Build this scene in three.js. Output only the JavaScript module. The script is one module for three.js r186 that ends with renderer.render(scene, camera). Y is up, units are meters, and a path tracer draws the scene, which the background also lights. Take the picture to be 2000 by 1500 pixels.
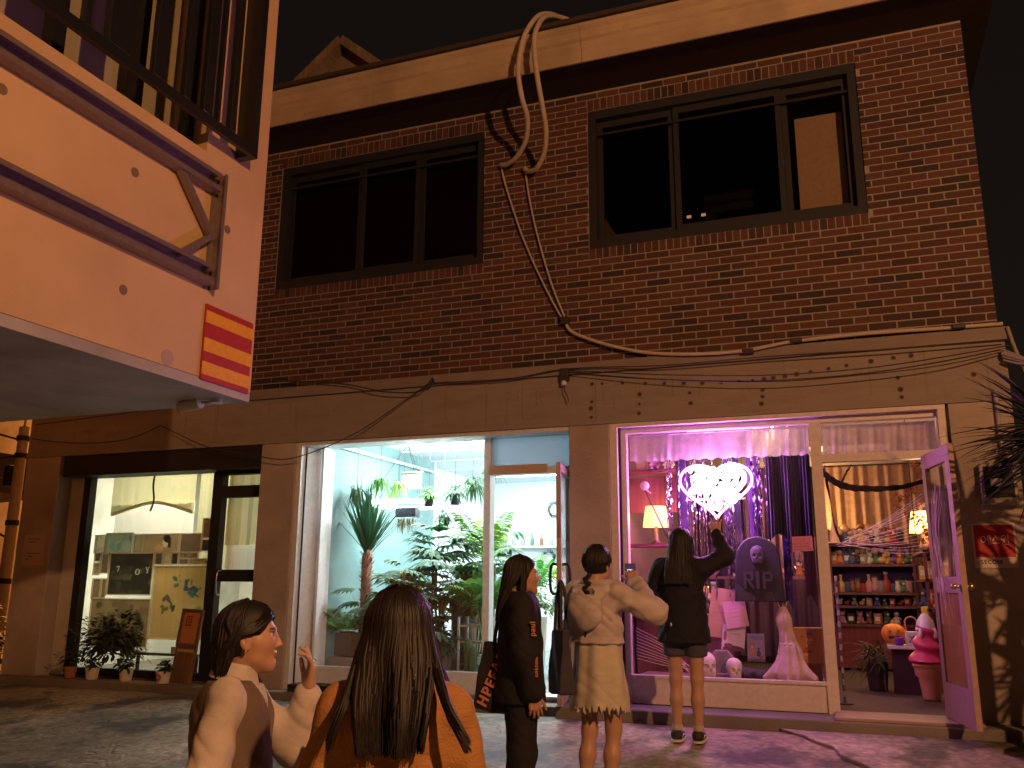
import * as THREE from 'three';
import { mergeGeometries } from 'three/addons/utils/BufferGeometryUtils.js';
import { RoundedBoxGeometry } from 'three/addons/geometries/RoundedBoxGeometry.js';
import { FontLoader } from 'three/addons/loaders/FontLoader.js';
import { TextGeometry } from 'three/addons/geometries/TextGeometry.js';
import { RectAreaLightUniformsLib } from 'three/addons/lights/RectAreaLightUniformsLib.js';

// ---------- camera, sky, exposure ----------
const scene = new THREE.Scene();
const camera = new THREE.PerspectiveCamera(47.24, 4 / 3, 0.05, 400);
camera.position.set(0, 1.12, 8);
const D2R = Math.PI / 180;
camera.rotation.set(12.9 * D2R, 20.72 * D2R, 0.33 * D2R, 'YXZ');
scene.add(camera);
const renderer = new THREE.WebGLRenderer({ antialias: true });
renderer.setSize(1024, 768);
renderer.toneMapping = THREE.LinearToneMapping;
renderer.toneMappingExposure = 1.0;
renderer.shadowMap.enabled = true;
RectAreaLightUniformsLib.init();
{ // hazy city night sky: nearly black overhead, a little warmer near the horizon
  const w = 64, h = 32, a = new Float32Array(w * h * 4);
  for (let j = 0; j < h; j++) for (let i = 0; i < w; i++) {
    const el = Math.abs((j + 0.5) / h * 2 - 1), k = Math.pow(1 - el, 3), o = (j * w + i) * 4;
    a[o] = 0.0046 + 0.008 * k; a[o + 1] = 0.0036 + 0.0042 * k; a[o + 2] = 0.0034 + 0.0016 * k; a[o + 3] = 1;
  }
  const sky = new THREE.DataTexture(a, w, h, THREE.RGBAFormat, THREE.FloatType);
  sky.mapping = THREE.EquirectangularReflectionMapping; sky.magFilter = THREE.LinearFilter; sky.minFilter = THREE.LinearFilter; sky.needsUpdate = true;
  scene.background = sky; scene.environment = sky;
}
const moon = new THREE.DirectionalLight(new THREE.Color().setRGB(0.7, 0.8, 1), 0.008);
moon.position.set(6, 20, 14); moon.castShadow = true; moon.shadow.radius = 4;
Object.assign(moon.shadow.camera, { left: -15, right: 15, top: 15, bottom: -15, near: 1, far: 60 });
scene.add(moon);

const font = await new FontLoader().loadAsync('fonts/droid/droid_sans_bold.typeface.json');

// ---------- helpers ----------
let seed = 7;
const rnd = () => { seed = (seed + 0x6D2B79F5) | 0; let t = Math.imul(seed ^ (seed >>> 15), 1 | seed); t = (t + Math.imul(t ^ (t >>> 7), 61 | t)) ^ t; return ((t ^ (t >>> 14)) >>> 0) / 4294967296; };
const rr = (a, b) => a + (b - a) * rnd();
const pick = (a) => a[Math.floor(rnd() * a.length) % a.length];
const V = (x, y, z) => new THREE.Vector3(x, y, z);
const names = {};
const numbered = (n) => { const k = names[n] = (names[n] ?? -1) + 1; return k ? `${n}_${String(k).padStart(3, '0')}` : n; };
const ground = (x, z) => (z < 0.6 ? 0 : z < 12 ? -0.09 * (z - 0.6) : -0.09 * 11.4);

function hash(x, y, s) { let h = Math.imul(x, 374761393) ^ Math.imul(y, 668265263) ^ Math.imul(s, 2246822519); h = Math.imul(h ^ (h >>> 13), 1274126177); return ((h ^ (h >>> 16)) >>> 0) / 4294967296; }
function vnoise(x, y, p, s) {
  const xi = Math.floor(x), yi = Math.floor(y), fx = x - xi, fy = y - yi, u = fx * fx * (3 - 2 * fx), v = fy * fy * (3 - 2 * fy), m = (a) => ((a % p) + p) % p;
  const a = hash(m(xi), m(yi), s), b = hash(m(xi + 1), m(yi), s), c = hash(m(xi), m(yi + 1), s), d = hash(m(xi + 1), m(yi + 1), s);
  return a + (b - a) * u + (c - a) * v + (a - b - c + d) * u * v;
}
function fbm(x, y, p, s, oct) { let t = 0, a = 0.5, n = 0; for (let i = 0; i < oct; i++) { t += a * vnoise(x, y, p, s + i); n += a; x *= 2; y *= 2; p *= 2; a *= 0.55; } return t / n; }
function tex(size, fn, srgb, rep = 1) {
  const d = new Uint8Array(size * size * 4);
  for (let j = 0; j < size; j++) for (let i = 0; i < size; i++) {
    let c = fn(i / size, j / size); if (typeof c === 'number') c = [c, c, c];
    const o = (j * size + i) * 4; for (let k = 0; k < 3; k++) d[o + k] = Math.max(0, Math.min(255, c[k] * 255)); d[o + 3] = 255;
  }
  const t = new THREE.DataTexture(d, size, size); t.wrapS = t.wrapT = THREE.RepeatWrapping; t.magFilter = THREE.LinearFilter; t.minFilter = THREE.LinearMipmapLinearFilter; t.generateMipmaps = true;
  t.repeat.set(rep, rep); if (srgb) t.colorSpace = THREE.SRGBColorSpace; t.needsUpdate = true; return t;
}
const blotchT = tex(512, (u, v) => 0.66 + 0.34 * fbm(u * 4, v * 4, 4, 3, 6), true, 0.5);           // 2 m tile
const grainT = tex(256, (u, v) => 0.88 + 0.12 * fbm(u * 16, v * 16, 16, 9, 4), true, 2);           // 0.5 m tile
const grainB = tex(256, (u, v) => fbm(u * 32, v * 32, 32, 5, 3), false, 2);
const blotchB = tex(512, (u, v) => fbm(u * 12, v * 12, 12, 21, 6), false, 0.5);
const woodT = tex(256, (u, v) => { const g = fbm(u * 3 + 0.6 * fbm(u * 4, v * 2, 4, 2, 3), v * 1, 3, 31, 3), f = vnoise(u * 64, v * 3, 64, 4); return 0.55 + 0.3 * g + 0.18 * f; }, true, 1.4);
const clothB = tex(128, (u, v) => 0.35 * fbm(u * 48, v * 48, 48, 16, 2) + 0.65 * fbm(u * 8, v * 8, 8, 6, 3), false, 8);
const clothT = tex(256, (u, v) => 0.8 + 0.2 * fbm(u * 10, v * 10, 10, 41, 5), true, 2);
const hairT = tex(256, (u, v) => 0.45 + 0.55 * fbm(u * 64, v * 2, 64, 51, 3), true, 6);

function mat(c, r = 0.7, o = {}) {
  const m = new (o.phys ? THREE.MeshPhysicalMaterial : THREE.MeshStandardMaterial)({ roughness: r, metalness: o.metal ?? 0, side: THREE.DoubleSide });
  m.color.setRGB(c[0], c[1], c[2]);
  if (o.map) m.map = o.map;
  if (o.bump) { m.bumpMap = o.bump; m.bumpScale = o.bs ?? 0.002; }
  if (o.vc) m.vertexColors = true;
  if (o.em) { m.emissive.setRGB(...o.em); m.emissiveIntensity = o.ei ?? 1; }
  if (o.phys) Object.assign(m, o.phys);
  return m;
}
const glassM = new THREE.MeshPhysicalMaterial({ color: 0xffffff, roughness: 0.0, transmission: 1, thickness: 0, ior: 1.5 });

// geometry helpers (all non-indexed with box-projected uv in metres)
function uvBox(g) {
  if (g.index) g = g.toNonIndexed();
  if (!g.attributes.normal) g.computeVertexNormals();
  const p = g.attributes.position, uv = new Float32Array(p.count * 2), a = V(), b = V(), c = V();
  for (let i = 0; i < p.count; i += 3) {
    a.fromBufferAttribute(p, i); b.fromBufferAttribute(p, i + 1); c.fromBufferAttribute(p, i + 2);
    const n = b.clone().sub(a).cross(c.clone().sub(a)), X = Math.abs(n.x), Y = Math.abs(n.y), Z = Math.abs(n.z);
    [a, b, c].forEach((q, k) => { const o = (i + k) * 2; if (Z >= X && Z >= Y) { uv[o] = q.x; uv[o + 1] = q.y; } else if (X >= Y) { uv[o] = q.z; uv[o + 1] = q.y; } else { uv[o] = q.x; uv[o + 1] = q.z; } });
  }
  g.setAttribute('uv', new THREE.BufferAttribute(uv, 2));
  for (const k of Object.keys(g.attributes)) if (!['position', 'normal', 'uv', 'color'].includes(k)) g.deleteAttribute(k);
  return g;
}
const box = (x0, x1, y0, y1, z0, z1) => { const g = new THREE.BoxGeometry(Math.abs(x1 - x0), Math.abs(y1 - y0), Math.abs(z1 - z0)); g.translate((x0 + x1) / 2, (y0 + y1) / 2, (z0 + z1) / 2); return g; };
const rbox = (x0, x1, y0, y1, z0, z1, r = 0.006) => { const w = Math.abs(x1 - x0), h = Math.abs(y1 - y0), d = Math.abs(z1 - z0); const g = new RoundedBoxGeometry(w, h, d, 1, Math.min(r, w / 2.1, h / 2.1, d / 2.1)); g.translate((x0 + x1) / 2, (y0 + y1) / 2, (z0 + z1) / 2); return g; };
const tube = (pts, r, seg = 0, rad = 6, closed = false) => new THREE.TubeGeometry(new THREE.CatmullRomCurve3(pts.map((p) => (p.isVector3 ? p : V(...p))), closed, 'centripetal'), seg || pts.length * 4, r, rad, closed);
const lathe = (pts, x = 0, y = 0, z = 0, n = 16) => { const g = new THREE.LatheGeometry(pts.map((p) => new THREE.Vector2(p[0], p[1])), n); g.translate(x, y, z); return g; };
const ball = (x, y, z, r, sx = 1, sy = 1, sz = 1, n = 12) => { const g = new THREE.SphereGeometry(r, n, Math.max(6, n * 0.7 | 0)); g.scale(sx, sy, sz); g.translate(x, y, z); return g; };
const bar = (a, b, w, h = w) => { a = V(...a); b = V(...b); const d = b.clone().sub(a), g = new THREE.BoxGeometry(w, d.length(), h); g.applyQuaternion(new THREE.Quaternion().setFromUnitVectors(V(0, 1, 0), d.clone().normalize())); g.translate((a.x + b.x) / 2, (a.y + b.y) / 2, (a.z + b.z) / 2); return g; };
const extrude = (pts, depth, bevel = 0) => { const s = new THREE.Shape(pts.map((p) => new THREE.Vector2(p[0], p[1]))); return new THREE.ExtrudeGeometry(s, { depth, bevelEnabled: bevel > 0, bevelSize: bevel, bevelThickness: bevel, bevelSegments: 1, steps: 1 }); };
function mesh(name, geos, m, parent, pos) {
  if (!Array.isArray(geos)) geos = [geos];
  geos = geos.map((g) => uvBox(g));
  const o = new THREE.Mesh(geos.length > 1 ? mergeGeometries(geos) : geos[0], m);
  o.name = parent ? name : numbered(name); o.castShadow = o.receiveShadow = true;
  if (pos) o.position.set(...pos);
  (parent || scene).add(o); return o;
}
function rawMesh(name, g, m, parent) { const o = new THREE.Mesh(g, m); o.name = parent ? name : numbered(name); o.castShadow = o.receiveShadow = true; (parent || scene).add(o); return o; }
function tag(o, label, category, group, kind) { if (label) o.userData.label = label; if (category) o.userData.category = category; if (group) o.userData.group = group; if (kind) o.userData.kind = kind; return o; }
function thing(name, label, category, pos = [0, 0, 0], ry = 0, group) { const g = new THREE.Group(); g.name = numbered(name); g.position.set(...pos); g.rotation.y = ry; scene.add(g); return tag(g, label, category, group); }
function structure(o) { o.userData.kind = 'structure'; return o; }
function canvasTex(w, h, draw) { const c = document.createElement('canvas'); c.width = w; c.height = h; const x = c.getContext('2d'); draw(x, w, h); const t = new THREE.CanvasTexture(c); t.colorSpace = THREE.SRGBColorSpace; return t; }
function panel(name, w, h, t, m, parent, pos, rot = [0, 0, 0]) { // printed panel: plane with 0..1 uv facing +z
  const g = new THREE.PlaneGeometry(w, h), o = new THREE.Mesh(g, m); o.name = parent ? name : numbered(name); o.castShadow = o.receiveShadow = true; o.position.set(...pos); o.rotation.set(...rot); (parent || scene).add(o); return o;
}

// ---------- the street lamp behind the camera (its sodium light is what the photograph shows) ----------
{
  const lx = 4.9, lz = 9.8, gy = ground(lx, lz);
  const t = thing('street_lamp', 'sodium street lamp on a grey pole, outside the picture behind the viewer', 'street lamp', [lx, gy, lz]);
  const poleM = mat([0.25, 0.26, 0.27], 0.5, { metal: 0.4 });
  const top = 5.3 - gy;
  mesh('pole', lathe([[0.001, 0], [0.09, 0], [0.085, 0.6], [0.05, top + 0.35], [0.001, top + 0.36]]), poleM, t);
  mesh('arm', tube([[0, top + 0.2, 0], [-0.15, top + 0.36, -0.2], [-0.3, top + 0.3, -0.4]], 0.025), poleM, t);
  mesh('lamp_hood', lathe([[0.02, 0.22], [0.1, 0.2], [0.13, 0.13], [0.12, 0.13], [0.02, 0.19]], -0.3, top + 0.1, -0.4), poleM, t);
  mesh('lamp_globe', ball(-0.3, top, -0.4, 0.14), mat([0.8, 0.5, 0.2], 0.4, { em: [1, 0.42, 0.1], ei: 30 }), t);
  const L = new THREE.PointLight(new THREE.Color().setRGB(1, 0.45, 0.18), 200); L.position.set(-0.3, top, -0.4); L.castShadow = true; L.shadow.radius = 5; t.add(L);
}
// ---------- ground ----------
{
  const N = 150, P = [], I = [], U = [];
  const w = (t) => Math.sign(t) * (Math.abs(t) * 9 + Math.pow(Math.abs(t), 4) * 130);
  for (let j = 0; j <= N; j++) for (let i = 0; i <= N; i++) {
    const x = w(i / N * 2 - 1) - 1, z = w(j / N * 2 - 1) + 3.5;
    let y = ground(x, z); if (z > 0.35) y += (fbm(x * 0.9 + 50, z * 0.9 + 50, 256, 77, 4) - 0.5) * 0.05 * Math.min(1, (z - 0.35) * 1.5);
    if (z < 0.2) y -= 0.012;
    P.push(x, y, z); U.push(x, z);
  }
  for (let j = 0; j < N; j++) for (let i = 0; i < N; i++) { const a = j * (N + 1) + i; I.push(a, a + N + 1, a + 1, a + 1, a + N + 1, a + N + 2); }
  const g = new THREE.BufferGeometry(); g.setAttribute('position', new THREE.Float32BufferAttribute(P, 3)); g.setAttribute('uv', new THREE.Float32BufferAttribute(U, 2)); g.setIndex(I); g.computeVertexNormals();
  const gm = tex(1024, (u, v) => { // worn concrete: blotches, stains and pebbly wear
    const b = fbm(u * 5, v * 5, 5, 61, 6), s = Math.min(1, Math.max(0, (fbm(u * 9, v * 9, 9, 71, 5) - 0.52) * 7)), f = fbm(u * 90, v * 90, 90, 81, 2);
    const k = (0.42 + 0.5 * b) * (1 - 0.42 * s) * (0.75 + 0.5 * f); return [k, k * 0.96, k * 0.88];
  }, true, 0.28);
  const gb = tex(1024, (u, v) => { const c = Math.abs(fbm(u * 6, v * 6, 6, 91, 5) - 0.5); return 0.6 * fbm(u * 40, v * 40, 40, 95, 4) + 0.4 * Math.min(1, c * 40); }, false, 0.28);
  structure(rawMesh('ground', g, mat([0.52, 0.47, 0.38], 0.75, { map: gm, bump: gb, bs: 0.016 })));
  // broken slab in front of the trinket shop
  const sl = new THREE.Shape([[-0.62, -0.3], [-0.36, -0.36], [0.2, -0.33], [1.3, -0.34], [1.35, -1.7], [0.7, -2.1], [0.25, -1.75], [0.0, -1.25], [-0.14, -1.1], [-0.2, -0.85], [-0.36, -0.68], [-0.42, -0.55], [-0.5, -0.45]].map((p) => new THREE.Vector2(...p)));
  const sg = new THREE.ExtrudeGeometry(sl, { depth: 0.022, bevelEnabled: true, bevelSize: 0.006, bevelThickness: 0.006, bevelSegments: 1 }); sg.rotateX(-Math.PI / 2);
  const sp = sg.attributes.position; for (let i = 0; i < sp.count; i++) sp.setY(i, sp.getY(i) + ground(0, sp.getZ(i)) - 0.005);
  sg.computeVertexNormals();
  structure(mesh('pavement_slab', sg, mat([0.58, 0.54, 0.5], 0.8, { map: gm, bump: gb, bs: 0.01 })));
}

// ---------- the brick building with the three shops ----------
const bld = thing('brick_shop_building', 'two storey red brick building with three lit shops on the ground floor', 'building');
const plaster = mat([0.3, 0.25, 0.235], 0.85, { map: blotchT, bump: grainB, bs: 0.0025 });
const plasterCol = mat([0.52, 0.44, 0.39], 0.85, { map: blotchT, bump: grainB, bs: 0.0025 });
const whitePaint = mat([0.68, 0.66, 0.64], 0.45, { map: grainT });
const darkMetal = mat([0.009, 0.01, 0.016], 0.7);
{
  const mortar = mat([0.3, 0.26, 0.24], 0.95, { map: grainT, bump: grainB, bs: 0.004 });
  const WIN = [[-5.95, -3.36, 4.4, 5.92], [-2.21, 0.39, 4.4, 5.92]];
  const X0 = -9.44, X1 = 1.3, Y0 = 3.232, Y1 = 6.14;
  const zb = -0.2, zm = -0.005;
  mesh('mortar_wall', [box(X0, X1, Y0, 4.4, zb, zm), box(X0, X1, 5.92, Y1, zb, zm), box(X0, WIN[0][0], 4.4, 5.92, zb, zm), box(WIN[0][1], WIN[1][0], 4.4, 5.92, zb, zm), box(WIN[1][1], X1, 4.4, 5.92, zb, zm)], mortar, bld);
  // bricks: running bond 0.23 x 0.0705, soldier courses over and under the windows
  const list = [], CH = 0.0705, BL = 0.23, J = 0.013;
  const blocked = (x0, x1, y0, y1) => WIN.some((w) => x1 > w[0] - 0.001 && x0 < w[1] + 0.001 && y1 > w[2] - 0.108 && y0 < w[3] + 0.13);
  const rows = Math.round((Y1 - Y0) / CH);
  for (let r = 0; r < rows; r++) {
    const y = Y0 + r * CH + J / 2, off = (r % 2 ? 0.5 : 0) * BL + 0.03 * hash(r, 3, 1);
    for (let x = X0 - off; x < X1; x += BL) {
      let a = Math.max(x + J / 2, X0), b = Math.min(x + BL - J / 2, X1); if (b - a < 0.02) continue;
      for (const w of WIN) { // trim the bricks that meet a window
        if (y + CH - J > w[2] - 0.108 && y < w[3] + 0.13) { if (a < w[0] && b > w[0]) b = w[0] - 0.002; else if (a < w[1] && b > w[1]) a = w[1] + 0.002; }
      }
      if (b - a < 0.03 || blocked(a, b, y, y + CH - J)) continue;
      list.push([a, b, y, y + CH - J]);
    }
  }
  for (const w of WIN) for (const [y0, y1] of [[w[2] - 0.105, w[2] - 0.002], [w[3] + 0.004, w[3] + 0.125]]) {
    const n = Math.round((w[1] - w[0]) / 0.071), p = (w[1] - w[0]) / n;
    for (let i = 0; i < n; i++) list.push([w[0] + i * p + 0.005, w[0] + (i + 1) * p - 0.005, y0, y1]);
  }
  // how large each shows in the photograph: nearest to the viewer first, the ones behind the left building last
  const score = (q) => { const x = (q[0] + q[1]) / 2, y = (q[2] + q[3]) / 2, hid = x < -6.35 || (x > -3.4 && y > 6.0); return Math.hypot(x, y - 1.1, 8) + (hid ? 50 : 0); };
  list.sort((p, q) => score(p) - score(q));
  const tones = [[0.09, 0.034, 0.027], [0.068, 0.028, 0.024], [0.105, 0.04, 0.03], [0.05, 0.023, 0.022], [0.08, 0.031, 0.027], [0.034, 0.019, 0.02], [0.1, 0.046, 0.036]];
  const bm = tones.map((c) => mat(c, 0.85, { map: grainT, bump: grainB, bs: 0.003 }));
  const cache = {}; const rest = [];
  list.forEach((q, i) => {
    const w = q[1] - q[0], h = q[3] - q[2], jz = (hash(i, 5, 2) - 0.5) * 0.005, k = hash(Math.round(q[0] * 100), Math.round(q[2] * 100), 4);
    const ti = Math.min(6, Math.floor(k * k * 0.6 * 7 + k * 0.4 * 7));
    if (i < 300) {
      const key = `${w.toFixed(3)}_${h.toFixed(3)}_${i % 3}`;
      if (!cache[key]) { const g = new RoundedBoxGeometry(w, h, 0.03, 1, 0.003); g.translate(0, 0, -0.015); const u = uvBox(g); const uv = u.attributes.uv; for (let m = 0; m < uv.count; m++) uv.setXY(m, uv.getX(m) + (i % 3) * 0.37, uv.getY(m) + (i % 3) * 0.21); cache[key] = u; }
      const o = rawMesh('brick', cache[key], bm[ti], bld); o.position.set((q[0] + q[1]) / 2, (q[2] + q[3]) / 2, jz);
    } else {
      const g = uvBox(box(q[0], q[1], q[2], q[3], -0.03, jz)); const c = new Float32Array(g.attributes.position.count * 3);
      for (let m = 0; m < c.length; m += 3) { c[m] = tones[ti][0]; c[m + 1] = tones[ti][1]; c[m + 2] = tones[ti][2]; }
      g.setAttribute('color', new THREE.BufferAttribute(c, 3)); rest.push(g);
    }
  });
  const ro = rawMesh('brickwork', mergeGeometries(rest), mat([1, 1, 1], 0.85, { vc: true, map: grainT, bump: grainB, bs: 0.003 }), bld); ro.userData.kind = 'stuff';
  // upper windows: dark frames with sliding sashes
  const tinted = new THREE.MeshPhysicalMaterial({ roughness: 0.0, transmission: 1, thickness: 0, ior: 1.5 }); tinted.color.setRGB(0.2, 0.21, 0.23); // tinted glass
  const mull = [[-4.9, -4.16], [-1.34, -0.3]];
  WIN.forEach((w, i) => {
    const f = [box(w[0], w[1], w[2], w[2] + 0.09, -0.14, -0.02), box(w[0], w[1], w[3] - 0.09, w[3], -0.14, -0.02), box(w[0], w[0] + 0.08, w[2] + 0.09, w[3] - 0.09, -0.14, -0.02), box(w[1] - 0.08, w[1], w[2] + 0.09, w[3] - 0.09, -0.14, -0.02)];
    const win = tag(mesh('window', f, darkMetal, bld), i ? 'wide dark upper window on the right with a tan board in its right side' : 'dark upper window on the left');
    const ed = [w[0] + 0.08, ...mull[i], w[1] - 0.08];
    for (let k = 0; k < 3; k++) {
      const a = ed[k], b = ed[k + 1], z = k === 1 ? -0.07 : -0.1, s = 0.055;
      mesh('sash', [box(a, b, w[2] + 0.092, w[2] + 0.16, z - 0.03, z), box(a, b, w[3] - 0.16, w[3] - 0.092, z - 0.03, z), box(a + 0.001, a + s, w[2] + 0.16, w[3] - 0.16, z - 0.03, z), box(b - s, b - 0.001, w[2] + 0.16, w[3] - 0.16, z - 0.03, z)], darkMetal, win);
      mesh('pane', box(a + s, b - s, w[2] + 0.16, w[3] - 0.16, z - 0.022, z - 0.016), i && k === 2 ? glassM : tinted, win);
    }
    mesh('rail', box(w[0] + 0.08, w[1] - 0.08, w[3] - 0.27, w[3] - 0.245, -0.06, -0.045), mat([0.05, 0.05, 0.06], 0.35, { metal: 0.6 }), win);
    const room = mat([0.35, 0.33, 0.3], 0.9, { map: blotchT });
    mesh('room_wall', [box(w[0] - 0.2, w[1] + 0.2, w[2] - 0.3, w[3] + 0.2, -2.4, -2.35), box(w[0] - 0.25, w[0] - 0.2, w[2] - 0.3, w[3] + 0.2, -2.4, -0.2), box(w[1] + 0.2, w[1] + 0.25, w[2] - 0.3, w[3] + 0.2, -2.4, -0.2)], room, win);
  });
  for (const x of [-1.22, -1.08]) mesh('window_sticker', box(x - 0.022, x + 0.022, 4.62, 4.65, -0.084, -0.0815), mat([0.8, 0.8, 0.8], 0.6), bld);
  // tan board behind the right sash
  mesh('window_board', box(-0.19, 0.24, 4.62, 5.57, -0.26, -0.25), mat([0.26, 0.17, 0.11], 0.9, { map: grainT }), bld);
  // beam over the shops, with the marks an old sign left on it
  const bt = canvasTex(2048, 128, (x, w, h) => {
    x.fillStyle = '#fff'; x.fillRect(0, 0, w, h);
    for (let i = 0; i < 900; i++) { const g = 200 + 55 * rnd() | 0; x.fillStyle = `rgba(${g},${g},${g - 8},0.12)`; x.beginPath(); x.ellipse(rnd() * w, rnd() * h, 4 + 40 * rnd(), 2 + 10 * rnd(), 0, 0, 7); x.fill(); }
    const px = (X) => (X + 9.44) / 10.776 * w, py = (Y) => (3.12 - Y) / 0.5 * h;
    const dot = (X, Y, r) => { x.fillStyle = 'rgba(70,34,38,0.55)'; x.beginPath(); x.ellipse(px(X), py(Y), r * 2.6, r * 3.4, 0, 0, 7); x.fill(); x.fillStyle = 'rgba(50,24,28,0.5)'; x.beginPath(); x.ellipse(px(X) + 0.6, py(Y), r * 1.2, r * 1.8, 0, 0, 7); x.fill(); };
    for (const X of [-2.2, -2.1, -1.9, -1.68, -1.5, -1.32, -1.15, -0.98, -0.82, -0.7, -0.6, -0.52, -0.42, -0.32, -0.2, -0.05, 0.1, 0.3, 0.48, 0.62]) dot(X, 2.97 + 0.05 * Math.sin(X * 2) + 0.04 * (X + 2) / 3, 1 + rnd() * 0.8);
    for (const X of [-2.2, -1.75, -1.25, -0.62, 0.52]) for (const Y of [2.86, 2.78, 2.7]) if (rnd() < 0.85) dot(X + rr(-0.02, 0.02), Y + rr(-0.02, 0.02), 0.9 + rnd());
    dot(1.08, 2.85, 1.6);
    for (let i = 0; i < 60; i++) { const X = rnd() * w; x.fillStyle = `rgba(60,45,38,${0.04 + 0.08 * rnd()})`; x.fillRect(X, rnd() * h * 0.4, 1 + 3 * rnd(), h * rr(0.2, 0.8)); }
  });
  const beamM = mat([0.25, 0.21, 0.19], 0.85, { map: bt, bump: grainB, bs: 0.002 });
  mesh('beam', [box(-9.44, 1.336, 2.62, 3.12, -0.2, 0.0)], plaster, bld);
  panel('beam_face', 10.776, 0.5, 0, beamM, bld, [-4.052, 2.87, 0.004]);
  mesh('beam_ledge', box(-9.47, 1.35, 3.122, 3.23, -0.2, 0.04), plaster, bld);
  // pillars between the shops
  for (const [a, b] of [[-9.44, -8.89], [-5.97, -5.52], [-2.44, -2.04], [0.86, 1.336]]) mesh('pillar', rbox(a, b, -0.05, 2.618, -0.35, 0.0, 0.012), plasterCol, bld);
  // plinth step along the front
  mesh('step', [rbox(-2.5, 1.2, -0.2, 0.1, -0.1, 0.3, 0.02)], mat([0.3, 0.27, 0.25], 0.85, { map: blotchT, bump: grainB, bs: 0.004 }), bld);
  mesh('step', [rbox(-9.4, -2.52, -0.2, 0.07, -0.1, 0.16, 0.02)], mat([0.27, 0.23, 0.19], 0.85, { map: blotchT, bump: grainB, bs: 0.004 }), bld);
  // eave: soffit, moulded fascia, low roof
  const fas = mat([0.64, 0.5, 0.36], 0.7, { map: blotchT, bump: blotchB, bs: 0.004 });
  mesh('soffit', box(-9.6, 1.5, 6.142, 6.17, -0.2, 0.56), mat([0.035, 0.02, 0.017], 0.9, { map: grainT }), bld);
  const prof = [[0.56, 6.12], [0.58, 6.12], [0.58, 6.24], [0.6, 6.27], [0.6, 6.33], [0.625, 6.35], [0.63, 6.43], [0.66, 6.46], [0.66, 6.5], [0.56, 6.5]];
  const fg = (a, b) => { const g = extrude(prof.map(([z, y]) => [-z, y]), b - a); g.rotateY(Math.PI / 2); g.translate(a, 0, 0); return g; };
  mesh('fascia', [fg(-9.7, -4.42), fg(-4.415, -2.1), fg(-2.095, 1.6)], fas, bld);
  const tileM = mat([0.05, 0.035, 0.03], 0.8, { map: grainT });
  const rg = extrude([[-0.68, 6.5], [2.2, 7.1], [5, 6.5]], 11.4); rg.rotateY(Math.PI / 2); rg.translate(-9.75, 0, 0);
  const roof = mesh('roof', rg, tileM, bld);
  mesh('eave_edge', box(-9.75, 1.62, 6.503, 6.55, 0.5, 0.7), tileM, roof);
  // small gabled dormer
  const dg = (s, z0, z1) => { const g = extrude([[-6.1 - s, 6.5], [-5.14, 7.32 + s * 0.6], [-4.3 + s, 6.5]], z1 - z0); g.translate(0, 0, z0); return g; };
  const dorm = mesh('dormer', dg(0, -2.2, 0.02), mat([0.27, 0.2, 0.15], 0.85, { map: blotchT }), bld);
  mesh('barge_board', [bar([-6.3, 6.46, 0.1], [-5.14, 7.36, 0.1], 0.1, 0.16), bar([-5.14, 7.36, 0.098], [-4.1, 6.46, 0.098], 0.1, 0.16)], mat([0.3, 0.22, 0.16], 0.8, { map: woodT }), dorm);
  // crumbling mouldings and broken tiles in front of the dormer
  for (let i = 0; i < 16; i++) { const x = -6.3 + i * 0.13; mesh('cornice_block', rbox(x, x + rr(0.07, 0.12), 6.5, 6.5 + rr(0.03, 0.11), 0.44, 0.64, 0.012), fas, bld); }
  // outer shell so no light leaks in or out
  const shell = mat([0.12, 0.1, 0.09], 0.9);
  mesh('outer_wall', [box(-9.44, -9.3, 0, 6.14, -7, -0.21), box(1.2, 1.3, 0, 6.14, -7, -0.21), box(-9.44, 1.3, 0, 6.14, -7.1, -7), box(-9.3, 1.2, 6.0, 6.1, -7, -0.21)], shell, bld);
  mesh('upper_floor', box(-9.3, 1.2, 2.9, 3.1, -7, -0.21), shell, bld);
}
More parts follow.
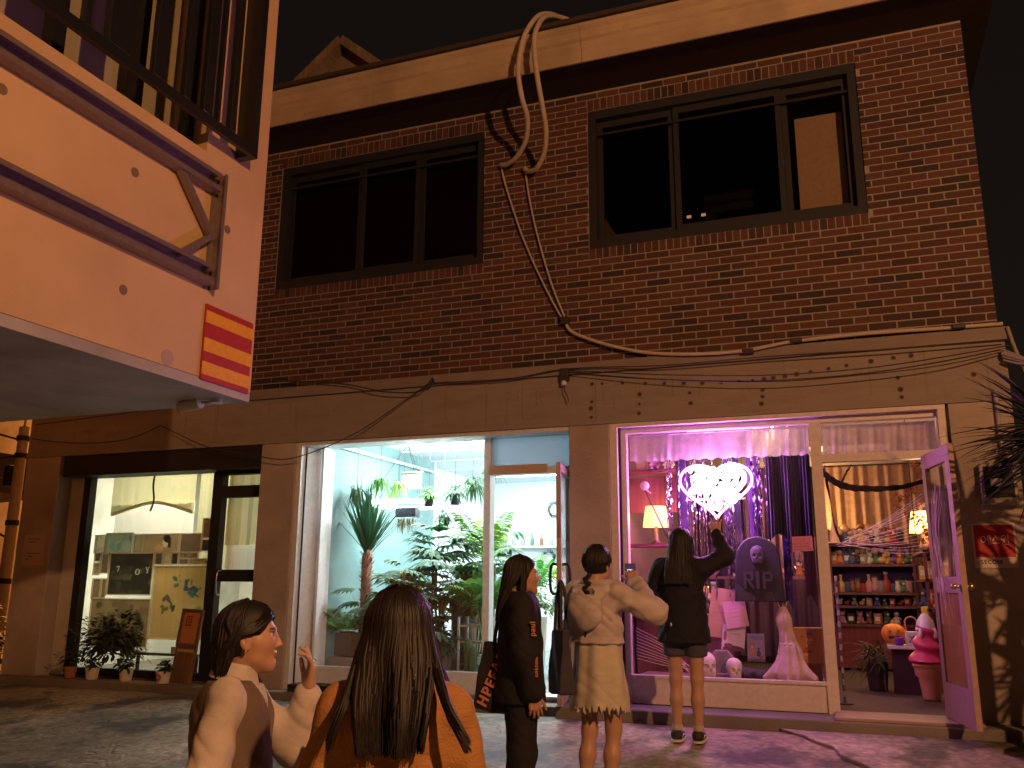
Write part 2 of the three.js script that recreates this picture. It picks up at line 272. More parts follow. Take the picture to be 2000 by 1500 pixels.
// ---------- two-storey concrete house on the left, overhanging the lane ----------
{
  const b = thing('concrete_building', 'pale smooth concrete building on the left overhanging the lane, lit orange', 'building');
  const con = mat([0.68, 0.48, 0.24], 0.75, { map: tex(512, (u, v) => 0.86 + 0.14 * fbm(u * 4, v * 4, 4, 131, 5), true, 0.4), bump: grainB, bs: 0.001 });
  const X = -4.48, zw = 2.95, yw = 4.42;
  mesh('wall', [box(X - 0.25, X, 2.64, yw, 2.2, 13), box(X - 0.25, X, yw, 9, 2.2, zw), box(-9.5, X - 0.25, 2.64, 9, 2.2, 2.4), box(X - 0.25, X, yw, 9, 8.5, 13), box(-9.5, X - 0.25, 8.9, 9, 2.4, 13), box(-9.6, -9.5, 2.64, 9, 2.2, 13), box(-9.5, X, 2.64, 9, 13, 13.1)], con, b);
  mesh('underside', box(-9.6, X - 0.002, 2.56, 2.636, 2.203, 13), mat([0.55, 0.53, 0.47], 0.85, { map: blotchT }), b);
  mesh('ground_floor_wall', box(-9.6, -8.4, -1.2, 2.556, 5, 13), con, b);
  const tie = mat([0.2, 0.14, 0.1], 0.9);
  for (const [y, z] of [[3.96, 4.7], [3.92, 3.64], [3.89, 2.64], [3.06, 3.63], [3.08, 4.7], [4.9, 2.5]]) mesh('tie_hole', new THREE.CylinderGeometry(0.035, 0.035, 0.004, 14).rotateZ(Math.PI / 2).translate(X + 0.0025, y, z), tie, b);
  mesh('patch', new THREE.CylinderGeometry(0.06, 0.06, 0.004, 16).rotateZ(Math.PI / 2).translate(X + 0.0025, 2.7, 3.16), mat([0.42, 0.33, 0.26], 0.9), b);
  // window in the side wall with a projecting black steel grille
  const steel = mat([0.02, 0.02, 0.022], 0.35, { metal: 0.3 });
  const win = mesh('window', [box(X - 0.25, X - 0.15, yw, 9, zw, zw + 0.06), box(X - 0.25, X - 0.15, yw, yw + 0.08, zw + 0.06, 8.5), box(X - 0.25, X - 0.15, yw + 0.08, 9, 4.2, 4.3), box(X - 0.25, X - 0.15, yw + 0.08, 9, 3.5, 3.57)], steel, b);
  mesh('pane', box(X - 0.2, X - 0.19, yw + 0.08, 9, zw + 0.06, 8.5), glassM, win);
  mesh('blind', box(X - 0.55, X - 0.53, yw, 9, zw - 0.3, 8.5), mat([0.42, 0.38, 0.26], 0.8), win);
  const gr = mesh('grille', [box(X + 0.13, X + 0.17, 4.52, 4.6, 2.62, 6.2), box(X + 0.002, X + 0.17, 4.52, 9, 2.55, 2.62)], steel, b);
  for (const [z, w] of [[2.84, 0.07], [3.03, 0.03], [3.12, 0.1], [3.36, 0.07], [3.62, 0.12], [3.95, 0.2], [4.3, 0.05], [4.5, 0.22], [4.9, 0.1]]) mesh('bar', rbox(X + 0.125, X + 0.175, 4.6, 9, z, z + w, 0.008), steel, gr);
  // empty steel sign frame on the wall
  const raw = mat([0.3, 0.24, 0.22], 0.45, { metal: 0.5, map: grainT });
  const chan = (y, h) => [box(X + 0.004, X + 0.012, y, y + h, 2.86, 6.4), box(X + 0.012, X + 0.1, y, y + 0.012, 2.86, 6.4), box(X + 0.012, X + 0.1, y + h - 0.012, y + h, 2.86, 6.4), box(X + 0.09, X + 0.1, y + 0.012, y + 0.035, 2.86, 6.4), box(X + 0.09, X + 0.1, y + h - 0.035, y + h - 0.012, 2.86, 6.4)];
  const fr = thing('steel_sign_frame', 'empty steel sign frame with corner braces bolted to the concrete wall', 'frame');
  mesh('rail', chan(4.1, 0.15), raw, fr); mesh('rail', chan(3.34, 0.15), raw, fr);
  mesh('upright', [box(X + 0.004, X + 0.012, 3.32, 4.27, 2.8, 2.858), box(X + 0.012, X + 0.104, 3.32, 4.27, 2.8, 2.808), box(X + 0.094, X + 0.104, 3.32, 4.27, 2.808, 2.83)], raw, fr);
  mesh('brace', bar([X + 0.05, 4.13, 3.28], [X + 0.05, 3.72, 2.87], 0.05, 0.05), raw, fr);
  mesh('brace', bar([X + 0.05, 3.47, 3.2], [X + 0.05, 3.74, 2.87], 0.045, 0.045), raw, fr);
}
{ // striped banner on the corner of the concrete wall
  const t = thing('striped_sign', 'red and yellow striped square panel at the corner of the concrete building', 'sign', [-4.48, 2.6, 2.54]);
  mesh('board', box(0.004, 0.02, 0.02, 0.61, -0.29, 0.28), mat([0.45, 0.03, 0.015], 0.6, { map: grainT }), t);
  const ym = mat([0.85, 0.42, 0.01], 0.55, { map: grainT });
  for (const [y0, y1] of [[0.06, 0.16], [0.24, 0.345], [0.465, 0.56]]) mesh('stripe', box(0.0205, 0.0235, y0, y1, -0.29, 0.28), ym, t);
  const c = thing('security_camera', 'small white bullet security camera under the corner of the concrete building', 'camera', [-4.62, 2.6, 2.35]);
  const wm = mat([0.5, 0.52, 0.5], 0.4);
  mesh('body', new THREE.CylinderGeometry(0.045, 0.05, 0.2, 14).rotateZ(Math.PI / 2 + 0.12).translate(-0.28, -0.07, 0.05), wm, c);
  mesh('hood', rbox(-0.41, -0.16, -0.02, -0.012, -0.005, 0.105), wm, c);
  mesh('lens', new THREE.CylinderGeometry(0.042, 0.042, 0.006, 14).rotateZ(Math.PI / 2 + 0.12).translate(-0.384, -0.083, 0.05), mat([0.01, 0.01, 0.012], 0.1), c);
  mesh('bracket', [tube([[-0.17, -0.06, 0.05], [-0.1, -0.06, 0.04], [-0.05, -0.02, 0.03], [-0.04, 0.0, 0.03]], 0.014), new THREE.CylinderGeometry(0.04, 0.045, 0.03, 12).translate(-0.04, -0.055, 0.03)], wm, c);
}
// ---------- hoses, pipes and wires on the brick front ----------
{
  const hose = mat([0.5, 0.42, 0.33], 0.7, { map: grainT }), grey = mat([0.4, 0.35, 0.33], 0.6), blk = mat([0.025, 0.022, 0.022], 0.6);
  tag(mesh('insulated_hose', tube([[-2.36, 6.87, 0.2], [-2.44, 6.85, 0.4], [-2.52, 6.68, 0.66], [-2.62, 6.44, 0.76], [-2.67, 6.26, 0.76], [-2.7, 6.05, 0.74], [-2.69, 5.81, 0.66], [-2.69, 5.68, 0.5], [-2.78, 5.54, 0.3], [-2.92, 5.45, 0.18], [-3.06, 5.43, 0.09], [-3.15, 5.46, 0.04], [-3.16, 5.48, -0.02]], 0.026, 70, 8), hose), 'left one of two beige hoses hanging from the eave between the upper windows', 'hose', 'beige hoses hanging from the eave');
  tag(mesh('insulated_hose', tube([[-2.28, 6.86, 0.2], [-2.4, 6.82, 0.4], [-2.47, 6.64, 0.66], [-2.52, 6.41, 0.76], [-2.52, 6.17, 0.76], [-2.5, 5.91, 0.72], [-2.5, 5.73, 0.6], [-2.52, 5.55, 0.42], [-2.6, 5.39, 0.25], [-2.72, 5.3, 0.14], [-2.83, 5.32, 0.07], [-2.89, 5.38, 0.03], [-2.89, 5.4, -0.02]], 0.026, 70, 8), hose), 'right one of two beige hoses hanging from the eave between the upper windows', 'hose', 'beige hoses hanging from the eave');
  tag(mesh('thin_pipe', tube([[-3.15, 5.43, 0.02], [-3.12, 5.3, 0.03], [-2.9, 4.6, 0.03], [-2.62, 3.95, 0.03], [-2.47, 3.66, 0.03]], 0.011, 40, 6), grey), 'thin grey pipe running down the brick wall, the left of the pair', 'pipe', 'pair of thin pipes on the brick wall');
  tag(mesh('thin_pipe', tube([[-2.88, 5.35, 0.02], [-2.86, 5.2, 0.03], [-2.78, 4.76, 0.03], [-2.59, 4.05, 0.03], [-2.45, 3.68, 0.03]], 0.011, 40, 6), grey), 'thin grey pipe running down the brick wall, the right of the pair', 'pipe', 'pair of thin pipes on the brick wall');
  const con = thing('conduit', 'pale conduit sagging from the pipe joint along the foot of the brick wall', 'conduit');
  mesh('tube', tube([[-2.46, 3.7, 0.03], [-2.42, 3.58, 0.035], [-2.2, 3.45, 0.05], [-1.71, 3.28, 0.06], [-1.32, 3.22, 0.07], [-0.81, 3.2, 0.07], [-0.32, 3.25, 0.06], [0.31, 3.265, 0.06], [0.85, 3.255, 0.055], [1.33, 3.25, 0.05]], 0.017, 80, 8), hose, con);
  mesh('clamp', rbox(-2.5, -2.42, 3.63, 3.71, -0.004, 0.06), blk, con);
  for (const x of [-0.72, -0.3, 1.0]) mesh('clip', rbox(x - 0.05, x + 0.05, x < -0.5 ? 3.17 : 3.235, x < -0.5 ? 3.215 : 3.275, 0.0, 0.095), blk, con);
  const wires = [
    ['thin black wire sagging along the left part of the concrete beam', [[-9.3, 3.02, 0.06], [-7.4, 3.12, 0.05], [-6.04, 3.3, 0.07], [-4.91, 3.2, 0.09], [-4.36, 3.07, 0.1], [-3.94, 3.07, 0.1], [-3.89, 3.2, 0.05]], 0.007],
    ['black wire dipping in front of the top corner of the plant shop window', [[-3.9, 3.16, 0.05], [-4.2, 2.95, 0.1], [-4.7, 2.65, 0.15], [-5.31, 2.45, 0.15], [-5.63, 2.42, 0.12], [-6.1, 2.51, 0.1], [-6.6, 2.6, 0.1], [-7.35, 2.9, 0.06]], 0.006],
    ['black wire drooping over the roller box of the dark framed shop', [[-7.35, 2.9, 0.06], [-7.7, 2.77, 0.1], [-8.16, 2.73, 0.12], [-8.8, 2.77, 0.1], [-9.35, 2.85, 0.05]], 0.007],
    ['uppermost of the thin black wires across the right half of the beam', [[-3.9, 3.14, 0.06], [-3.0, 3.12, 0.07], [-2.46, 3.17, 0.06], [-1.47, 3.12, 0.09], [-0.5, 3.12, 0.1], [0.5, 3.1, 0.09], [1.33, 3.1, 0.06]], 0.006],
    ['second of the thin black wires across the right half of the beam', [[-2.46, 3.16, 0.06], [-1.47, 3.03, 0.09], [-0.56, 2.95, 0.1], [0.28, 2.95, 0.1], [0.88, 3.0, 0.09], [1.35, 3.06, 0.06]], 0.0055],
    ['lowest of the thin black wires across the right half of the beam', [[-2.46, 3.14, 0.06], [-1.47, 2.98, 0.11], [-0.56, 2.885, 0.12], [0.28, 2.89, 0.12], [0.88, 2.93, 0.1], [1.35, 3.02, 0.06]], 0.005],
  ];
  for (const [l, p, r] of wires) tag(mesh('wire', tube(p, r, 60, 5), blk), l, 'wire', 'wires along the beam');
  const k = thing('cable_bracket', 'small black cable bracket with a loose wire end above the pillar between shops', 'bracket', [-2.46, 3.12, 0]);
  mesh('plate', rbox(-0.04, 0.04, -0.06, 0.06, 0.004, 0.07), blk, k); mesh('insulator', lathe([[0.001, 0], [0.025, 0.005], [0.03, 0.03], [0.02, 0.05], [0.001, 0.055]], -0.01, -0.11, 0.05, 10), mat([0.5, 0.5, 0.5], 0.3), k);
  mesh('loose_end', tube([[0, -0.1, 0.05], [0.0, -0.16, 0.06], [0.03, -0.22, 0.06], [0.04, -0.28, 0.06]], 0.005), blk, k);
  tag(mesh('wire', tube([[-3.89, 3.22, 0.02], [-3.88, 3.14, 0.05], [-3.91, 3.1, 0.08]], 0.014), blk), 'short thick cable stub where wires meet above the plant shop', 'wire', 'wires along the beam');
}
// ---------- on the right pillar ----------
{
  const m = thing('meter_box', 'grey electricity meter box with a dark window on the right pillar', 'meter box', [1.16, 1.93, 0]);
  const gm = mat([0.34, 0.31, 0.3], 0.55, { map: grainT });
  mesh('case', rbox(-0.13, 0.13, -0.17, 0.17, 0.002, 0.09, 0.012), gm, m); mesh('cover', rbox(-0.105, 0.105, -0.11, 0.14, 0.091, 0.1, 0.004), mat([0.03, 0.03, 0.035], 0.15), m);
  mesh('dial_plate', rbox(-0.06, 0.02, -0.02, 0.04, 0.1005, 0.104, 0.001), mat([0.4, 0.4, 0.4], 0.5), m); mesh('conduit', new THREE.CylinderGeometry(0.018, 0.018, 0.6, 10).translate(0.06, 0.47, 0.03), gm, m);
  const st = canvasTex(256, 288, (x, w, h) => {
    x.fillStyle = '#c9b9b2'; x.fillRect(0, 0, w, h); x.fillStyle = '#b01522'; x.fillRect(8, 8, w - 16, 214);
    x.strokeStyle = '#f3d3cf'; x.lineWidth = 7; x.lineCap = 'round';
    const ln = (...p) => { x.beginPath(); x.moveTo(p[0], p[1]); for (let i = 2; i < p.length; i += 2) x.lineTo(p[i], p[i + 1]); x.stroke(); };
    const circ = (cx, cy, a, b) => { x.beginPath(); x.ellipse(cx, cy, a, b, 0, 0, 7); x.stroke(); };
    circ(62, 104, 13, 20); ln(78, 104, 92, 104); ln(92, 80, 92, 134); ln(104, 76, 104, 138);        // first syllable
    ln(136, 82, 118, 114); ln(136, 88, 154, 114); ln(114, 130, 160, 130);                            // second
    circ(186, 90, 12, 11); ln(170, 108, 204, 108); ln(187, 108, 187, 120); ln(212, 76, 212, 124); ln(202, 114, 212, 114); ln(178, 124, 178, 138, 212, 138); // third
    x.fillStyle = '#e9b4ae'; x.font = '15px sans-serif'; x.fillText('02-0000-0000'.replace(/0/g, '-'), 84, 178);
    x.fillStyle = '#2a2430'; x.font = 'bold 40px sans-serif'; x.fillText('SECOM', 30, 268);
  });
  const s = thing('red_notice', 'red security company notice with white writing on the right pillar', 'sign', [1.09, 1.45, 0]);
  mesh('plate', box(-0.155, 0.155, -0.175, 0.175, 0.003, 0.008), whitePaint, s); panel('print', 0.3, 0.34, 0, mat([1, 1, 1], 0.5, { map: st }), s, [0, 0, 0.0105]);
  const pn = thing('paper_notice', 'pale paper notice with lines of writing on the left pillar', 'notice', [-9.14, 1.5, 0]);
  panel('sheet', 0.34, 0.36, 0, mat([1, 1, 1], 0.8, { map: canvasTex(128, 128, (x, w, h) => { x.fillStyle = '#b7a493'; x.fillRect(0, 0, w, h); x.fillStyle = '#5a463c'; for (const [y, a, b] of [[16, 22, 90], [28, 30, 70], [76, 24, 100], [88, 30, 60], [100, 20, 40]]) for (let i = a; i < b; i += 6) x.fillRect(i, y, 4, 5); }) }), pn, [0, 0, 0.005]);
}

// ---------- plant helpers ----------
class Leafs { // collects leaf blades as triangles with slight colour variation
  constructor() { this.p = []; this.c = []; }
  tri(a, b, c, col) { this.p.push(a.x, a.y, a.z, b.x, b.y, b.z, c.x, c.y, c.z); for (let i = 0; i < 3; i++) this.c.push(...col); }
  // blade from base along dir, bending down by droop; profile of widths; folded along the midrib
  blade(base, dir, len, width, droop, col, seg = 6, side = null, prof = (t) => Math.sin(Math.PI * Math.min(1, t * 0.94 + 0.06)) ** 0.8) {
    const d = dir.clone().normalize(), s = side ? side.clone() : V(0, 1, 0).cross(d); if (s.lengthSq() < 1e-4) s.set(1, 0, 0); s.normalize();
    const n = s.clone().cross(d).normalize(); let prev = null; const k = 0.85 + 0.3 * rnd(), cc = col.map((v) => v * k);
    for (let i = 0; i <= seg; i++) {
      const t = i / seg, q = base.clone().addScaledVector(d, len * t * (1 - 0.15 * droop * t)); q.y -= droop * len * t * t;
      const w = width * 0.5 * prof(t), l = q.clone().addScaledVector(s, w).addScaledVector(n, w * 0.35), r = q.clone().addScaledVector(s, -w).addScaledVector(n, w * 0.35), cur = [l, q, r];
      if (prev) { for (const [a, b] of [[0, 1], [1, 2]]) { this.tri(prev[a], prev[b], cur[a], cc); this.tri(prev[b], cur[b], cur[a], cc); } }
      prev = cur;
    }
    return this;
  }
  // feather frond: rachis with paired leaflets
  frond(base, dir, len, leafL, leafW, droop, col, n = 16, fold = 0.35, seg = 3) {
    const d = dir.clone().normalize(), s = V(0, 1, 0).cross(d); if (s.lengthSq() < 1e-4) s.set(1, 0, 0); s.normalize();
    const at = (t) => { const q = base.clone().addScaledVector(d, len * t * (1 - 0.15 * droop * t)); q.y -= droop * len * t * t; return q; };
    for (let i = 0; i < n; i++) {
      const t0 = i / n, a = at(t0), b = at((i + 1) / n), w = 0.006 * (1 - t0) + 0.002; const sa = s.clone().multiplyScalar(w);
      this.tri(a.clone().add(sa), a.clone().sub(sa), b, col.map((v) => v * 1.3));
      if (t0 > 0.12) for (const sg of [-1, 1]) {
        const tan = b.clone().sub(a).normalize(), q = s.clone().multiplyScalar(sg).addScaledVector(tan, 0.55).add(V(0, fold, 0));
        this.blade(a, q, leafL * (0.45 + 0.75 * Math.sin(Math.PI * (t0 * 0.8 + 0.18))) * rr(0.9, 1.1), leafW, 0.35 + 0.3 * rnd(), col, seg, tan);
      }
    }
    return this;
  }
  geo() { const g = new THREE.BufferGeometry(); g.setAttribute('position', new THREE.Float32BufferAttribute(this.p, 3)); g.setAttribute('color', new THREE.Float32BufferAttribute(this.c, 3)); g.computeVertexNormals(); return g; }
  build(name, parent) { return mesh(name, this.geo(), leafM, parent); }
}
const leafM = mat([1, 1, 1], 0.75, { vc: true, phys: { transmission: 0.3, thickness: 0, ior: 1.4 } });
const sph = (az, el) => V(Math.cos(az) * Math.cos(el), Math.sin(el), Math.sin(az) * Math.cos(el));
const soil = mat([0.03, 0.02, 0.015], 0.95, { map: grainT });
function pot(parent, x, y, z, r, h, m, square) {
  const p = square ? mesh('pot', [rbox(x - r, x + r, y, y + h, z - r, z + r, 0.01)], m, parent) : mesh('pot', lathe([[0.001, 0], [r * 0.78, 0], [r * 0.8, 0.01], [r, h * 0.9], [r * 1.05, h * 0.9], [r * 1.05, h], [r * 0.92, h], [r * 0.9, h * 0.92], [0.001, h * 0.9]], x, y, z, 20), m, parent);
  mesh('soil', new THREE.CylinderGeometry(r * 0.85, r * 0.85, 0.01, 16).translate(x, y + h * (square ? 1 : 0.93) + 0.006, z), soil, p); return p;
}
const G1 = [0.035, 0.13, 0.03], G2 = [0.07, 0.24, 0.035], G3 = [0.02, 0.09, 0.04], G4 = [0.18, 0.34, 0.04], G5 = [0.045, 0.16, 0.07];
function bush(name, label, pos, R, n, col, leaf, group, potSpec, parentThing) { // small leafy plant: many small leaves through an uneven volume
  const t = parentThing || thing(name, label, 'plant', pos, 0, group), L = new Leafs();
  for (let i = 0; i < n; i++) { const a = rr(0, 6.28), e = rr(-0.5, 1.4), r = R * Math.cbrt(rnd()) * (0.75 + 0.4 * Math.sin(a * 3 + e * 2)); const q = sph(a, e).multiplyScalar(r); q.y = q.y * 0.8 + R * 0.55; L.blade(q, sph(a + rr(-0.8, 0.8), e * 0.6 + rr(-0.6, 0.6)), leaf * rr(0.6, 1.3), leaf * 0.5, 0.4, col, 3); }
  L.build('foliage', t); if (potSpec) pot(t, 0, -potSpec[1], 0, potSpec[0], potSpec[1], potSpec[2]); return t;
}
function lightPanel(parent, name, x, y, z, w, h, dir, color, inten, em, thick = 0.03) { // ceiling fitting facing down plus its light
  const o = mesh(name, [box(x - w / 2, x + w / 2, y, y + thick, z - h / 2, z + h / 2)], mat([0.8, 0.8, 0.8], 0.5, { em: color, ei: em }), parent);
  const L = new THREE.RectAreaLight(new THREE.Color().setRGB(...color), inten, w, h); L.position.set(x, y - 0.01, z); L.lookAt(x, y - 1, z); parent.add(L); return o;
}

// ---------- left shop: black frame, cream blinds, picture board ----------
{
  const s = mesh('shop_front', [box(-8.85, -5.975, 2.37, 2.617, -0.32, -0.02), box(-8.68, -8.58, 0.1, 2.37, -0.3, -0.2), box(-8.58, -6.75, 0.08, 0.16, -0.3, -0.2), box(-6.75, -6.62, 0.08, 2.37, -0.3, -0.2), box(-6.08, -5.975, 0.08, 2.37, -0.3, -0.2), box(-6.62, -6.08, 2.07, 2.2, -0.3, -0.2), box(-6.62, -6.08, 1.14, 1.27, -0.3, -0.2), box(-6.62, -6.08, 0.08, 0.5, -0.3, -0.2), box(-6.62, -6.08, 2.33, 2.37, -0.3, -0.2)], darkMetal, bld);
  tag(s, 'black metal shop front of the left shop');
  mesh('pane', box(-8.58, -6.75, 0.16, 2.37, -0.254, -0.248), glassM, s);
  for (const [a, b] of [[2.2, 2.33], [1.27, 2.07], [0.5, 1.14]]) mesh('pane', box(-6.62, -6.08, a, b, -0.254, -0.248), glassM, s);
  mesh('door_handle', [tube([[-6.55, 1.0, -0.2], [-6.55, 1.0, -0.15], [-6.55, 1.25, -0.15], [-6.55, 1.25, -0.2]], 0.012)], mat([0.3, 0.3, 0.32], 0.3, { metal: 0.8 }), s);
  mesh('side_panel', [box(-8.888, -8.685, 0.07, 2.368, -0.24, -0.2)], mat([0.62, 0.6, 0.55], 0.7, { map: blotchT }), s);
  const wl = mat([0.78, 0.78, 0.7], 0.8, { map: blotchT });
  mesh('interior_wall', [box(-9.25, -9.2, 0, 2.88, -4, -0.3), box(-5.8, -5.75, 0, 2.88, -4, -0.3), box(-9.2, -5.8, 0, 2.88, -4.05, -4)], wl, bld);
  mesh('interior_ceiling', box(-9.2, -5.8, 2.8, 2.88, -4, -0.3), wl, bld);
  mesh('interior_floor', box(-9.2, -5.8, 0, 0.08, -4, -0.2), mat([0.16, 0.13, 0.1], 0.5, { map: woodT }), bld);
  lightPanel(bld, 'ceiling_light', -7.6, 2.76, -1.4, 1.6, 0.25, 0, [1, 0.97, 0.74], 105, 8);
  // blinds
  const cream = mat([0.6, 0.57, 0.36], 0.9, { bump: clothB, bs: 0.001, phys: { transmission: 0.35, thickness: 0 } }), whiteC = mat([0.8, 0.8, 0.76], 0.9, { phys: { transmission: 0.35, thickness: 0 } });
  const cloth = (x0, x1, y1, hem, z, amp = 0.015, n = 40) => { const P = [], I = []; const R = 14; for (let j = 0; j <= R; j++) for (let i = 0; i <= n; i++) { const t = i / n, x = x0 + (x1 - x0) * t, yb = hem(t), y = y1 + (yb - y1) * j / R; P.push(x, y, z + amp * (Math.sin(t * (x1 - x0) * 40) + 0.6 * Math.sin(t * 91 + j * 0.1)) * (0.3 + 0.7 * j / R)); } for (let j = 0; j < R; j++) for (let i = 0; i < n; i++) { const a = j * (n + 1) + i; I.push(a, a + n + 1, a + 1, a + 1, a + n + 1, a + n + 2); } const g = new THREE.BufferGeometry(); g.setAttribute('position', new THREE.Float32BufferAttribute(P, 3)); g.setIndex(I); g.computeVertexNormals(); return g; };
  globalThis.__cloth = cloth;
  const b1 = thing('window_blind', 'wide cream fabric blind with a bowed hem and dark cord in left shop', 'blind');
  mesh('fabric', cloth(-8.62, -7.33, 2.5, (t) => 1.96 + 0.13 * Math.sin(Math.PI * t), -0.6, 0.008), cream, b1);
  mesh('hem', tube([[-8.6, 1.95, -0.6], [-8.2, 2.05, -0.6], [-7.95, 2.085, -0.6], [-7.7, 2.05, -0.6], [-7.34, 1.95, -0.6]], 0.022, 40, 6), cream, b1);
  mesh('lining', cloth(-8.58, -7.36, 2.1, () => 1.62, -0.64, 0.004), whiteC, b1);
  mesh('cord', tube([[-7.94, 2.5, -0.57], [-7.96, 2.3, -0.57], [-7.93, 2.1, -0.57], [-7.97, 1.98, -0.57]], 0.012), mat([0.05, 0.05, 0.04], 0.8), b1);
  const b2 = thing('window_blind', 'narrow cream curtain at the right edge of the left shop window', 'blind');
  mesh('fabric', cloth(-7.28, -6.7, 2.5, () => 1.3, -0.62, 0.02), cream, b2);
  const b3 = thing('window_blind', 'cream and white blind hanging behind the glass of the black shop door', 'blind');
  mesh('fabric', cloth(-6.72, -6.0, 2.5, () => 1.55, -0.45, 0.015), cream, b3); mesh('lining', cloth(-6.7, -6.0, 1.56, () => 1.24, -0.47, 0.006), whiteC, b3);
  // board of framed pictures standing in the window
  const pb = thing('picture_board', 'white gridded board full of framed pictures in the left shop window', 'picture board', [0, 0, -0.4]);
  const wf = mat([0.85, 0.83, 0.72], 0.6, { phys: { transmission: 0.4, thickness: 0 } });
  const pic = (x0, x1, y0, y1, draw, label) => {
    const cw = 96, chh = Math.max(16, Math.round(96 * (y1 - y0) / (x1 - x0)));
    const t = canvasTex(cw, Math.min(160, chh), (c, w, h) => { draw(c, w, h); });
    const f = mesh('frame', [box(x0 - 0.012, x1 + 0.012, y1, y1 + 0.012, -0.012, 0.014), box(x0 - 0.012, x1 + 0.012, y0 - 0.012, y0, -0.012, 0.014), box(x0 - 0.012, x0, y0, y1, -0.012, 0.014), box(x1, x1 + 0.012, y0, y1, -0.012, 0.014)], wf, pb);
    const o = panel('picture', x1 - x0, y1 - y0, 0, mat([1, 1, 1], 0.6, { map: t, phys: { transmission: 0.6, thickness: 0 } }), f, [(x0 + x1) / 2, (y0 + y1) / 2, 0]); if (label) o.userData.label = label;
  };
  const blob = (base, cols, n = 14) => (c, w, h) => { c.fillStyle = base; c.fillRect(0, 0, w, h); for (let i = 0; i < n; i++) { c.fillStyle = pick(cols); c.globalAlpha = rr(0.4, 0.9); c.beginPath(); c.ellipse(rnd() * w, rnd() * h, rr(2, 14), rr(2, 12), rnd() * 3, 0, 7); c.fill(); } c.globalAlpha = 1; };
  pic(-8.6, -8.46, 1.48, 1.68, blob('#9a9880', ['#6a7566', '#4d5148']));
  pic(-8.43, -8.04, 1.48, 1.7, blob('#7d8a78', ['#4f6f68', '#5d7a66', '#8a8f6a']), 'greenish landscape print');
  pic(-8.0, -7.89, 1.48, 1.68, blob('#8a8266', ['#4a4436', '#a89a78']));
  pic(-7.86, -7.34, 1.48, 1.68, (c, w, h) => { c.fillStyle = '#8f7a58'; c.fillRect(0, 0, w, h); c.fillStyle = '#b3875a'; c.beginPath(); c.ellipse(w * 0.45, h * 0.8, 12, 9, 0, 0, 7); c.fill(); c.fillStyle = '#c9b48e'; c.beginPath(); c.ellipse(w * 0.62, h * 0.45, 8, 11, 0, 0, 7); c.fill(); c.fillStyle = '#2c2620'; c.beginPath(); c.ellipse(w * 0.66, h * 0.25, 11, 8, 0.3, 0, 7); c.fill(); c.fillRect(w * 0.7, h * 0.25, 7, h * 0.5); }, 'brown print of a dark haired figure');
  pic(-7.31, -7.02, 1.48, 1.68, blob('#6d5a48', ['#59493c', '#7d6650'], 6));
  pic(-7.0, -6.86, 1.64, 1.85, blob('#6b4c3a', ['#5d4232'], 4)); pic(-7.0, -6.86, 1.49, 1.61, blob('#2f3034', ['#222428'], 4));
  pic(-8.58, -8.5, 1.38, 1.46, blob('#5a4a3e', ['#3a302a'])); pic(-8.47, -8.37, 1.24, 1.46, blob('#5f5340', ['#3c3428', '#7a6a4e'])); pic(-8.58, -8.5, 1.22, 1.35, blob('#8d8060', ['#6a5f48']));
  pic(-8.34, -7.69, 0.99, 1.46, (c, w, h) => { c.fillStyle = '#2b2a22'; c.fillRect(0, 0, w, h); for (let i = 0; i < 26; i++) { c.fillStyle = pick(['#38352a', '#3f3c2c', '#232219', '#4a452f']); c.fillRect(rnd() * w, rnd() * h, rr(4, 22), rr(4, 14)); } c.fillStyle = '#d8d6c8'; c.font = '15px serif'; c.fillText('7', w * 0.15, h * 0.45); c.fillText('O', w * 0.6, h * 0.52); c.fillText('Y', w * 0.83, h * 0.48); }, 'large dark poster with scattered white letters');
  pic(-7.66, -7.56, 1.34, 1.46, blob('#4c4638', ['#3c362c'])); pic(-7.54, -7.44, 1.34, 1.46, blob('#a59a78', ['#8f8562'])); pic(-7.42, -7.33, 1.34, 1.46, blob('#33302c', ['#22201e'])); pic(-7.3, -7.05, 1.41, 1.46, blob('#8a7a58', ['#5a4c38'])); pic(-7.3, -7.18, 1.34, 1.39, blob('#7a7058', ['#4a4438'])); pic(-7.15, -6.87, 1.34, 1.39, blob('#84704e', ['#8f7c58']));
  pic(-8.57, -8.46, 0.95, 1.16, blob('#776548', ['#5a4c38'])); pic(-8.43, -8.37, 0.95, 1.16, blob('#6d5a42', ['#4c4030', '#8a6a48']));
  pic(-7.65, -6.8, 0.5, 1.31, (c, w, h) => { c.fillStyle = '#a68e5c'; c.fillRect(0, 0, w, h); for (let i = 0; i < 60; i++) { c.fillStyle = `rgba(${150 + 50 * rnd() | 0},${125 + 40 * rnd() | 0},80,0.3)`; c.fillRect(rnd() * w, 0, rr(1, 4), h); } for (const [x, y, k] of [[0.45, 0.2, '#3e5348'], [0.65, 0.28, '#2c4a5a'], [0.25, 0.5, '#3d4436'], [0.3, 0.55, '#2f3a33'], [0.68, 0.38, '#2a5a6d'], [0.72, 0.65, '#5d6a48']]) for (let i = 0; i < 9; i++) { c.fillStyle = k; c.globalAlpha = 0.75; c.beginPath(); c.ellipse(w * x + rr(-11, 11), h * y + rr(-7, 7), rr(1, 5), rr(1, 3), rnd() * 3, 0, 7); c.fill(); } c.globalAlpha = 1; }, 'tan panel painted with blue green flowers');
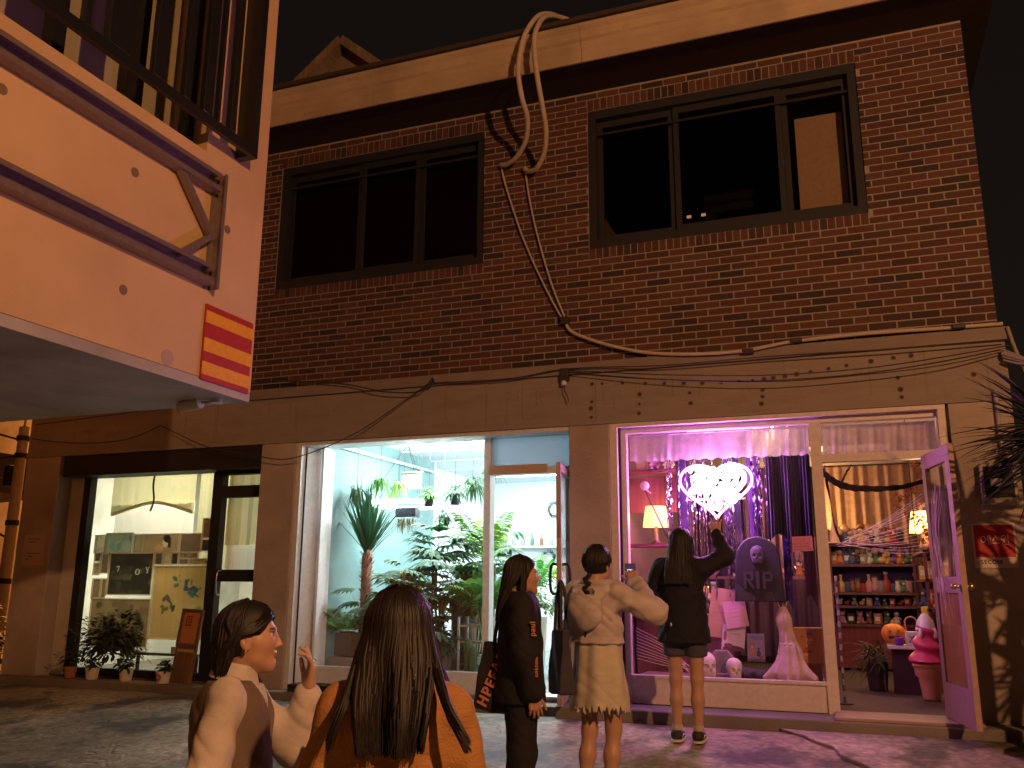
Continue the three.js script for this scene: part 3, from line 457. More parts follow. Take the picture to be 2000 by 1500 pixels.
  pic(-8.56, -7.68, 0.4, 0.93, (c, w, h) => { c.fillStyle = '#7d6848'; c.fillRect(0, 0, w, h); for (let i = 0; i < 40; i++) { c.fillStyle = pick(['#3c3426', '#5a4c34', '#8a7450', '#2c281f']); c.globalAlpha = 0.6; c.beginPath(); c.ellipse(rnd() * w, rnd() * h, rr(2, 12), rr(2, 9), rnd() * 3, 0, 7); c.fill(); } c.globalAlpha = 1; });
  // dark bushy plant, table, papers behind the glass
  const dk = [0.025, 0.04, 0.02];
  bush('bushy_plant', 'dark bushy plant low behind the left shop window', [-8.1, 0.2, -0.33], 0.42, 1500, dk, 0.09);
  const tb = thing('low_table', 'low dark table with papers behind the left shop window', 'table', [-7.25, 0.08, -0.34]);
  mesh('table_top', rbox(-0.5, 0.4, 0.24, 0.27, -0.03, 0.06), mat([0.06, 0.07, 0.06], 0.3), tb); for (const x of [-0.46, 0.36]) mesh('leg', box(x - 0.015, x + 0.015, 0.005, 0.238, 0, 0.03), darkMetal, tb);
  tag(mesh('paper_sheet', box(-7.25, -7.03, 0.352, 0.42, -0.325, -0.32).rotateX(0.0), mat([0.7, 0.72, 0.55], 0.8)), 'pale green paper propped on the low table in the left shop', 'paper');
  // things standing on the step outside
  const sb = thing('menu_board', 'tall brown wooden menu board leaning by the left shop window', 'board', [-6.76, 0.07, 0.06]); sb.rotation.set(-0.12, 0, -0.04);
  const br = mat([0.24, 0.12, 0.07], 0.7, { map: woodT });
  mesh('board', rbox(-0.14, 0.14, 0.01, 0.78, -0.012, 0.012), br, sb);
  mesh('frame', [box(-0.14, 0.14, 0.76, 0.78, 0.0125, 0.024), box(-0.14, -0.12, 0.38, 0.759, 0.0125, 0.024), box(0.12, 0.14, 0.38, 0.759, 0.0125, 0.024), box(-0.119, 0.119, 0.38, 0.4, 0.0125, 0.024)], mat([0.12, 0.06, 0.04], 0.7), sb);
  panel('menu_sheet', 0.2, 0.32, 0, mat([1, 1, 1], 0.7, { map: canvasTex(96, 150, (c, w, h) => { c.fillStyle = '#a96e4c'; c.fillRect(0, 0, w, h); c.fillStyle = '#5a2e20'; for (let i = 0; i < 4; i++) for (let k = 0; k < 3; k++) c.fillRect(14 + k * 14, 14 + i * 14, 10, 10); c.strokeStyle = '#c99a78'; c.strokeRect(8, 82, 78, 58); }) }), sb, [0, 0.58, 0.0135]);
  mesh('menu_label', box(-0.11, 0.11, 0.33, 0.36, 0.0125, 0.016), mat([0.4, 0.25, 0.16], 0.7), sb);
  const terr = mat([0.32, 0.13, 0.06], 0.85, { map: grainT }), whiteP = mat([0.55, 0.48, 0.4], 0.6);
  const ps = [['small terracotta pot with a dark plant, leftmost on the left shop step', -8.3, 0.07, terr, 0.16], ['cream pot on the left shop step below the picture board', -7.98, 0.075, whiteP, 0.08], ['pale tapered pot on the left shop step, middle of the row', -7.5, 0.075, whiteP, 0.1], ['white pot with a round emblem beside the brown menu board', -6.98, 0.085, mat([0.6, 0.58, 0.55], 0.5), 0.07]];
  for (const [l, x, r, m, R] of ps) { const t = bush('potted_plant', l, [x, 0.2, 0.06], R, 90, dk, 0.07, 'pots on the left shop step', [r, 0.13, m]); if (x > -7.2) mesh('emblem', new THREE.TorusGeometry(0.026, 0.008, 6, 16).translate(0, -0.06, r * 0.97), mat([0.4, 0.08, 0.06], 0.6), t); }
}

// ---------- middle shop: the plant shop ----------
{
  const fr = mat([0.66, 0.66, 0.66], 0.45, { map: grainT }), zg = -0.25;
  const s = mesh('shop_front', [box(-5.519, -5.46, 0.07, 2.617, -0.14, -0.02), box(-5.318, -5.29, 0.07, 2.617, -0.34, -0.2), box(-5.46, -2.445, 2.58, 2.617, -0.34, -0.02), box(-3.4, -3.33, 0.07, 2.58, -0.32, -0.2), box(-5.29, -3.4, 0.07, 0.29, -0.32, -0.2), box(-3.33, -2.445, 2.2, 2.26, -0.32, -0.2), box(-2.5, -2.445, 0.07, 2.2, -0.32, -0.2), box(-3.33, -2.5, 0.07, 0.12, -0.32, -0.1)], fr, bld);
  tag(s, 'white framed shop front of the plant shop');
  { const g = new THREE.BufferGeometry(); const q = [[-5.439, -0.1], [-5.32, -0.46], [-5.39, -0.46]], P = [], I = []; for (const y of [0.08, 2.575]) for (const [x, z] of q) P.push(x, y, z); for (const [a, b] of [[0, 1], [1, 2], [2, 0]]) I.push(a, b, b + 3, a, b + 3, a + 3); I.push(0, 2, 1, 3, 4, 5); g.setAttribute('position', new THREE.Float32BufferAttribute(P, 3)); g.setIndex(I); const n = g.toNonIndexed(); n.computeVertexNormals(); mesh('reveal', n, fr, s); }
  mesh('track', box(-5.46, -5.44, 0.07, 2.579, -0.2, -0.1), darkMetal, s);
  mesh('pane', box(-5.438, -3.4, 0.29, 2.58, -0.093, -0.087), glassM, s);
  mesh('transom_panel', box(-3.33, -2.445, 2.26, 2.58, zg - 0.01, zg + 0.01), mat([0.36, 0.42, 0.47], 0.95, { phys: { transmission: 0.75, thickness: 0 } }), s);
  mesh('door_header', box(-3.33, -2.72, 2.2, 2.29, -0.198, -0.17), mat([0.45, 0.33, 0.26], 0.6), s);
  // glass door leaf swung out into the lane
  const ang = Math.atan2(0.75, 0.14), dr = new THREE.Group(); const wd = mat([0.55, 0.45, 0.38], 0.5, { map: woodT });
  const leaf = mesh('door', [box(0, 0.05, 0.02, 2.1, -0.02, 0.02), box(0.7, 0.76, 0.02, 2.1, -0.02, 0.02), box(0.05, 0.7, 2.03, 2.1, -0.02, 0.02), box(0.05, 0.7, 0.02, 0.16, -0.02, 0.02)], wd, bld); leaf.position.set(-2.52, 0.1, -0.22); leaf.rotation.y = -ang; leaf.userData.label = 'glazed door leaf swung open';
  mesh('pane', box(0.05, 0.7, 0.16, 2.03, -0.003, 0.003), glassM, leaf);
  for (const z of [-1, 1]) mesh('handle', [tube([[0.66, 0.95, z * 0.02], [0.66, 0.95, z * 0.07], [0.66, 1.2, z * 0.07], [0.66, 1.2, z * 0.02]], 0.014)], darkMetal, leaf);
  // room
  const teal = mat([0.21, 0.38, 0.38], 0.8, { map: blotchT }), wht = mat([0.6, 0.67, 0.7], 0.8);
  mesh('interior_wall', box(-5.46, -5.4, 0, 2.88, -3.2, -0.345), teal, bld);
  mesh('interior_wall', [box(-5.74, -5.68, 0, 2.88, -6, -3.2), box(-5.68, -2.1, 0, 2.88, -6.05, -6), box(-2.16, -2.1, 0, 2.88, -6, -0.36), box(-5.68, -5.4, 0, 2.88, -3.26, -3.2)], wht, bld);
  mesh('interior_ceiling', box(-5.68, -2.16, 2.82, 2.88, -6, -0.345), mat([0.62, 0.7, 0.76], 0.7, { map: grainT }), bld);
  mesh('interior_floor', box(-5.68, -2.16, 0, 0.1, -6, -0.1), mat([0.33, 0.37, 0.36], 0.4, { map: blotchT }), bld);
  mesh('ceiling_pipe', tube([[-5.36, 2.66, -0.4], [-5.36, 2.66, -3.1]], 0.025), mat([0.4, 0.5, 0.5], 0.5), bld);
  for (let k = 1; k < 6; k++) mesh('ceiling_batten', box(-5.68, -2.16, 2.8, 2.819, -0.4 - k * 0.9, -0.38 - k * 0.9), wht, bld);
  const tubeC = [0.92, 1, 1];
  for (const [x, z, l] of [[-4.3, -1.15, 'fluorescent batten near the front of the plant shop ceiling'], [-3.3, -2.6, 'fluorescent batten in the middle of the plant shop ceiling'], [-4.4, -4.4, 'fluorescent batten at the back of the plant shop ceiling']]) {
    const t = thing('ceiling_lamp', l, 'lamp', [x, 2.7, z], 0, 'plant shop ceiling lamps');
    mesh('housing', box(-0.62, 0.62, 0.06, 0.115, -0.1, 0.1), wht, t);
    for (const dz of [-0.045, 0.045]) mesh('tube', new THREE.CylinderGeometry(0.016, 0.016, 1.2, 8).rotateZ(Math.PI / 2).translate(0, 0.035, dz), mat([0.9, 0.95, 0.95], 0.4, { em: tubeC, ei: 14 }), t);
    const L = new THREE.RectAreaLight(new THREE.Color().setRGB(...tubeC), z > -2 ? 55 : 110, 1.2, 0.16); L.position.set(0, 0.012, 0); L.lookAt(0, -1, 0); t.add(L); L.rotation.set(-Math.PI / 2, 0, 0);
    const B = new THREE.PointLight(new THREE.Color().setRGB(...tubeC), z > -4 ? 13 : 5); B.position.set(0, -0.03, 0); B.castShadow = true; B.shadow.radius = 6; t.add(B);
  }
  const ring = thing('ring_lamp', 'glowing white ring lamp hanging over the plants', 'lamp', [-4.95, 2.06, -1.5]);
  mesh('ring', new THREE.TorusGeometry(0.46, 0.026, 10, 48).rotateX(Math.PI / 2), mat([0.9, 0.95, 0.95], 0.4, { em: tubeC, ei: 16 }), ring);
  for (let i = 0; i < 3; i++) { const a = i * 2.1 + 0.5; mesh('cord', tube([[0.46 * Math.cos(a), 0.02, 0.46 * Math.sin(a)], [0.02 * Math.cos(a), 0.7, 0.02 * Math.sin(a)]], 0.004, 4, 4), darkMetal, ring); }
  { const L = new THREE.PointLight(new THREE.Color().setRGB(...tubeC), 2.2); L.shadow.radius = 10; L.position.set(0, -0.1, 0); L.castShadow = true; ring.add(L); }

  const navy = mat([0.03, 0.035, 0.06], 0.5), greyPot = mat([0.12, 0.11, 0.12], 0.7), tanPot = mat([0.5, 0.4, 0.3], 0.7, { map: grainT }), whitePot = mat([0.7, 0.7, 0.68], 0.5);
  { // tall fan plant with shaggy trunk
    const t = thing('fan_palm', 'tall plant with a shaggy reddish trunk and a fan of narrow dark leaves', 'plant', [-5.08, 0.1, -0.85]);
    const tr = new Leafs(); for (let i = 0; i < 240; i++) { const y = rr(0.45, 1.35), a = rr(0, 6.28); tr.blade(V(0.04 * Math.cos(a), y, 0.04 * Math.sin(a)), sph(a, 0.9), 0.09, 0.02, 0.2, [0.36, 0.17, 0.13], 2); }
    const tk = mesh('trunk', lathe([[0.001, 0.3], [0.07, 0.3], [0.055, 0.8], [0.06, 1.3], [0.03, 1.42], [0.001, 1.43]], 0, 0, 0, 12), mat([0.3, 0.16, 0.12], 0.9, { map: grainT }), t); mesh('bark_fibres', tr.geo(), mat([1, 1, 1], 0.9, { vc: true }), tk);
    for (let i = 0; i < 84; i++) { const a = rr(0, 6.28), e = 0.85 + 0.65 * rnd(); const L = new Leafs(); L.blade(V(0, 1.32 + rr(0, 0.1), 0), sph(a, e), rr(0.6, 0.95), 0.036, 0.05 + (1.5 - e) * 0.16, pick([G3, G5, [0.04, 0.11, 0.08]]), 8, null, (q) => Math.min(1, (1 - q) * 2.2) * Math.min(1, 0.5 + q * 3)); L.build('leaf', t); }
    pot(t, 0, 0.005, 0, 0.16, 0.32, greyPot);
  }
  { const t = thing('cycad', 'small bright green cycad in a dark square pot by the teal wall', 'plant', [-5.2, 0.36, -0.7]);
    for (let i = 0; i < 13; i++) { const a = i * 2.4, L = new Leafs(); L.frond(V(0, 0.24, 0), sph(a, 0.5 + 0.5 * rnd()), rr(0.4, 0.52), 0.14, 0.018, 0.25, G2, 20, 0.25, 2); L.build('frond', t); }
    pot(t, 0, 0.005, 0, 0.1, 0.24, greyPot, true);
    const st = thing('plant_stand', 'low grey box stand under the small cycad', 'stand', [-5.2, 0.1, -0.7]); mesh('box', rbox(-0.15, 0.15, 0.05, 0.255, -0.13, 0.13), mat([0.3, 0.29, 0.3], 0.6), st); for (const x of [-0.1, 0.1]) mesh('caster', ball(x, 0.025, 0.08, 0.024), darkMetal, st); }
  { const t = thing('split_leaf_plant', 'large dark plant with deeply split broad leaves left of the middle', 'plant', [-4.85, 0.1, -0.75]);
    for (let i = 0; i < 12; i++) { const a = i * 2.4, e = rr(0.35, 1.1), st = V(0, 0.5, 0).addScaledVector(sph(a, e), rr(0.35, 0.6)), L = new Leafs(); L.blade(V(0, 0.35, 0), st.clone().sub(V(0, 0.35, 0)), st.distanceTo(V(0, 0.35, 0)), 0.014, 0, G3, 3); for (let k = -5; k <= 5; k++) { const d = sph(a + k * 0.22, e * 0.3 - 0.2); L.blade(st.clone().addScaledVector(sph(a, 0), Math.abs(k) * -0.012), d, 0.26 - Math.abs(k) * 0.022, 0.055, 0.45, pick([G3, G1]), 4); } L.build('leaf', t); }
    pot(t, 0, 0.005, 0, 0.17, 0.38, greyPot); }
  { const t = thing('flowering_plant', 'plant with upright yellow flower heads behind the split leaf plant', 'plant', [-4.55, 0.1, -0.9]);
    const L = new Leafs(); for (let i = 0; i < 26; i++) L.blade(V(0, 0.5, 0), sph(i * 2.4, rr(0.5, 1.2)), rr(0.3, 0.5), 0.05, 0.25, G1, 6); L.build('foliage', t);
    for (const [x, y, z] of [[-0.08, 1.12, 0.05], [0.05, 1.06, 0.02], [-0.02, 0.96, 0.1], [0.14, 0.95, 0.06]]) mesh('flower', [ball(x, y, z, 0.045, 0.7, 1.3, 0.7, 10), tube([[x * 0.3, 0.6, 0], [x, y - 0.05, z]], 0.008)], mat([0.75, 0.55, 0.04], 0.6), t);
    pot(t, 0, 0.005, 0, 0.15, 0.5, tanPot); }
  const fanPalm = (label, pos, R, n, h, col, potM, pr, phh) => { // clustered lady palm: fans of strap leaflets on canes
    const t = thing('lady_palm', label, 'plant', pos);
    for (let i = 0; i < n; i++) { const a = i * 2.4 + rr(-0.3, 0.3), e = rr(0.2, 1.35), c = V(0, h * rr(0.45, 0.85), 0), q = c.clone().addScaledVector(sph(a, e), R * rr(0.35, 0.75)), L = new Leafs(); L.blade(c, q.clone().sub(c), q.distanceTo(c), 0.01, 0, col, 2); const m = 11; for (let k = 0; k < m; k++) { const f = (k / (m - 1) - 0.5) * 3.6; L.blade(q, sph(a + f * 0.75, e * 0.5 + 0.15 - Math.abs(f) * 0.15), R * rr(0.45, 0.66), 0.05, 0.5, pick([col, col, G5]), 5); } L.build('fan_leaf', t); }
    for (let i = 0; i < 4; i++) mesh('cane', tube([[rr(-0.06, 0.06), phh, rr(-0.06, 0.06)], [rr(-0.05, 0.05), h * 0.85, rr(-0.05, 0.05)]], 0.012), mat([0.16, 0.12, 0.05], 0.8), t);
    pot(t, 0, 0.005, 0, pr, phh, potM); return t; };
  fanPalm('tall lady palm just left of the window middle', [-4.5, 0.1, -0.75], 0.55, 26, 1.3, G1, greyPot, 0.18, 0.4);
  fanPalm('light green lady palm close to the glass on the right', [-3.72, 0.1, -1.25], 0.5, 24, 1.45, G2, greyPot, 0.18, 0.4);
  fanPalm('broad lady palm with many strap leaflets in the middle of the plant shop', [-4.33, 0.1, -1.1], 0.62, 34, 1.6, G1, greyPot, 0.2, 0.4);
  fanPalm('lower dark lady palm in front, right of the plant shop middle', [-4.08, 0.1, -0.72], 0.45, 22, 1.05, G3, greyPot, 0.16, 0.35);
  fanPalm('blue green lady palm at the back behind the bright frond', [-4.05, 0.1, -1.9], 0.5, 14, 1.75, G5, greyPot, 0.2, 0.4);
  const areca = (label, pos, n, len, col, h, y0) => { const t = thing('areca_palm', label, 'plant', pos); for (let i = 0; i < n; i++) { const a = i * 2.4, L = new Leafs(); L.frond(V(rr(-0.04, 0.04), y0, rr(-0.04, 0.04)), sph(a, rr(0.75, 1.35)), len * rr(0.75, 1.1), 0.2, 0.022, 0.3, col, 20, 0.2, 3); L.build('frond', t); } for (let i = 0; i < 5; i++) mesh('stem', tube([[rr(-0.07, 0.07), h, rr(-0.07, 0.07)], [rr(-0.04, 0.04), y0 + 0.1, rr(-0.04, 0.04)]], 0.01), mat([0.2, 0.3, 0.08], 0.6), t); pot(t, 0, 0.005, 0, 0.16, h, whitePot); return t; };
  areca('feathery bright green palm beside the plant shop door post', [-3.66, 0.1, -0.8], 24, 0.66, [0.1, 0.3, 0.05], 0.3, 0.72);
  areca('tall feathery palm with yellow green fronds at the back right', [-3.95, 0.1, -1.55], 10, 0.95, G4, 0.35, 1.25);
  areca('feathery palm seen through the plant shop doorway', [-3.85, 0.1, -2.9], 12, 0.85, G2, 0.35, 0.9);
  bush('leafy_plant', 'low leafy plant with orange blooms near the right of the window', [-3.85, 0.72, -1.0], 0.26, 420, [0.3, 0.2, 0.07], 0.07, null, [0.12, 0.3, tanPot]);
  bush('leafy_plant', 'trailing dark plant on the floor below the lady palm', [-4.02, 0.42, -0.55], 0.24, 420, G3, 0.08, null, [0.12, 0.3, greyPot]);
  bush('leafy_plant', 'bushy plant behind the door post with mixed leaves', [-3.55, 0.75, -2.2], 0.3, 300, [0.14, 0.2, 0.06], 0.08, null, [0.14, 0.6, tanPot]);
  bush('leafy_plant', 'pale variegated bushy plant between the lady palms', [-4.2, 0.95, -1.6], 0.34, 520, [0.16, 0.24, 0.12], 0.1, null, [0.16, 0.8, greyPot]);
  bush('leafy_plant', 'dense dark green bush behind the yellow flowers', [-4.75, 0.7, -1.3], 0.32, 520, G3, 0.1, null, [0.16, 0.55, greyPot]);
  // hanging plants
  const hang = [['hanging pot with pale feathery leaves above the ring lamp', -4.5, 2.12, -1.2, 0.12, G2, 1], ['dark hanging pot near the back of the plant shop', -4.17, 2.13, -1.2, 0.14, G5, 1], ['trailing fern hanging beside the plant shop door post', -3.95, 2.2, -1.2, 0.16, G1, 0], ['round leafy cluster hung on the teal wall', -5.22, 2.12, -0.8, 0.13, [0.05, 0.1, 0.045], 0], ['drooping leafy spray hanging right of the wall cluster', -5.0, 2.25, -0.95, 0.12, G2, 0], ['light green spidery plant hanging left of the ring lamp', -4.85, 2.2, -1.1, 0.12, G4, 0], ['shaggy hanging plant low under the front ceiling lamp', -3.9, 2.42, -1.6, 0.14, G5, 0], ['hanging pot of thin leaves right of the ring lamp', -4.35, 1.85, -1.3, 0.13, G5, 1]];
  for (const [l, x, y, z, R, c, p] of hang) {
    const t = thing('hanging_plant', l, 'plant', [x, y, z], 0, 'plants hanging in the plant shop'), L = new Leafs();
    for (let i = 0; i < 70; i++) { const a = rr(0, 6.28), e = rr(-0.2, 1.3); L.blade(V(0, 0.02, 0).addScaledVector(sph(a, e), R * rnd() * 0.6), sph(a, e), R * rr(0.6, 1.3), 0.022, 0.7 + rnd() * (p ? 0.3 : 1.2), c, 5); }
    L.build('foliage', t); mesh('cord', tube([[0, 0, 0], [0, 2.815 - y, 0]], 0.003, 3, 4), darkMetal, t); if (p) pot(t, 0, -0.12, 0, 0.065, 0.12, navy);
  }
  { const t = thing('hanging_planter', 'dark blue box planter hanging under the ring lamp with dried stems', 'planter', [-4.77, 1.88, -1.2]); mesh('box', rbox(-0.13, 0.13, 0, 0.11, -0.06, 0.06), navy, t); const L = new Leafs(); for (let i = 0; i < 60; i++) L.blade(V(rr(-0.12, 0.12), rr(-0.02, 0), rr(-0.05, 0.05)), V(rr(-0.4, 0.4), -1, rr(-0.3, 0.3)), rr(0.08, 0.2), 0.014, 0.1, [0.3, 0.26, 0.16], 3); L.build('dried_stems', t); for (const x of [-0.12, 0.12]) mesh('cord', tube([[x, 0.11, 0], [x, 0.935, 0]], 0.003, 3, 4), darkMetal, t); }
  { const t = thing('wall_rack', 'small woven rack hanging above the ring lamp', 'rack', [-4.78, 2.22, -1.3]); for (let i = 0; i < 9; i++) mesh('slat', box(-0.12 + i * 0.028, -0.1 + i * 0.028, 0, 0.2, -0.006, 0.006), mat([0.4, 0.36, 0.3], 0.8), t); mesh('crossbar', [box(-0.13, 0.15, 0.19, 0.205, 0.007, 0.016), box(-0.13, 0.15, 0.0, 0.015, 0.007, 0.016)], mat([0.35, 0.3, 0.25], 0.8), t); mesh('cord', [tube([[-0.1, 0.2, 0], [-0.1, 0.595, 0]], 0.003, 3, 4), tube([[0.12, 0.2, 0], [0.12, 0.595, 0]], 0.003, 3, 4)], darkMetal, t); }
  { // metal shelf stool and cactus
    const t = thing('metal_shelf', 'small pale blue metal shelf with wooden boards near the door post', 'shelf', [-3.66, 0.1, -0.62]); const bl = mat([0.45, 0.55, 0.62], 0.4, { metal: 0.3 });
    for (const [x, z] of [[-0.13, -0.12], [0.17, -0.12], [-0.13, 0.1], [0.17, 0.1]]) mesh('post', box(x - 0.01, x + 0.01, 0, 0.7, z - 0.01, z + 0.01), bl, t); for (const y of [0.22, 0.44, 0.6]) mesh('shelf', rbox(-0.12, 0.16, y, y + 0.02, -0.11, 0.09, 0.004), mat([0.5, 0.38, 0.28], 0.7, { map: woodT }), t);
    const c = thing('cactus', 'column cactus in a cream pot by the plant shop door post', 'plant', [-3.62, 0.1, -0.42]); const cg = []; for (let k = 0; k < 2; k++) { const g = lathe([[0.001, 0], [0.035, 0.01], [0.04, 0.25 - k * 0.07], [0.025, 0.31 - k * 0.07], [0.001, 0.33 - k * 0.07]], k * 0.07 - 0.02, 0.17, k * 0.03, 16); const p = g.attributes.position; for (let i = 0; i < p.count; i++) { const x = p.getX(i) - (k * 0.07 - 0.02), z = p.getZ(i) - k * 0.03, f = 1 + 0.14 * Math.cos(Math.atan2(z, x) * 8); p.setX(i, k * 0.07 - 0.02 + x * f); p.setZ(i, k * 0.03 + z * f); } cg.push(g); } mesh('column', cg, mat([0.04, 0.1, 0.05], 0.7), c); pot(c, 0, 0.005, 0, 0.1, 0.18, tanPot);
    const t2 = thing('succulent_tray', 'black tray of small succulents on the plant shop sill', 'tray', [-5.0, 0.07, 0.03]); mesh('tray', [box(-0.36, 0.4, 0.004, 0.07, -0.11, -0.1), box(-0.36, 0.4, 0.004, 0.07, 0.1, 0.11), box(-0.36, -0.35, 0.004, 0.07, -0.1, 0.1), box(0.39, 0.4, 0.004, 0.07, -0.1, 0.1), box(-0.35, 0.39, 0.004, 0.04, -0.1, 0.1)], darkMetal, t2); const L = new Leafs(); for (let i = 0; i < 90; i++) { const q = V(rr(-0.33, 0.37), 0.05, rr(-0.09, 0.09)); for (let k = 0; k < 7; k++) L.blade(q, sph(k * 0.9, rr(0.4, 1)), rr(0.025, 0.05), 0.018, 0.1, pick([[0.12, 0.14, 0.07], [0.16, 0.13, 0.08], [0.08, 0.11, 0.06]]), 2); } const o = L.build('succulents', t2); o.userData.kind = 'stuff'; }
  { // back wall shelf, wreaths, white plant table, clothes rack beyond the door
    const sh = thing('wall_shelf', 'thin white shelf with small bottles on the plant shop back wall', 'shelf', [-4.8, 1.72, -5.9]); mesh('board', box(-0.7, 0.9, 0, 0.03, -0.09, 0.12), mat([0.55, 0.55, 0.53], 0.6), sh); for (const x of [-0.5, 0.7]) mesh('bracket', box(x, x + 0.02, -0.12, -0.001, -0.09, 0.08), darkMetal, sh);
    for (let i = 0; i < 9; i++) { const b = thing('bottle', `${['grey', 'brown', 'green'][i % 3]} bottle, number ${['one', 'two', 'three', 'four', 'five', 'six', 'seven', 'eight', 'nine'][i]} from the left on the plant shop wall shelf`, 'bottle', [-5.35 + i * 0.16, 1.752, -5.86], 0, 'bottles on the plant shop shelf'); mesh('glass', lathe([[0.001, 0], [0.03, 0], [0.032, 0.1], [0.012, 0.14], [0.012, 0.18 + 0.03 * rnd()], [0.001, 0.2]], 0, 0, 0, 10), mat(pick([[0.3, 0.32, 0.3], [0.25, 0.12, 0.06], [0.1, 0.2, 0.12]]), 0.3), b); }
    for (const [x, y, l] of [[-4.62, 1.55, 'dark round wreath on the white wall inside the plant shop'], [-4.5, 2.35, 'thin twig wreath high on the white wall inside the plant shop']]) { const w = thing('wreath', l, 'wreath', [x, y, -5.94]); const L = new Leafs(); for (let i = 0; i < 160; i++) { const a = rr(0, 6.28); L.blade(V(0.1 * Math.cos(a), 0.1 * Math.sin(a), 0.01), V(Math.cos(a + 1.2 + rr(-1, 1)), Math.sin(a + 1.2 + rr(-1, 1)), rr(0, 0.4)), 0.06, 0.02, 0, [0.06, 0.06, 0.05], 2); } L.build('twigs', w); }
    const rk = thing('white_rack', 'white wire rack with hanging goods inside the plant shop doorway', 'rack', [-3.5, 0.1, -3.6]); const wr = mat([0.75, 0.75, 0.75], 0.4); for (const [x, z] of [[-0.3, -0.2], [0.3, -0.2], [-0.3, 0.2], [0.3, 0.2]]) mesh('post', tube([[x, 0, z], [x, 1.1, z]], 0.012), wr, rk); for (const y of [0.25, 0.7, 1.09]) mesh('shelf', box(-0.31, 0.31, y, y + 0.015, -0.21, 0.21), wr, rk);
    for (let i = 0; i < 8; i++) { const b = thing('storage_jar', `${['dark', 'yellow', 'white', 'pink'][i % 4]} jar, ${['first', 'second', 'third', 'fourth'][i >> 1]} pair along the white rack, ${i % 2 ? 'upper' : 'middle'} shelf`, 'jar', [-3.72 + (i >> 1) * 0.15, i % 2 ? 1.206 : 0.816, -3.55], 0, 'jars on the white rack'); mesh('jar', lathe([[0.001, 0], [0.05, 0], [0.05, 0.12], [0.03, 0.14], [0.035, 0.17], [0.001, 0.17]], 0, 0, 0, 10), mat([[0.05, 0.05, 0.06], [0.6, 0.45, 0.1], [0.7, 0.7, 0.7], [0.6, 0.3, 0.3]][i % 4], 0.4), b); }
  }
}

// ---------- implicit surfaces (surface nets) for bodies, skulls and cloth ----------
function sdfGeo(f, lo, hi, cell, colour) {
  const n = lo.map((a, i) => Math.ceil((hi[i] - a) / cell) + 1), [nx, ny, nz] = n, D = new Float32Array(nx * ny * nz), id = (i, j, k) => (k * ny + j) * nx + i;
  for (let k = 0; k < nz; k++) for (let j = 0; j < ny; j++) for (let i = 0; i < nx; i++) D[id(i, j, k)] = f(lo[0] + i * cell, lo[1] + j * cell, lo[2] + k * cell);
  const vi = new Int32Array(nx * ny * nz).fill(-1), P = [];
  for (let k = 0; k < nz - 1; k++) for (let j = 0; j < ny - 1; j++) for (let i = 0; i < nx - 1; i++) {
    let m = 0, c = 0, x = 0, y = 0, z = 0; const d = [];
    for (let q = 0; q < 8; q++) { const v = D[id(i + (q & 1), j + ((q >> 1) & 1), k + (q >> 2))]; d.push(v); if (v < 0) m |= 1 << q; }
    if (m === 0 || m === 255) continue;
    for (let a = 0; a < 8; a++) for (const s of [1, 2, 4]) if (!(a & s)) { const b = a | s; if ((d[a] < 0) !== (d[b] < 0)) { const t = d[a] / (d[a] - d[b]); x += (a & 1) + (s === 1 ? t : 0); y += ((a >> 1) & 1) + (s === 2 ? t : 0); z += (a >> 2) + (s === 4 ? t : 0); c++; } }
    vi[id(i, j, k)] = P.length / 3; P.push(lo[0] + (i + x / c) * cell, lo[1] + (j + y / c) * cell, lo[2] + (k + z / c) * cell);
  }
  const I = [];
  const quad = (a, b, c, d, flip) => { if (a < 0 || b < 0 || c < 0 || d < 0) return; flip ? I.push(a, c, b, b, c, d) : I.push(a, b, c, b, d, c); };
  for (let k = 1; k < nz - 1; k++) for (let j = 1; j < ny - 1; j++) for (let i = 1; i < nx - 1; i++) {
    const a = D[id(i, j, k)] < 0;
    if (a !== (D[id(i + 1, j, k)] < 0)) quad(vi[id(i, j - 1, k - 1)], vi[id(i, j, k - 1)], vi[id(i, j - 1, k)], vi[id(i, j, k)], !a);
    if (a !== (D[id(i, j + 1, k)] < 0)) quad(vi[id(i - 1, j, k - 1)], vi[id(i, j, k - 1)], vi[id(i - 1, j, k)], vi[id(i, j, k)], a);
    if (a !== (D[id(i, j, k + 1)] < 0)) quad(vi[id(i - 1, j - 1, k)], vi[id(i, j - 1, k)], vi[id(i - 1, j, k)], vi[id(i, j, k)], !a);
  }
  const g = new THREE.BufferGeometry(), N = new Float32Array(P.length), U = new Float32Array(P.length / 3 * 2), e = cell * 0.6, C = colour ? new Float32Array(P.length) : null;
  for (let i = 0; i < P.length; i += 3) {
    const [x, y, z] = [P[i], P[i + 1], P[i + 2]];
    let a = f(x + e, y, z) - f(x - e, y, z), b = f(x, y + e, z) - f(x, y - e, z), c = f(x, y, z + e) - f(x, y, z - e); const l = Math.hypot(a, b, c) || 1;
    N[i] = a / l; N[i + 1] = b / l; N[i + 2] = c / l; U[i / 3 * 2] = x * 0.8 + z * 0.6; U[i / 3 * 2 + 1] = y;
    if (C) { const q = colour(x, y, z); C[i] = q[0]; C[i + 1] = q[1]; C[i + 2] = q[2]; }
  }
  g.setAttribute('position', new THREE.Float32BufferAttribute(P, 3)); g.setAttribute('normal', new THREE.BufferAttribute(N, 3)); g.setAttribute('uv', new THREE.BufferAttribute(U, 2)); if (C) g.setAttribute('color', new THREE.BufferAttribute(C, 3)); g.setIndex(I); return g;
}
const smin = (a, b, k) => { const h = Math.max(k - Math.abs(a - b), 0) / k; return Math.min(a, b) - h * h * k * 0.25; };
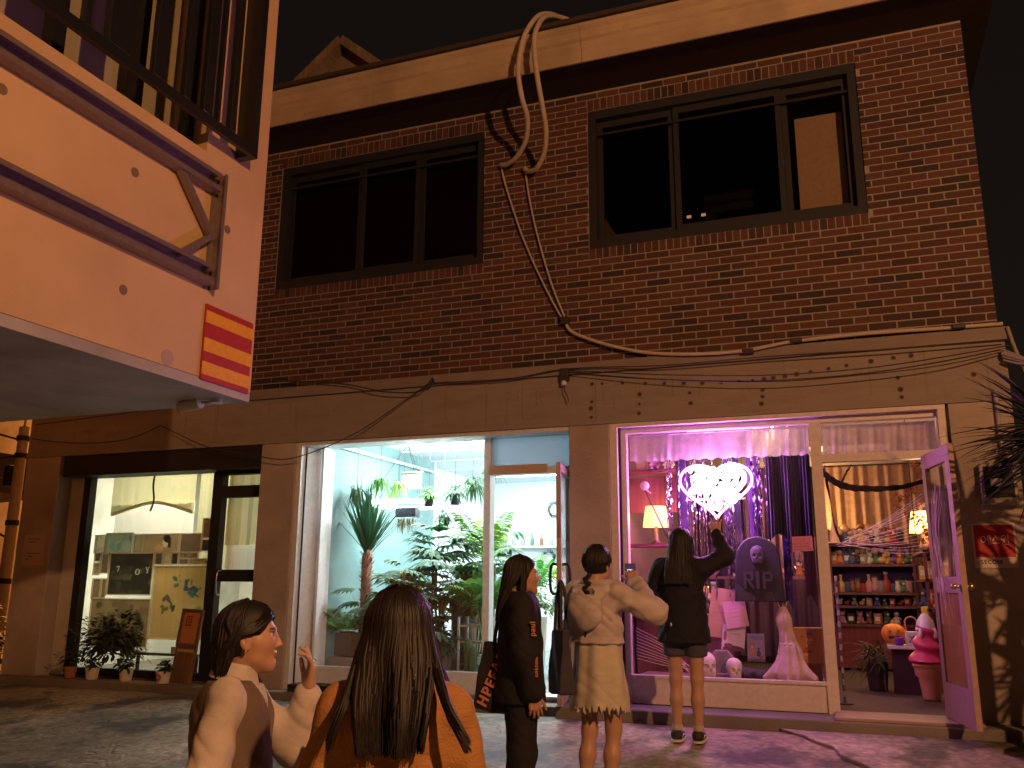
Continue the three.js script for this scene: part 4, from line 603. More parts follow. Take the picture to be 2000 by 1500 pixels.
const cap = (a, b, ra, rb) => { const bx = b[0] - a[0], by = b[1] - a[1], bz = b[2] - a[2], L = bx * bx + by * by + bz * bz || 1e-9; return (x, y, z) => { const px = x - a[0], py = y - a[1], pz = z - a[2]; let t = (px * bx + py * by + pz * bz) / L; t = t < 0 ? 0 : t > 1 ? 1 : t; const dx = px - bx * t, dy = py - by * t, dz = pz - bz * t; return Math.sqrt(dx * dx + dy * dy + dz * dz) - (ra + (rb - ra) * t); }; };
const ell = (c, r) => { const m = Math.min(...r); return (x, y, z) => { const a = (x - c[0]) / r[0], b = (y - c[1]) / r[1], d = (z - c[2]) / r[2], l = Math.sqrt(a * a + b * b + d * d); return (l - 1) * m * (0.6 + 0.4 * Math.min(l, 2)); }; };
// oval-section capsule: like cap but squashed along z (for torsos)
const oval = (a, b, ra, rb, sz) => { const f = cap([a[0], a[1], a[2] / sz], [b[0], b[1], b[2] / sz], ra, rb); return (x, y, z) => f(x, y, z / sz) * Math.min(1, sz + 0.15); };
const blend = (list, k) => (x, y, z) => { let d = 9; for (const f of list) d = smin(d, f(x, y, z), k); return d; };
function skullGeo(cell = 0.004) {
  const b = blend([ell([0, 0.1, -0.012], [0.07, 0.075, 0.085]), ell([0, 0.05, 0.035], [0.05, 0.05, 0.045]), cap([-0.025, 0.018, 0.05], [0.025, 0.018, 0.05], 0.022, 0.022)], 0.03);
  const e1 = ell([-0.027, 0.075, 0.078], [0.021, 0.019, 0.03]), e2 = ell([0.027, 0.075, 0.078], [0.021, 0.019, 0.03]), no = ell([0, 0.047, 0.085], [0.01, 0.014, 0.02]);
  return sdfGeo((x, y, z) => { let d = b(x, y, z); d = Math.max(d, -e1(x, y, z), -e2(x, y, z), -no(x, y, z)); const t = Math.abs(y - 0.024) < 0.002 || (y < 0.04 && y > 0.004 && z > 0.04 && Math.abs(((x + 0.1) % 0.012) - 0.006) < 0.0012) ? 0.003 : 0; return d + t; }, [-0.09, -0.02, -0.11], [0.09, 0.19, 0.1], cell);
}

// ---------- right shop: trinkets under a neon heart ----------
const ORD = ['first', 'second', 'third', 'fourth', 'fifth', 'sixth', 'seventh', 'eighth', 'ninth', 'tenth', 'eleventh', 'twelfth', 'thirteenth', 'fourteenth', 'fifteenth'];
{
  const cloth = globalThis.__cloth;
  const fr = mat([0.7, 0.62, 0.62], 0.5, { map: grainT });
  const s = mesh('shop_front', [box(-2.038, -1.97, 0.1, 2.617, -0.2, -0.01), box(-1.95, -1.9, 0.1, 2.58, -0.16, -0.08), box(-1.97, 0.84, 2.58, 2.617, -0.2, -0.01), box(-1.9, 0.78, 2.53, 2.579, -0.16, -0.08), box(-0.25, -0.16, 0.1, 2.53, -0.17, -0.07), box(-0.16, 0.78, 2.18, 2.25, -0.16, -0.08), box(0.66, 0.78, 0.1, 2.18, -0.16, -0.08), box(0.78, 0.855, 0.1, 2.58, -0.2, -0.01), box(-1.9, -0.25, 0.105, 0.32, -0.15, -0.09), box(-1.9, -0.25, 0.322, 0.345, -0.17, -0.07)], fr, bld);
  tag(s, 'white wooden shop front of the trinket shop');
  mesh('groove', [box(-1.97, -1.95, 0.1, 2.579, -0.15, -0.06), box(0.84, 0.8552, 0.1, 2.579, -0.009, -0.003)], darkMetal, s);
  mesh('pane', box(-1.9, -0.25, 0.345, 2.53, -0.123, -0.117), glassM, s); mesh('pane', box(-0.16, 0.78, 2.25, 2.53, -0.123, -0.117), glassM, s);
  mesh('threshold', rbox(-0.2, 0.86, 0.1, 0.125, -0.16, 0.28, 0.006), mat([0.5, 0.36, 0.27], 0.7, { map: blotchT }), s);
  // wooden door leaf swung out
  const dr = mesh('door', [box(0, 0.09, 0, 2.06, -0.02, 0.02), box(0.62, 0.72, 0, 2.06, -0.02, 0.02), box(0.09, 0.62, 1.94, 2.06, -0.02, 0.02), box(0.09, 0.62, 0, 0.27, -0.02, 0.02), box(0.09, 0.62, 0.95, 1.07, -0.02, 0.02)], mat([0.42, 0.28, 0.26], 0.55, { map: grainT }), bld);
  dr.position.set(0.64, 0.13, -0.05); dr.rotation.y = -1.38; dr.userData.label = 'wooden door leaf swung open';
  mesh('pane', box(0.09, 0.62, 1.07, 1.94, -0.003, 0.003), glassM, dr); mesh('door_panel', rbox(0.09, 0.62, 0.27, 0.95, -0.008, 0.008, 0.004), mat([0.42, 0.22, 0.06], 0.55, { map: woodT }), dr);
  mesh('handle', [new THREE.CylinderGeometry(0.012, 0.012, 0.12, 8).rotateX(Math.PI / 2).translate(0.67, 1.0, 0), ball(0.67, 1.0, 0.06, 0.026), ball(0.67, 1.0, -0.06, 0.026)], mat([0.6, 0.5, 0.4], 0.25, { metal: 0.9 }), dr);
  // room
  const wall = mat([0.34, 0.19, 0.19], 0.85, { map: blotchT });
  mesh('interior_wall', [box(-2.09, -2.05, 0, 2.88, -5, -0.36), box(1.14, 1.18, 0, 2.88, -5, -0.36), box(-2.05, 1.14, 0, 2.88, -5.04, -5), box(0.8, 1.14, 0, 2.88, -0.36, -0.32)], wall, bld);
  mesh('interior_ceiling', box(-2.05, 1.14, 2.76, 2.88, -5, -0.2), mat([0.5, 0.45, 0.45], 0.8), bld);
  mesh('interior_floor', box(-2.05, 1.14, 0, 0.105, -5, -0.17), mat([0.09, 0.055, 0.05], 0.95, { map: grainT, bump: grainB, bs: 0.006 }), bld);
  const led = thing('display_ledge', 'low wooden display ledge inside the trinket shop window', 'ledge', [-1.08, 0.105, -0.42]); mesh('top', rbox(-0.8, 0.8, 0.2, 0.225, -0.24, 0.24), mat([0.25, 0.14, 0.12], 0.6, { map: woodT }), led); mesh('front', box(-0.79, 0.79, 0.005, 0.199, -0.22, -0.2), mat([0.2, 0.1, 0.09], 0.7), led); mesh('front', box(-0.79, 0.79, 0.005, 0.199, 0.2, 0.22), mat([0.2, 0.1, 0.09], 0.7), led);

  // neon heart: outline tube, lettering tubes, clear acrylic board lit by them
  const neon = thing('neon_heart_sign', 'glowing pink and white neon heart sign hanging in the trinket shop window', 'neon sign', [-1.11, 1.98, -0.3]);
  const hp = (t, k) => V(k * 0.0206 * 16 * Math.sin(t) ** 3, k * 0.0175 * (13 * Math.cos(t) - 5 * Math.cos(2 * t) - 2 * Math.cos(3 * t) - Math.cos(4 * t)) + 0.035, 0);
  const out = []; for (let i = 0; i < 40; i++) { const q = hp(i / 40 * 6.2832, 1); out.push([q.x, q.y, 0.012]); }
  const pinkE = [1, 0.34, 0.92], whE = [1, 0.74, 1];
  mesh('heart_tube', tube(out, 0.0115, 160, 8, true), mat([0.9, 0.8, 0.9], 0.3, { em: pinkE, ei: 4 }), neon);
  const strokes = [ // looping script strokes
    [[-0.24, 0.16], [-0.2, 0.2], [-0.14, 0.17], [-0.15, 0.08], [-0.21, 0.0], [-0.24, -0.02], [-0.18, -0.02], [-0.12, 0.03]],
    [[-0.12, 0.03], [-0.06, 0.06], [-0.04, 0.12], [-0.08, 0.15], [-0.11, 0.1], [-0.07, 0.03], [0.0, 0.06]],
    [[0.0, 0.06], [0.04, 0.17], [0.09, 0.2], [0.13, 0.14], [0.1, 0.06], [0.04, 0.03], [0.1, 0.0], [0.18, 0.05]],
    [[0.18, 0.05], [0.21, 0.13], [0.25, 0.14], [0.26, 0.07], [0.22, 0.01], [0.19, -0.02]],
    [[-0.1, -0.06], [-0.05, -0.02], [0.0, -0.05], [0.02, -0.12], [-0.02, -0.18], [-0.06, -0.13], [0.0, -0.08], [0.08, -0.06]],
    [[0.08, -0.06], [0.13, -0.02], [0.18, -0.06], [0.16, -0.12], [0.1, -0.1], [0.13, -0.05], [0.22, -0.08]],
    [[-0.22, 0.1], [-0.16, 0.13], [-0.1, 0.2], [-0.03, 0.16], [-0.05, 0.09]], [[0.02, 0.13], [0.08, 0.11], [0.14, 0.17], [0.2, 0.15], [0.17, 0.09]], [[-0.16, -0.04], [-0.1, 0.0], [-0.03, 0.0], [0.04, -0.01], [0.1, -0.03]],
    [[-0.02, 0.2], [0.0, 0.14], [0.02, 0.11]], [[0.12, 0.22], [0.18, 0.21], [0.22, 0.18]], [[0.0, -0.2], [0.03, -0.16], [0.05, -0.12]]];
  for (const k of strokes) mesh('letter_tube', tube(k.map(([x, y]) => [x, y + 0.02, 0.03]), 0.022, 40, 8), mat([0.95, 0.9, 0.95], 0.3, { em: whE, ei: 9 }), neon);
  mesh('acrylic_bar', [box(-0.3, 0.3, 0.2, 0.215, -0.012, -0.006), box(-0.26, 0.26, -0.08, -0.065, -0.012, -0.006)], mat([0.7, 0.6, 0.7], 0.3), neon);
  for (const x of [-0.2, 0.2]) mesh('chain', tube([[x, 0.25, 0], [x, 0.55, 0]], 0.003, 3, 4), darkMetal, neon);
  { const L = new THREE.PointLight(new THREE.Color().setRGB(0.95, 0.27, 1), 12); L.position.set(0, 0.02, 0.1); L.castShadow = true; L.shadow.radius = 8; neon.add(L); const L2 = L.clone(); L2.intensity = 1.6; L2.position.z = -0.12; neon.add(L2); }

  // chandelier of candle bulbs behind the lace valance
  const ch = thing('chandelier', 'small chandelier of candle bulbs glowing behind the lace valance', 'lamp', [-0.62, 2.5, -0.55]);
  mesh('frame', [new THREE.TorusGeometry(0.17, 0.008, 6, 24).rotateX(Math.PI / 2).translate(0, -0.06, 0), tube([[0, 0.26, 0], [0, -0.06, 0]], 0.008), bar([-0.17, -0.06, 0], [0.17, -0.06, 0], 0.01), bar([0, -0.06, -0.17], [0, -0.06, 0.17], 0.01)], mat([0.4, 0.3, 0.2], 0.3, { metal: 0.8 }), ch);
  for (let i = 0; i < 6; i++) { const a = i * 1.047 + 0.3; mesh('bulb', lathe([[0.001, -0.05], [0.012, -0.05], [0.012, 0], [0.02, 0.03], [0.014, 0.06], [0.001, 0.085]], 0.17 * Math.cos(a), 0, 0.17 * Math.sin(a), 10), mat([0.9, 0.8, 0.6], 0.4, { em: [1, 0.78, 0.42], ei: 14 }), ch); }
  { const L = new THREE.PointLight(new THREE.Color().setRGB(1, 0.7, 0.38), 1.5); L.position.set(0, -0.15, 0); L.castShadow = true; L.shadow.radius = 8; ch.add(L); }
  const tableLamp = (label, pos, k, I) => { const t = thing('table_lamp', label, 'lamp', pos); mesh('lamp_shade', lathe([[0.13 * k, 0], [0.1 * k, 0.2 * k], [0.095 * k, 0.2 * k], [0.125 * k, 0]], 0, 0.16 * k, 0, 20), mat([0.8, 0.6, 0.3], 0.9, { em: [1, 0.62, 0.2], ei: 1.6, phys: { transmission: 0.5, thickness: 0 } }), t); mesh('base', lathe([[0.001, 0], [0.06, 0], [0.02, 0.04], [0.015, 0.2], [0.001, 0.2]].map(([a, b]) => [a * k, b * k])), mat([0.2, 0.12, 0.06], 0.4), t); mesh('bulb', ball(0, 0.25 * k, 0, 0.03 * k), mat([1, 0.9, 0.7], 0.4, { em: [1, 0.7, 0.32], ei: 20 }), t); const L = new THREE.PointLight(new THREE.Color().setRGB(1, 0.62, 0.26), I); L.position.set(0, 0.25 * k, 0); L.castShadow = true; L.shadow.radius = 2; t.add(L); return t; };
  tableLamp('table lamp with a glowing yellow shade at the left of the trinket shop window', [-1.74, 1.52, -0.6], 1, 0.35);
  tableLamp('glowing lamp on the right inside the trinket shop doorway', [0.75, 1.5, -2.2], 1.1, 4);
  tableLamp('small warm lamp far back above the trinket shelves', [-0.6, 1.75, -4.55], 1.2, 3);
  lightPanel(bld, 'ceiling_light', 0.1, 2.74, -3.2, 0.9, 0.3, 0, [1, 0.58, 0.26], 16, 2);
  lightPanel(bld, 'ceiling_light', -1.1, 2.74, -1.6, 0.9, 0.3, 0, [0.8, 0.4, 1], 2.5, 1.5);

  // lace valances, black drapes, tinsel
  const lace = mat([0.7, 0.55, 0.7], 0.9, { map: clothT, phys: { transmission: 0.45, thickness: 0 } });
  const v1 = thing('lace_valance', 'gathered pale lace valance across the top of the trinket shop window', 'valance'); mesh('lace', cloth(-1.89, -0.26, 2.53, (t) => 2.27 + 0.008 * Math.sin(t * 90), -0.2, 0.014, 160), lace, v1); mesh('rod', tube([[-1.9, 2.52, -0.2], [-0.25, 2.52, -0.2]], 0.008), whitePaint, v1);
  const v2 = thing('lace_valance', 'short lace valance above the open trinket shop door', 'valance'); mesh('lace', cloth(-0.15, 0.77, 2.52, (t) => 2.27 + 0.01 * Math.sin(t * 60), -0.22, 0.014, 90), lace, v2);
  const drape = thing('black_drape', 'dark purple black fabric draped down beside the window mullion', 'drape'); mesh('fabric', cloth(-0.66, -0.27, 2.28, (t) => 1.5 + 0.08 * Math.sin(t * 7), -0.3, 0.03, 60), mat([0.02, 0.014, 0.035], 0.8, { bump: clothB, bs: 0.001 }), drape);
  const tin = [mat([0.75, 0.7, 0.8], 0.15, { metal: 1 }), mat([0.35, 0.2, 0.6], 0.15, { metal: 1 })];
  for (const [x, z, l] of [[-1.52, -0.34, 'silver tinsel strands left of the neon heart'], [-1.36, -0.45, 'silver tinsel strands just behind the left edge of the neon heart'], [-1.2, -0.42, 'tinsel strands hanging under the left of the heart'], [-0.98, -0.4, 'tinsel strands hanging under the right of the heart'], [-0.72, -0.36, 'violet tinsel strands right of the heart'], [-0.46, -0.34, 'violet tinsel strands in front of the black drape']]) {
    const t = thing('tinsel_strands', l, 'tinsel', [x, 0, z], 0, 'tinsel hanging in the trinket shop window');
    for (let i = 0; i < 9; i++) { const P = [], x0 = rr(-0.07, 0.07), z0 = rr(-0.03, 0.03), yb = rr(0.95, 1.45); for (let k = 0; k <= 10; k++) P.push([x0 + rr(-0.008, 0.008), 2.55 - (2.55 - yb) * k / 10, z0 + rr(-0.008, 0.008)]); const c = new THREE.CatmullRomCurve3(P.map((q) => V(...q))), pts = c.getPoints(36), pos = []; pts.forEach((q, k) => { const a = k * 0.9 + i; pos.push(q.x + 0.006 * Math.cos(a), q.y, q.z + 0.006 * Math.sin(a), q.x - 0.006 * Math.cos(a), q.y, q.z - 0.006 * Math.sin(a)); }); const I = []; for (let k = 0; k < 36; k++) I.push(k * 2, k * 2 + 1, k * 2 + 2, k * 2 + 1, k * 2 + 3, k * 2 + 2); const g = new THREE.BufferGeometry(); g.setAttribute('position', new THREE.Float32BufferAttribute(pos, 3)); g.setIndex(I); g.computeVertexNormals(); mesh('strand', g, tin[x > -0.8 ? 1 : i % 3 ? 0 : 1], t); }
  }
  for (const [x, z, w, yb, c, l] of [[-1.45, -0.5, 0.12, 1.1, [0.1, 0.04, 0.18], 'violet cloth strip left behind the neon heart'], [-1.0, -0.52, 0.16, 1.2, [0.03, 0.02, 0.05], 'black cloth strip straight behind the neon heart'], [-0.8, -0.5, 0.1, 1.3, [0.16, 0.06, 0.28], 'purple cloth strip right behind the neon heart'], [-0.52, -0.4, 0.07, 0.95, [0.08, 0.04, 0.4], 'bright violet ribbon hanging right of the tombstone'], [-0.33, -0.4, 0.1, 1.0, [0.25, 0.1, 0.16], 'dull pink cloth strip beside the mullion']]) { const t = thing('cloth_strip', l, 'cloth', [0, 0, 0], 0, 'cloth strips in the trinket window'); mesh('cloth', cloth(x - w / 2, x + w / 2, 2.5, (q) => yb + 0.05 * Math.sin(q * 5), z, 0.02, 24), mat(c, 0.8, { map: clothT }), t); }
  // tombstone with a skull and letters in relief
  const tb = thing('toy_tombstone', 'dark rounded toy tombstone reading RIP under a skull, hanging in the window', 'tombstone', [-0.77, 1.0, -0.33]);
  const pr = []; for (let i = 0; i <= 16; i++) { const a = Math.PI * i / 16; pr.push([0.18 * Math.cos(a), 0.36 + 0.19 * Math.sin(a)]); }
  const tm = mat([0.022, 0.02, 0.028], 0.75, { map: grainT, bump: blotchB, bs: 0.006 });
  mesh('slab', extrude([[0.205, 0], ...pr, [-0.205, 0]], 0.05, 0.012), tm, tb);
  const skR = skullGeo(0.005); mesh('skull_relief', skR.clone().scale(0.95, 0.95, 0.5).translate(0, 0.32, 0.05), mat([0.06, 0.05, 0.075], 0.75), tb);
  { const lm = mat([0.055, 0.045, 0.07], 0.75), B = (x0, x1, y0, y1) => box(x0, x1, y0, y1, 0.062, 0.075); mesh('letter', [B(-0.13, -0.105, 0.1, 0.25), B(-0.105, -0.05, 0.225, 0.25), B(-0.105, -0.05, 0.17, 0.19), B(-0.065, -0.045, 0.19, 0.225), bar([-0.09, 0.175, 0.0685], [-0.045, 0.105, 0.0685], 0.022, 0.012)], lm, tb); mesh('letter', B(-0.02, 0.008, 0.1, 0.25), lm, tb); mesh('letter', [B(0.035, 0.06, 0.1, 0.25), B(0.06, 0.115, 0.225, 0.25), B(0.06, 0.115, 0.165, 0.187), B(0.1, 0.125, 0.187, 0.225)], lm, tb); }
  for (const x of [-0.1, 0.1]) mesh('string', tube([[x, 0.53, 0.02], [x, 1.5, 0.02]], 0.003, 3, 4), darkMetal, tb);
  // skulls and small stones on the ledge
  const bone = mat([0.55, 0.48, 0.4], 0.7, { map: grainT });
  for (const [x, y, z, r, k, l] of [[-1.27, 0.33, -0.32, 0.5, 1.25, 'larger skull at the left end of the ledge behind the bare legs'], [-1.02, 0.33, -0.28, 0.3, 1.0, 'smaller pale skull on the ledge beside the grey stone']]) { const o = tag(rawMesh('toy_skull', skullGeo(0.004), bone), l, 'skull', 'skulls on the window ledge'); o.position.set(x, y, z); o.rotation.y = r; o.scale.setScalar(k); }
  const gs = thing('small_gravestone', 'small grey mesh covered gravestone behind the skulls', 'gravestone', [-1.14, 0.331, -0.42]); mesh('stone', extrude([[0.1, 0], [0.1, 0.16], [0.05, 0.22], [-0.05, 0.22], [-0.1, 0.16], [-0.1, 0]], 0.04, 0.01), mat([0.2, 0.16, 0.19], 0.8, { map: grainT, bump: blotchB, bs: 0.004 }), gs); mesh('base', rbox(-0.13, 0.13, 0, 0.03, -0.02, 0.07), mat([0.2, 0.16, 0.19], 0.8), gs);
  // printed sheets and cards leaning in the window
  const sheet = (label, x, y, z, w, h, rz, ry, draw, cat = 'paper') => { const t = thing('printed_sheet', label, cat, [x, y, z]); t.rotation.set(-0.12, ry, rz); const m = mat([1, 1, 1], 0.7, { map: canvasTex(96, Math.round(96 * h / w), draw) }); mesh('backing', box(-w / 2, w / 2, 0, h, -0.006, -0.001), mat([0.6, 0.55, 0.5], 0.8), t); panel('print', w, h, 0, m, t, [0, h / 2, 0.002]); };
  const fill = (bg, bits) => (c, w, h) => { c.fillStyle = bg; c.fillRect(0, 0, w, h); for (const [k, x, y, a, b] of bits) { c.fillStyle = k; c.beginPath(); c.ellipse(w * x, h * y, w * a, h * b, 0, 0, 7); c.fill(); } };
  sheet('large tan sheet standing left of the tombstone', -1.12, 0.66, -0.44, 0.3, 0.44, -0.12, 0.1, fill('#9d7a60', [['#a5826a', 0.4, 0.3, 0.5, 0.02], ['#8f6d55', 0.5, 0.5, 0.4, 0.015], ['#a5826a', 0.5, 0.7, 0.45, 0.015]]));
  sheet('pale pink card hanging below the left corner of the tombstone', -0.98, 0.76, -0.36, 0.2, 0.24, 0.15, -0.1, fill('#b98f96', [['#a87f88', 0.5, 0.3, 0.35, 0.02], ['#a87f88', 0.45, 0.45, 0.3, 0.02], ['#a87f88', 0.5, 0.6, 0.33, 0.02]]));
  sheet('white sheet with a dark swoosh low in the window', -1.04, 0.56, -0.39, 0.2, 0.22, -0.1, 0, fill('#bfb0c4', [['#4a2030', 0.55, 0.95, 0.5, 0.14], ['#6b3040', 0.3, 0.82, 0.2, 0.08], ['#8a4a3a', 0.12, 0.45, 0.07, 0.2], ['#a596ac', 0.6, 0.35, 0.25, 0.03]]));
  sheet('picture card of small figures under a grey sky', -0.84, 0.47, -0.4, 0.15, 0.24, 0, 0, fill('#7d769a', [['#6a6488', 0.6, 0.15, 0.4, 0.08], ['#a5523c', 0.3, 0.38, 0.16, 0.05], ['#c08f66', 0.3, 0.48, 0.07, 0.05], ['#b56a4a', 0.27, 0.66, 0.12, 0.13], ['#332c3c', 0.66, 0.55, 0.06, 0.05], ['#3f3546', 0.66, 0.72, 0.12, 0.12], ['#8f3f52', 0.8, 0.84, 0.1, 0.08], ['#584f68', 0.5, 0.95, 0.5, 0.06]]), 'picture');
  sheet('pink handwritten notice taped on the glass beside the mullion', -0.37, 1.42, -0.135, 0.17, 0.13, 0.03, 0, (c, w, h) => { c.fillStyle = '#b3756c'; c.fillRect(0, 0, w, h); c.fillStyle = '#8a4a48'; for (let y = 12; y < h - 8; y += 12) for (let x = 8; x < w - 12; x += 9) if (rnd() < 0.8) c.fillRect(x, y, 6, 4); }, 'notice');
  // draped cloth figure
  const gh = thing('cloth_figure', 'pale draped cloth figure with a narrow neck standing at the right of the ledge', 'figure', [-0.55, 0.331, -0.33]);
  const body = blend([cap([0, 0.06, 0], [0.01, 0.2, 0], 0.15, 0.1), cap([0.01, 0.2, 0], [-0.03, 0.5, 0], 0.085, 0.05), cap([-0.03, 0.5, 0], [-0.03, 0.58, 0], 0.055, 0.04), cap([0.05, 0.12, 0.05], [0.2, 0.02, 0.08], 0.06, 0.03), cap([-0.06, 0.1, 0.04], [-0.2, 0.02, 0.06], 0.06, 0.03)], 0.06);
  rawMesh('cloth', sdfGeo((x, y, z) => Math.max(body(x, y, z) + 0.008 * Math.sin(Math.atan2(z, x + 0.02) * 11 + y * 6) * (1 - y), -y + 0.002), [-0.27, -0.02, -0.2], [0.29, 0.66, 0.2], 0.009), mat([0.6, 0.45, 0.42], 0.85, { bump: clothB, bs: 0.002, map: clothT }), gh);
  mesh('tie', new THREE.TorusGeometry(0.072, 0.012, 6, 20).rotateX(Math.PI / 2).translate(0, 0.3, 0), mat([0.5, 0.4, 0.35], 0.9), gh); for (const x of [-0.055, -0.03, -0.01]) mesh('spike', bar([x, 0.6, 0], [x + (x + 0.03) * 0.8, 0.66, 0], 0.008), bone, gh);
  const db = thing('black_bundle', 'low black bundle lying on the ledge between skull and cloth figure', 'bundle', [-0.85, 0.331, -0.3]); rawMesh('fabric', sdfGeo(((f) => (x, y, z) => Math.max(f(x, y, z) + 0.006 * Math.sin(x * 60 + z * 40) * Math.sin(y * 70), -y + 0.002))(blend([cap([-0.1, 0.04, 0], [0.1, 0.03, 0], 0.055, 0.05)], 0.01)), [-0.18, -0.01, -0.08], [0.18, 0.12, 0.08], 0.008), mat([0.02, 0.016, 0.025], 0.7), db);
  const ob = thing('gift_box', 'orange printed box with dark patches behind the cloth figure', 'box', [-0.39, 0.331, -0.42]); mesh('box', rbox(-0.12, 0.12, 0.14, 0.44, -0.06, 0.06), mat([0.55, 0.24, 0.08], 0.6, { map: blotchT }), ob); mesh('base', rbox(-0.1, 0.1, 0, 0.139, -0.05, 0.05), mat([0.2, 0.06, 0.06], 0.7), ob); for (let i = 0; i < 9; i++) mesh('patch', rbox(-0.1 + rr(0, 0.16), -0.06 + rr(0, 0.1), 0.18 + i * 0.025, 0.2 + i * 0.025, 0.0605, 0.063, 0.001), mat(pick([[0.25, 0.05, 0.2], [0.6, 0.35, 0.1], [0.3, 0.02, 0.05]]), 0.6), ob);
  // left shelf in window: board, lamp shelf, jars, plush
  const sf = thing('window_shelf', 'dark red wall shelf with a back board at the left of the trinket window', 'shelf', [-1.75, 1.5, -0.6]); const red = mat([0.3, 0.06, 0.1], 0.6, { map: woodT }); mesh('board', box(-0.28, 0.24, 0.33, 0.68, -0.16, -0.14), red, sf); mesh('shelf', box(-0.28, 0.24, 0.7, 0.73, -0.139, 0.12), red, sf); mesh('shelf', box(-0.28, 0.24, -0.012, 0.015, -0.139, 0.12), red, sf);
  const jr = thing('tan_carton', 'tall tan carton on top of the red wall shelf', 'carton', [-1.86, 2.232, -0.58]); mesh('box', rbox(-0.05, 0.05, 0, 0.26, -0.05, 0.05), mat([0.6, 0.4, 0.22], 0.8), jr); mesh('label', box(-0.03, 0.03, 0.15, 0.2, 0.0505, 0.052), mat([0.3, 0.2, 0.12], 0.8), jr);
  const plush = (label, x, y, z, c) => { const t = thing('plush_toy', label, 'toy', [x, y, z]); const f = blend([ell([0, 0.05, 0], [0.045, 0.05, 0.04]), ell([0, 0.115, 0.005], [0.05, 0.045, 0.042]), ell([-0.04, 0.155, 0], [0.018, 0.02, 0.012]), ell([0.04, 0.155, 0], [0.018, 0.02, 0.012]), cap([-0.03, 0.07, 0.02], [-0.05, 0.04, 0.045], 0.016, 0.014), cap([0.03, 0.07, 0.02], [0.05, 0.04, 0.045], 0.016, 0.014), cap([-0.02, 0.02, 0.02], [-0.03, 0.015, 0.06], 0.018, 0.016), cap([0.02, 0.02, 0.02], [0.03, 0.015, 0.06], 0.018, 0.016)], 0.012); rawMesh('body', sdfGeo(f, [-0.08, -0.01, -0.06], [0.08, 0.19, 0.09], 0.006), mat(c, 0.9, { bump: clothB, bs: 0.002 }), t); mesh('face', [ball(-0.016, 0.122, 0.044, 0.006), ball(0.016, 0.122, 0.044, 0.006), ball(0, 0.106, 0.047, 0.007)], mat([0.02, 0.01, 0.01], 0.3), t); return t; };
  plush('small pink plush toy on the red wall shelf', -1.72, 2.232, -0.56, [0.6, 0.3, 0.45]); plush('pale yellow plush toy at the end of the red wall shelf', -1.58, 2.232, -0.54, [0.7, 0.55, 0.25]);
  const wand = thing('toy_wand', 'dark stick with a round pale head leaning in the left of the window', 'wand', [-1.78, 2.05, -0.3]); mesh('stick', tube([[0, -0.03, 0], [0.2, -0.5, -0.05]], 0.007), darkMetal, wand); mesh('head', [ball(0, 0, 0, 0.045, 1, 1, 0.5), bar([0.02, -0.04, 0], [0.06, -0.07, 0], 0.012)], mat([0.6, 0.4, 0.5], 0.5), wand);
  // left inside: counter with clutter behind p5
  const cab = thing('counter_cabinet', 'dark red counter along the left wall of the trinket shop', 'cabinet', [-1.6, 0.105, -1.3]); mesh('body', rbox(-0.42, 0.4, 0.003, 0.72, -0.5, 0.45), mat([0.2, 0.05, 0.06], 0.6, { map: woodT }), cab); mesh('top', rbox(-0.43, 0.42, 0.721, 0.75, -0.52, 0.48), mat([0.3, 0.12, 0.1], 0.5), cab);
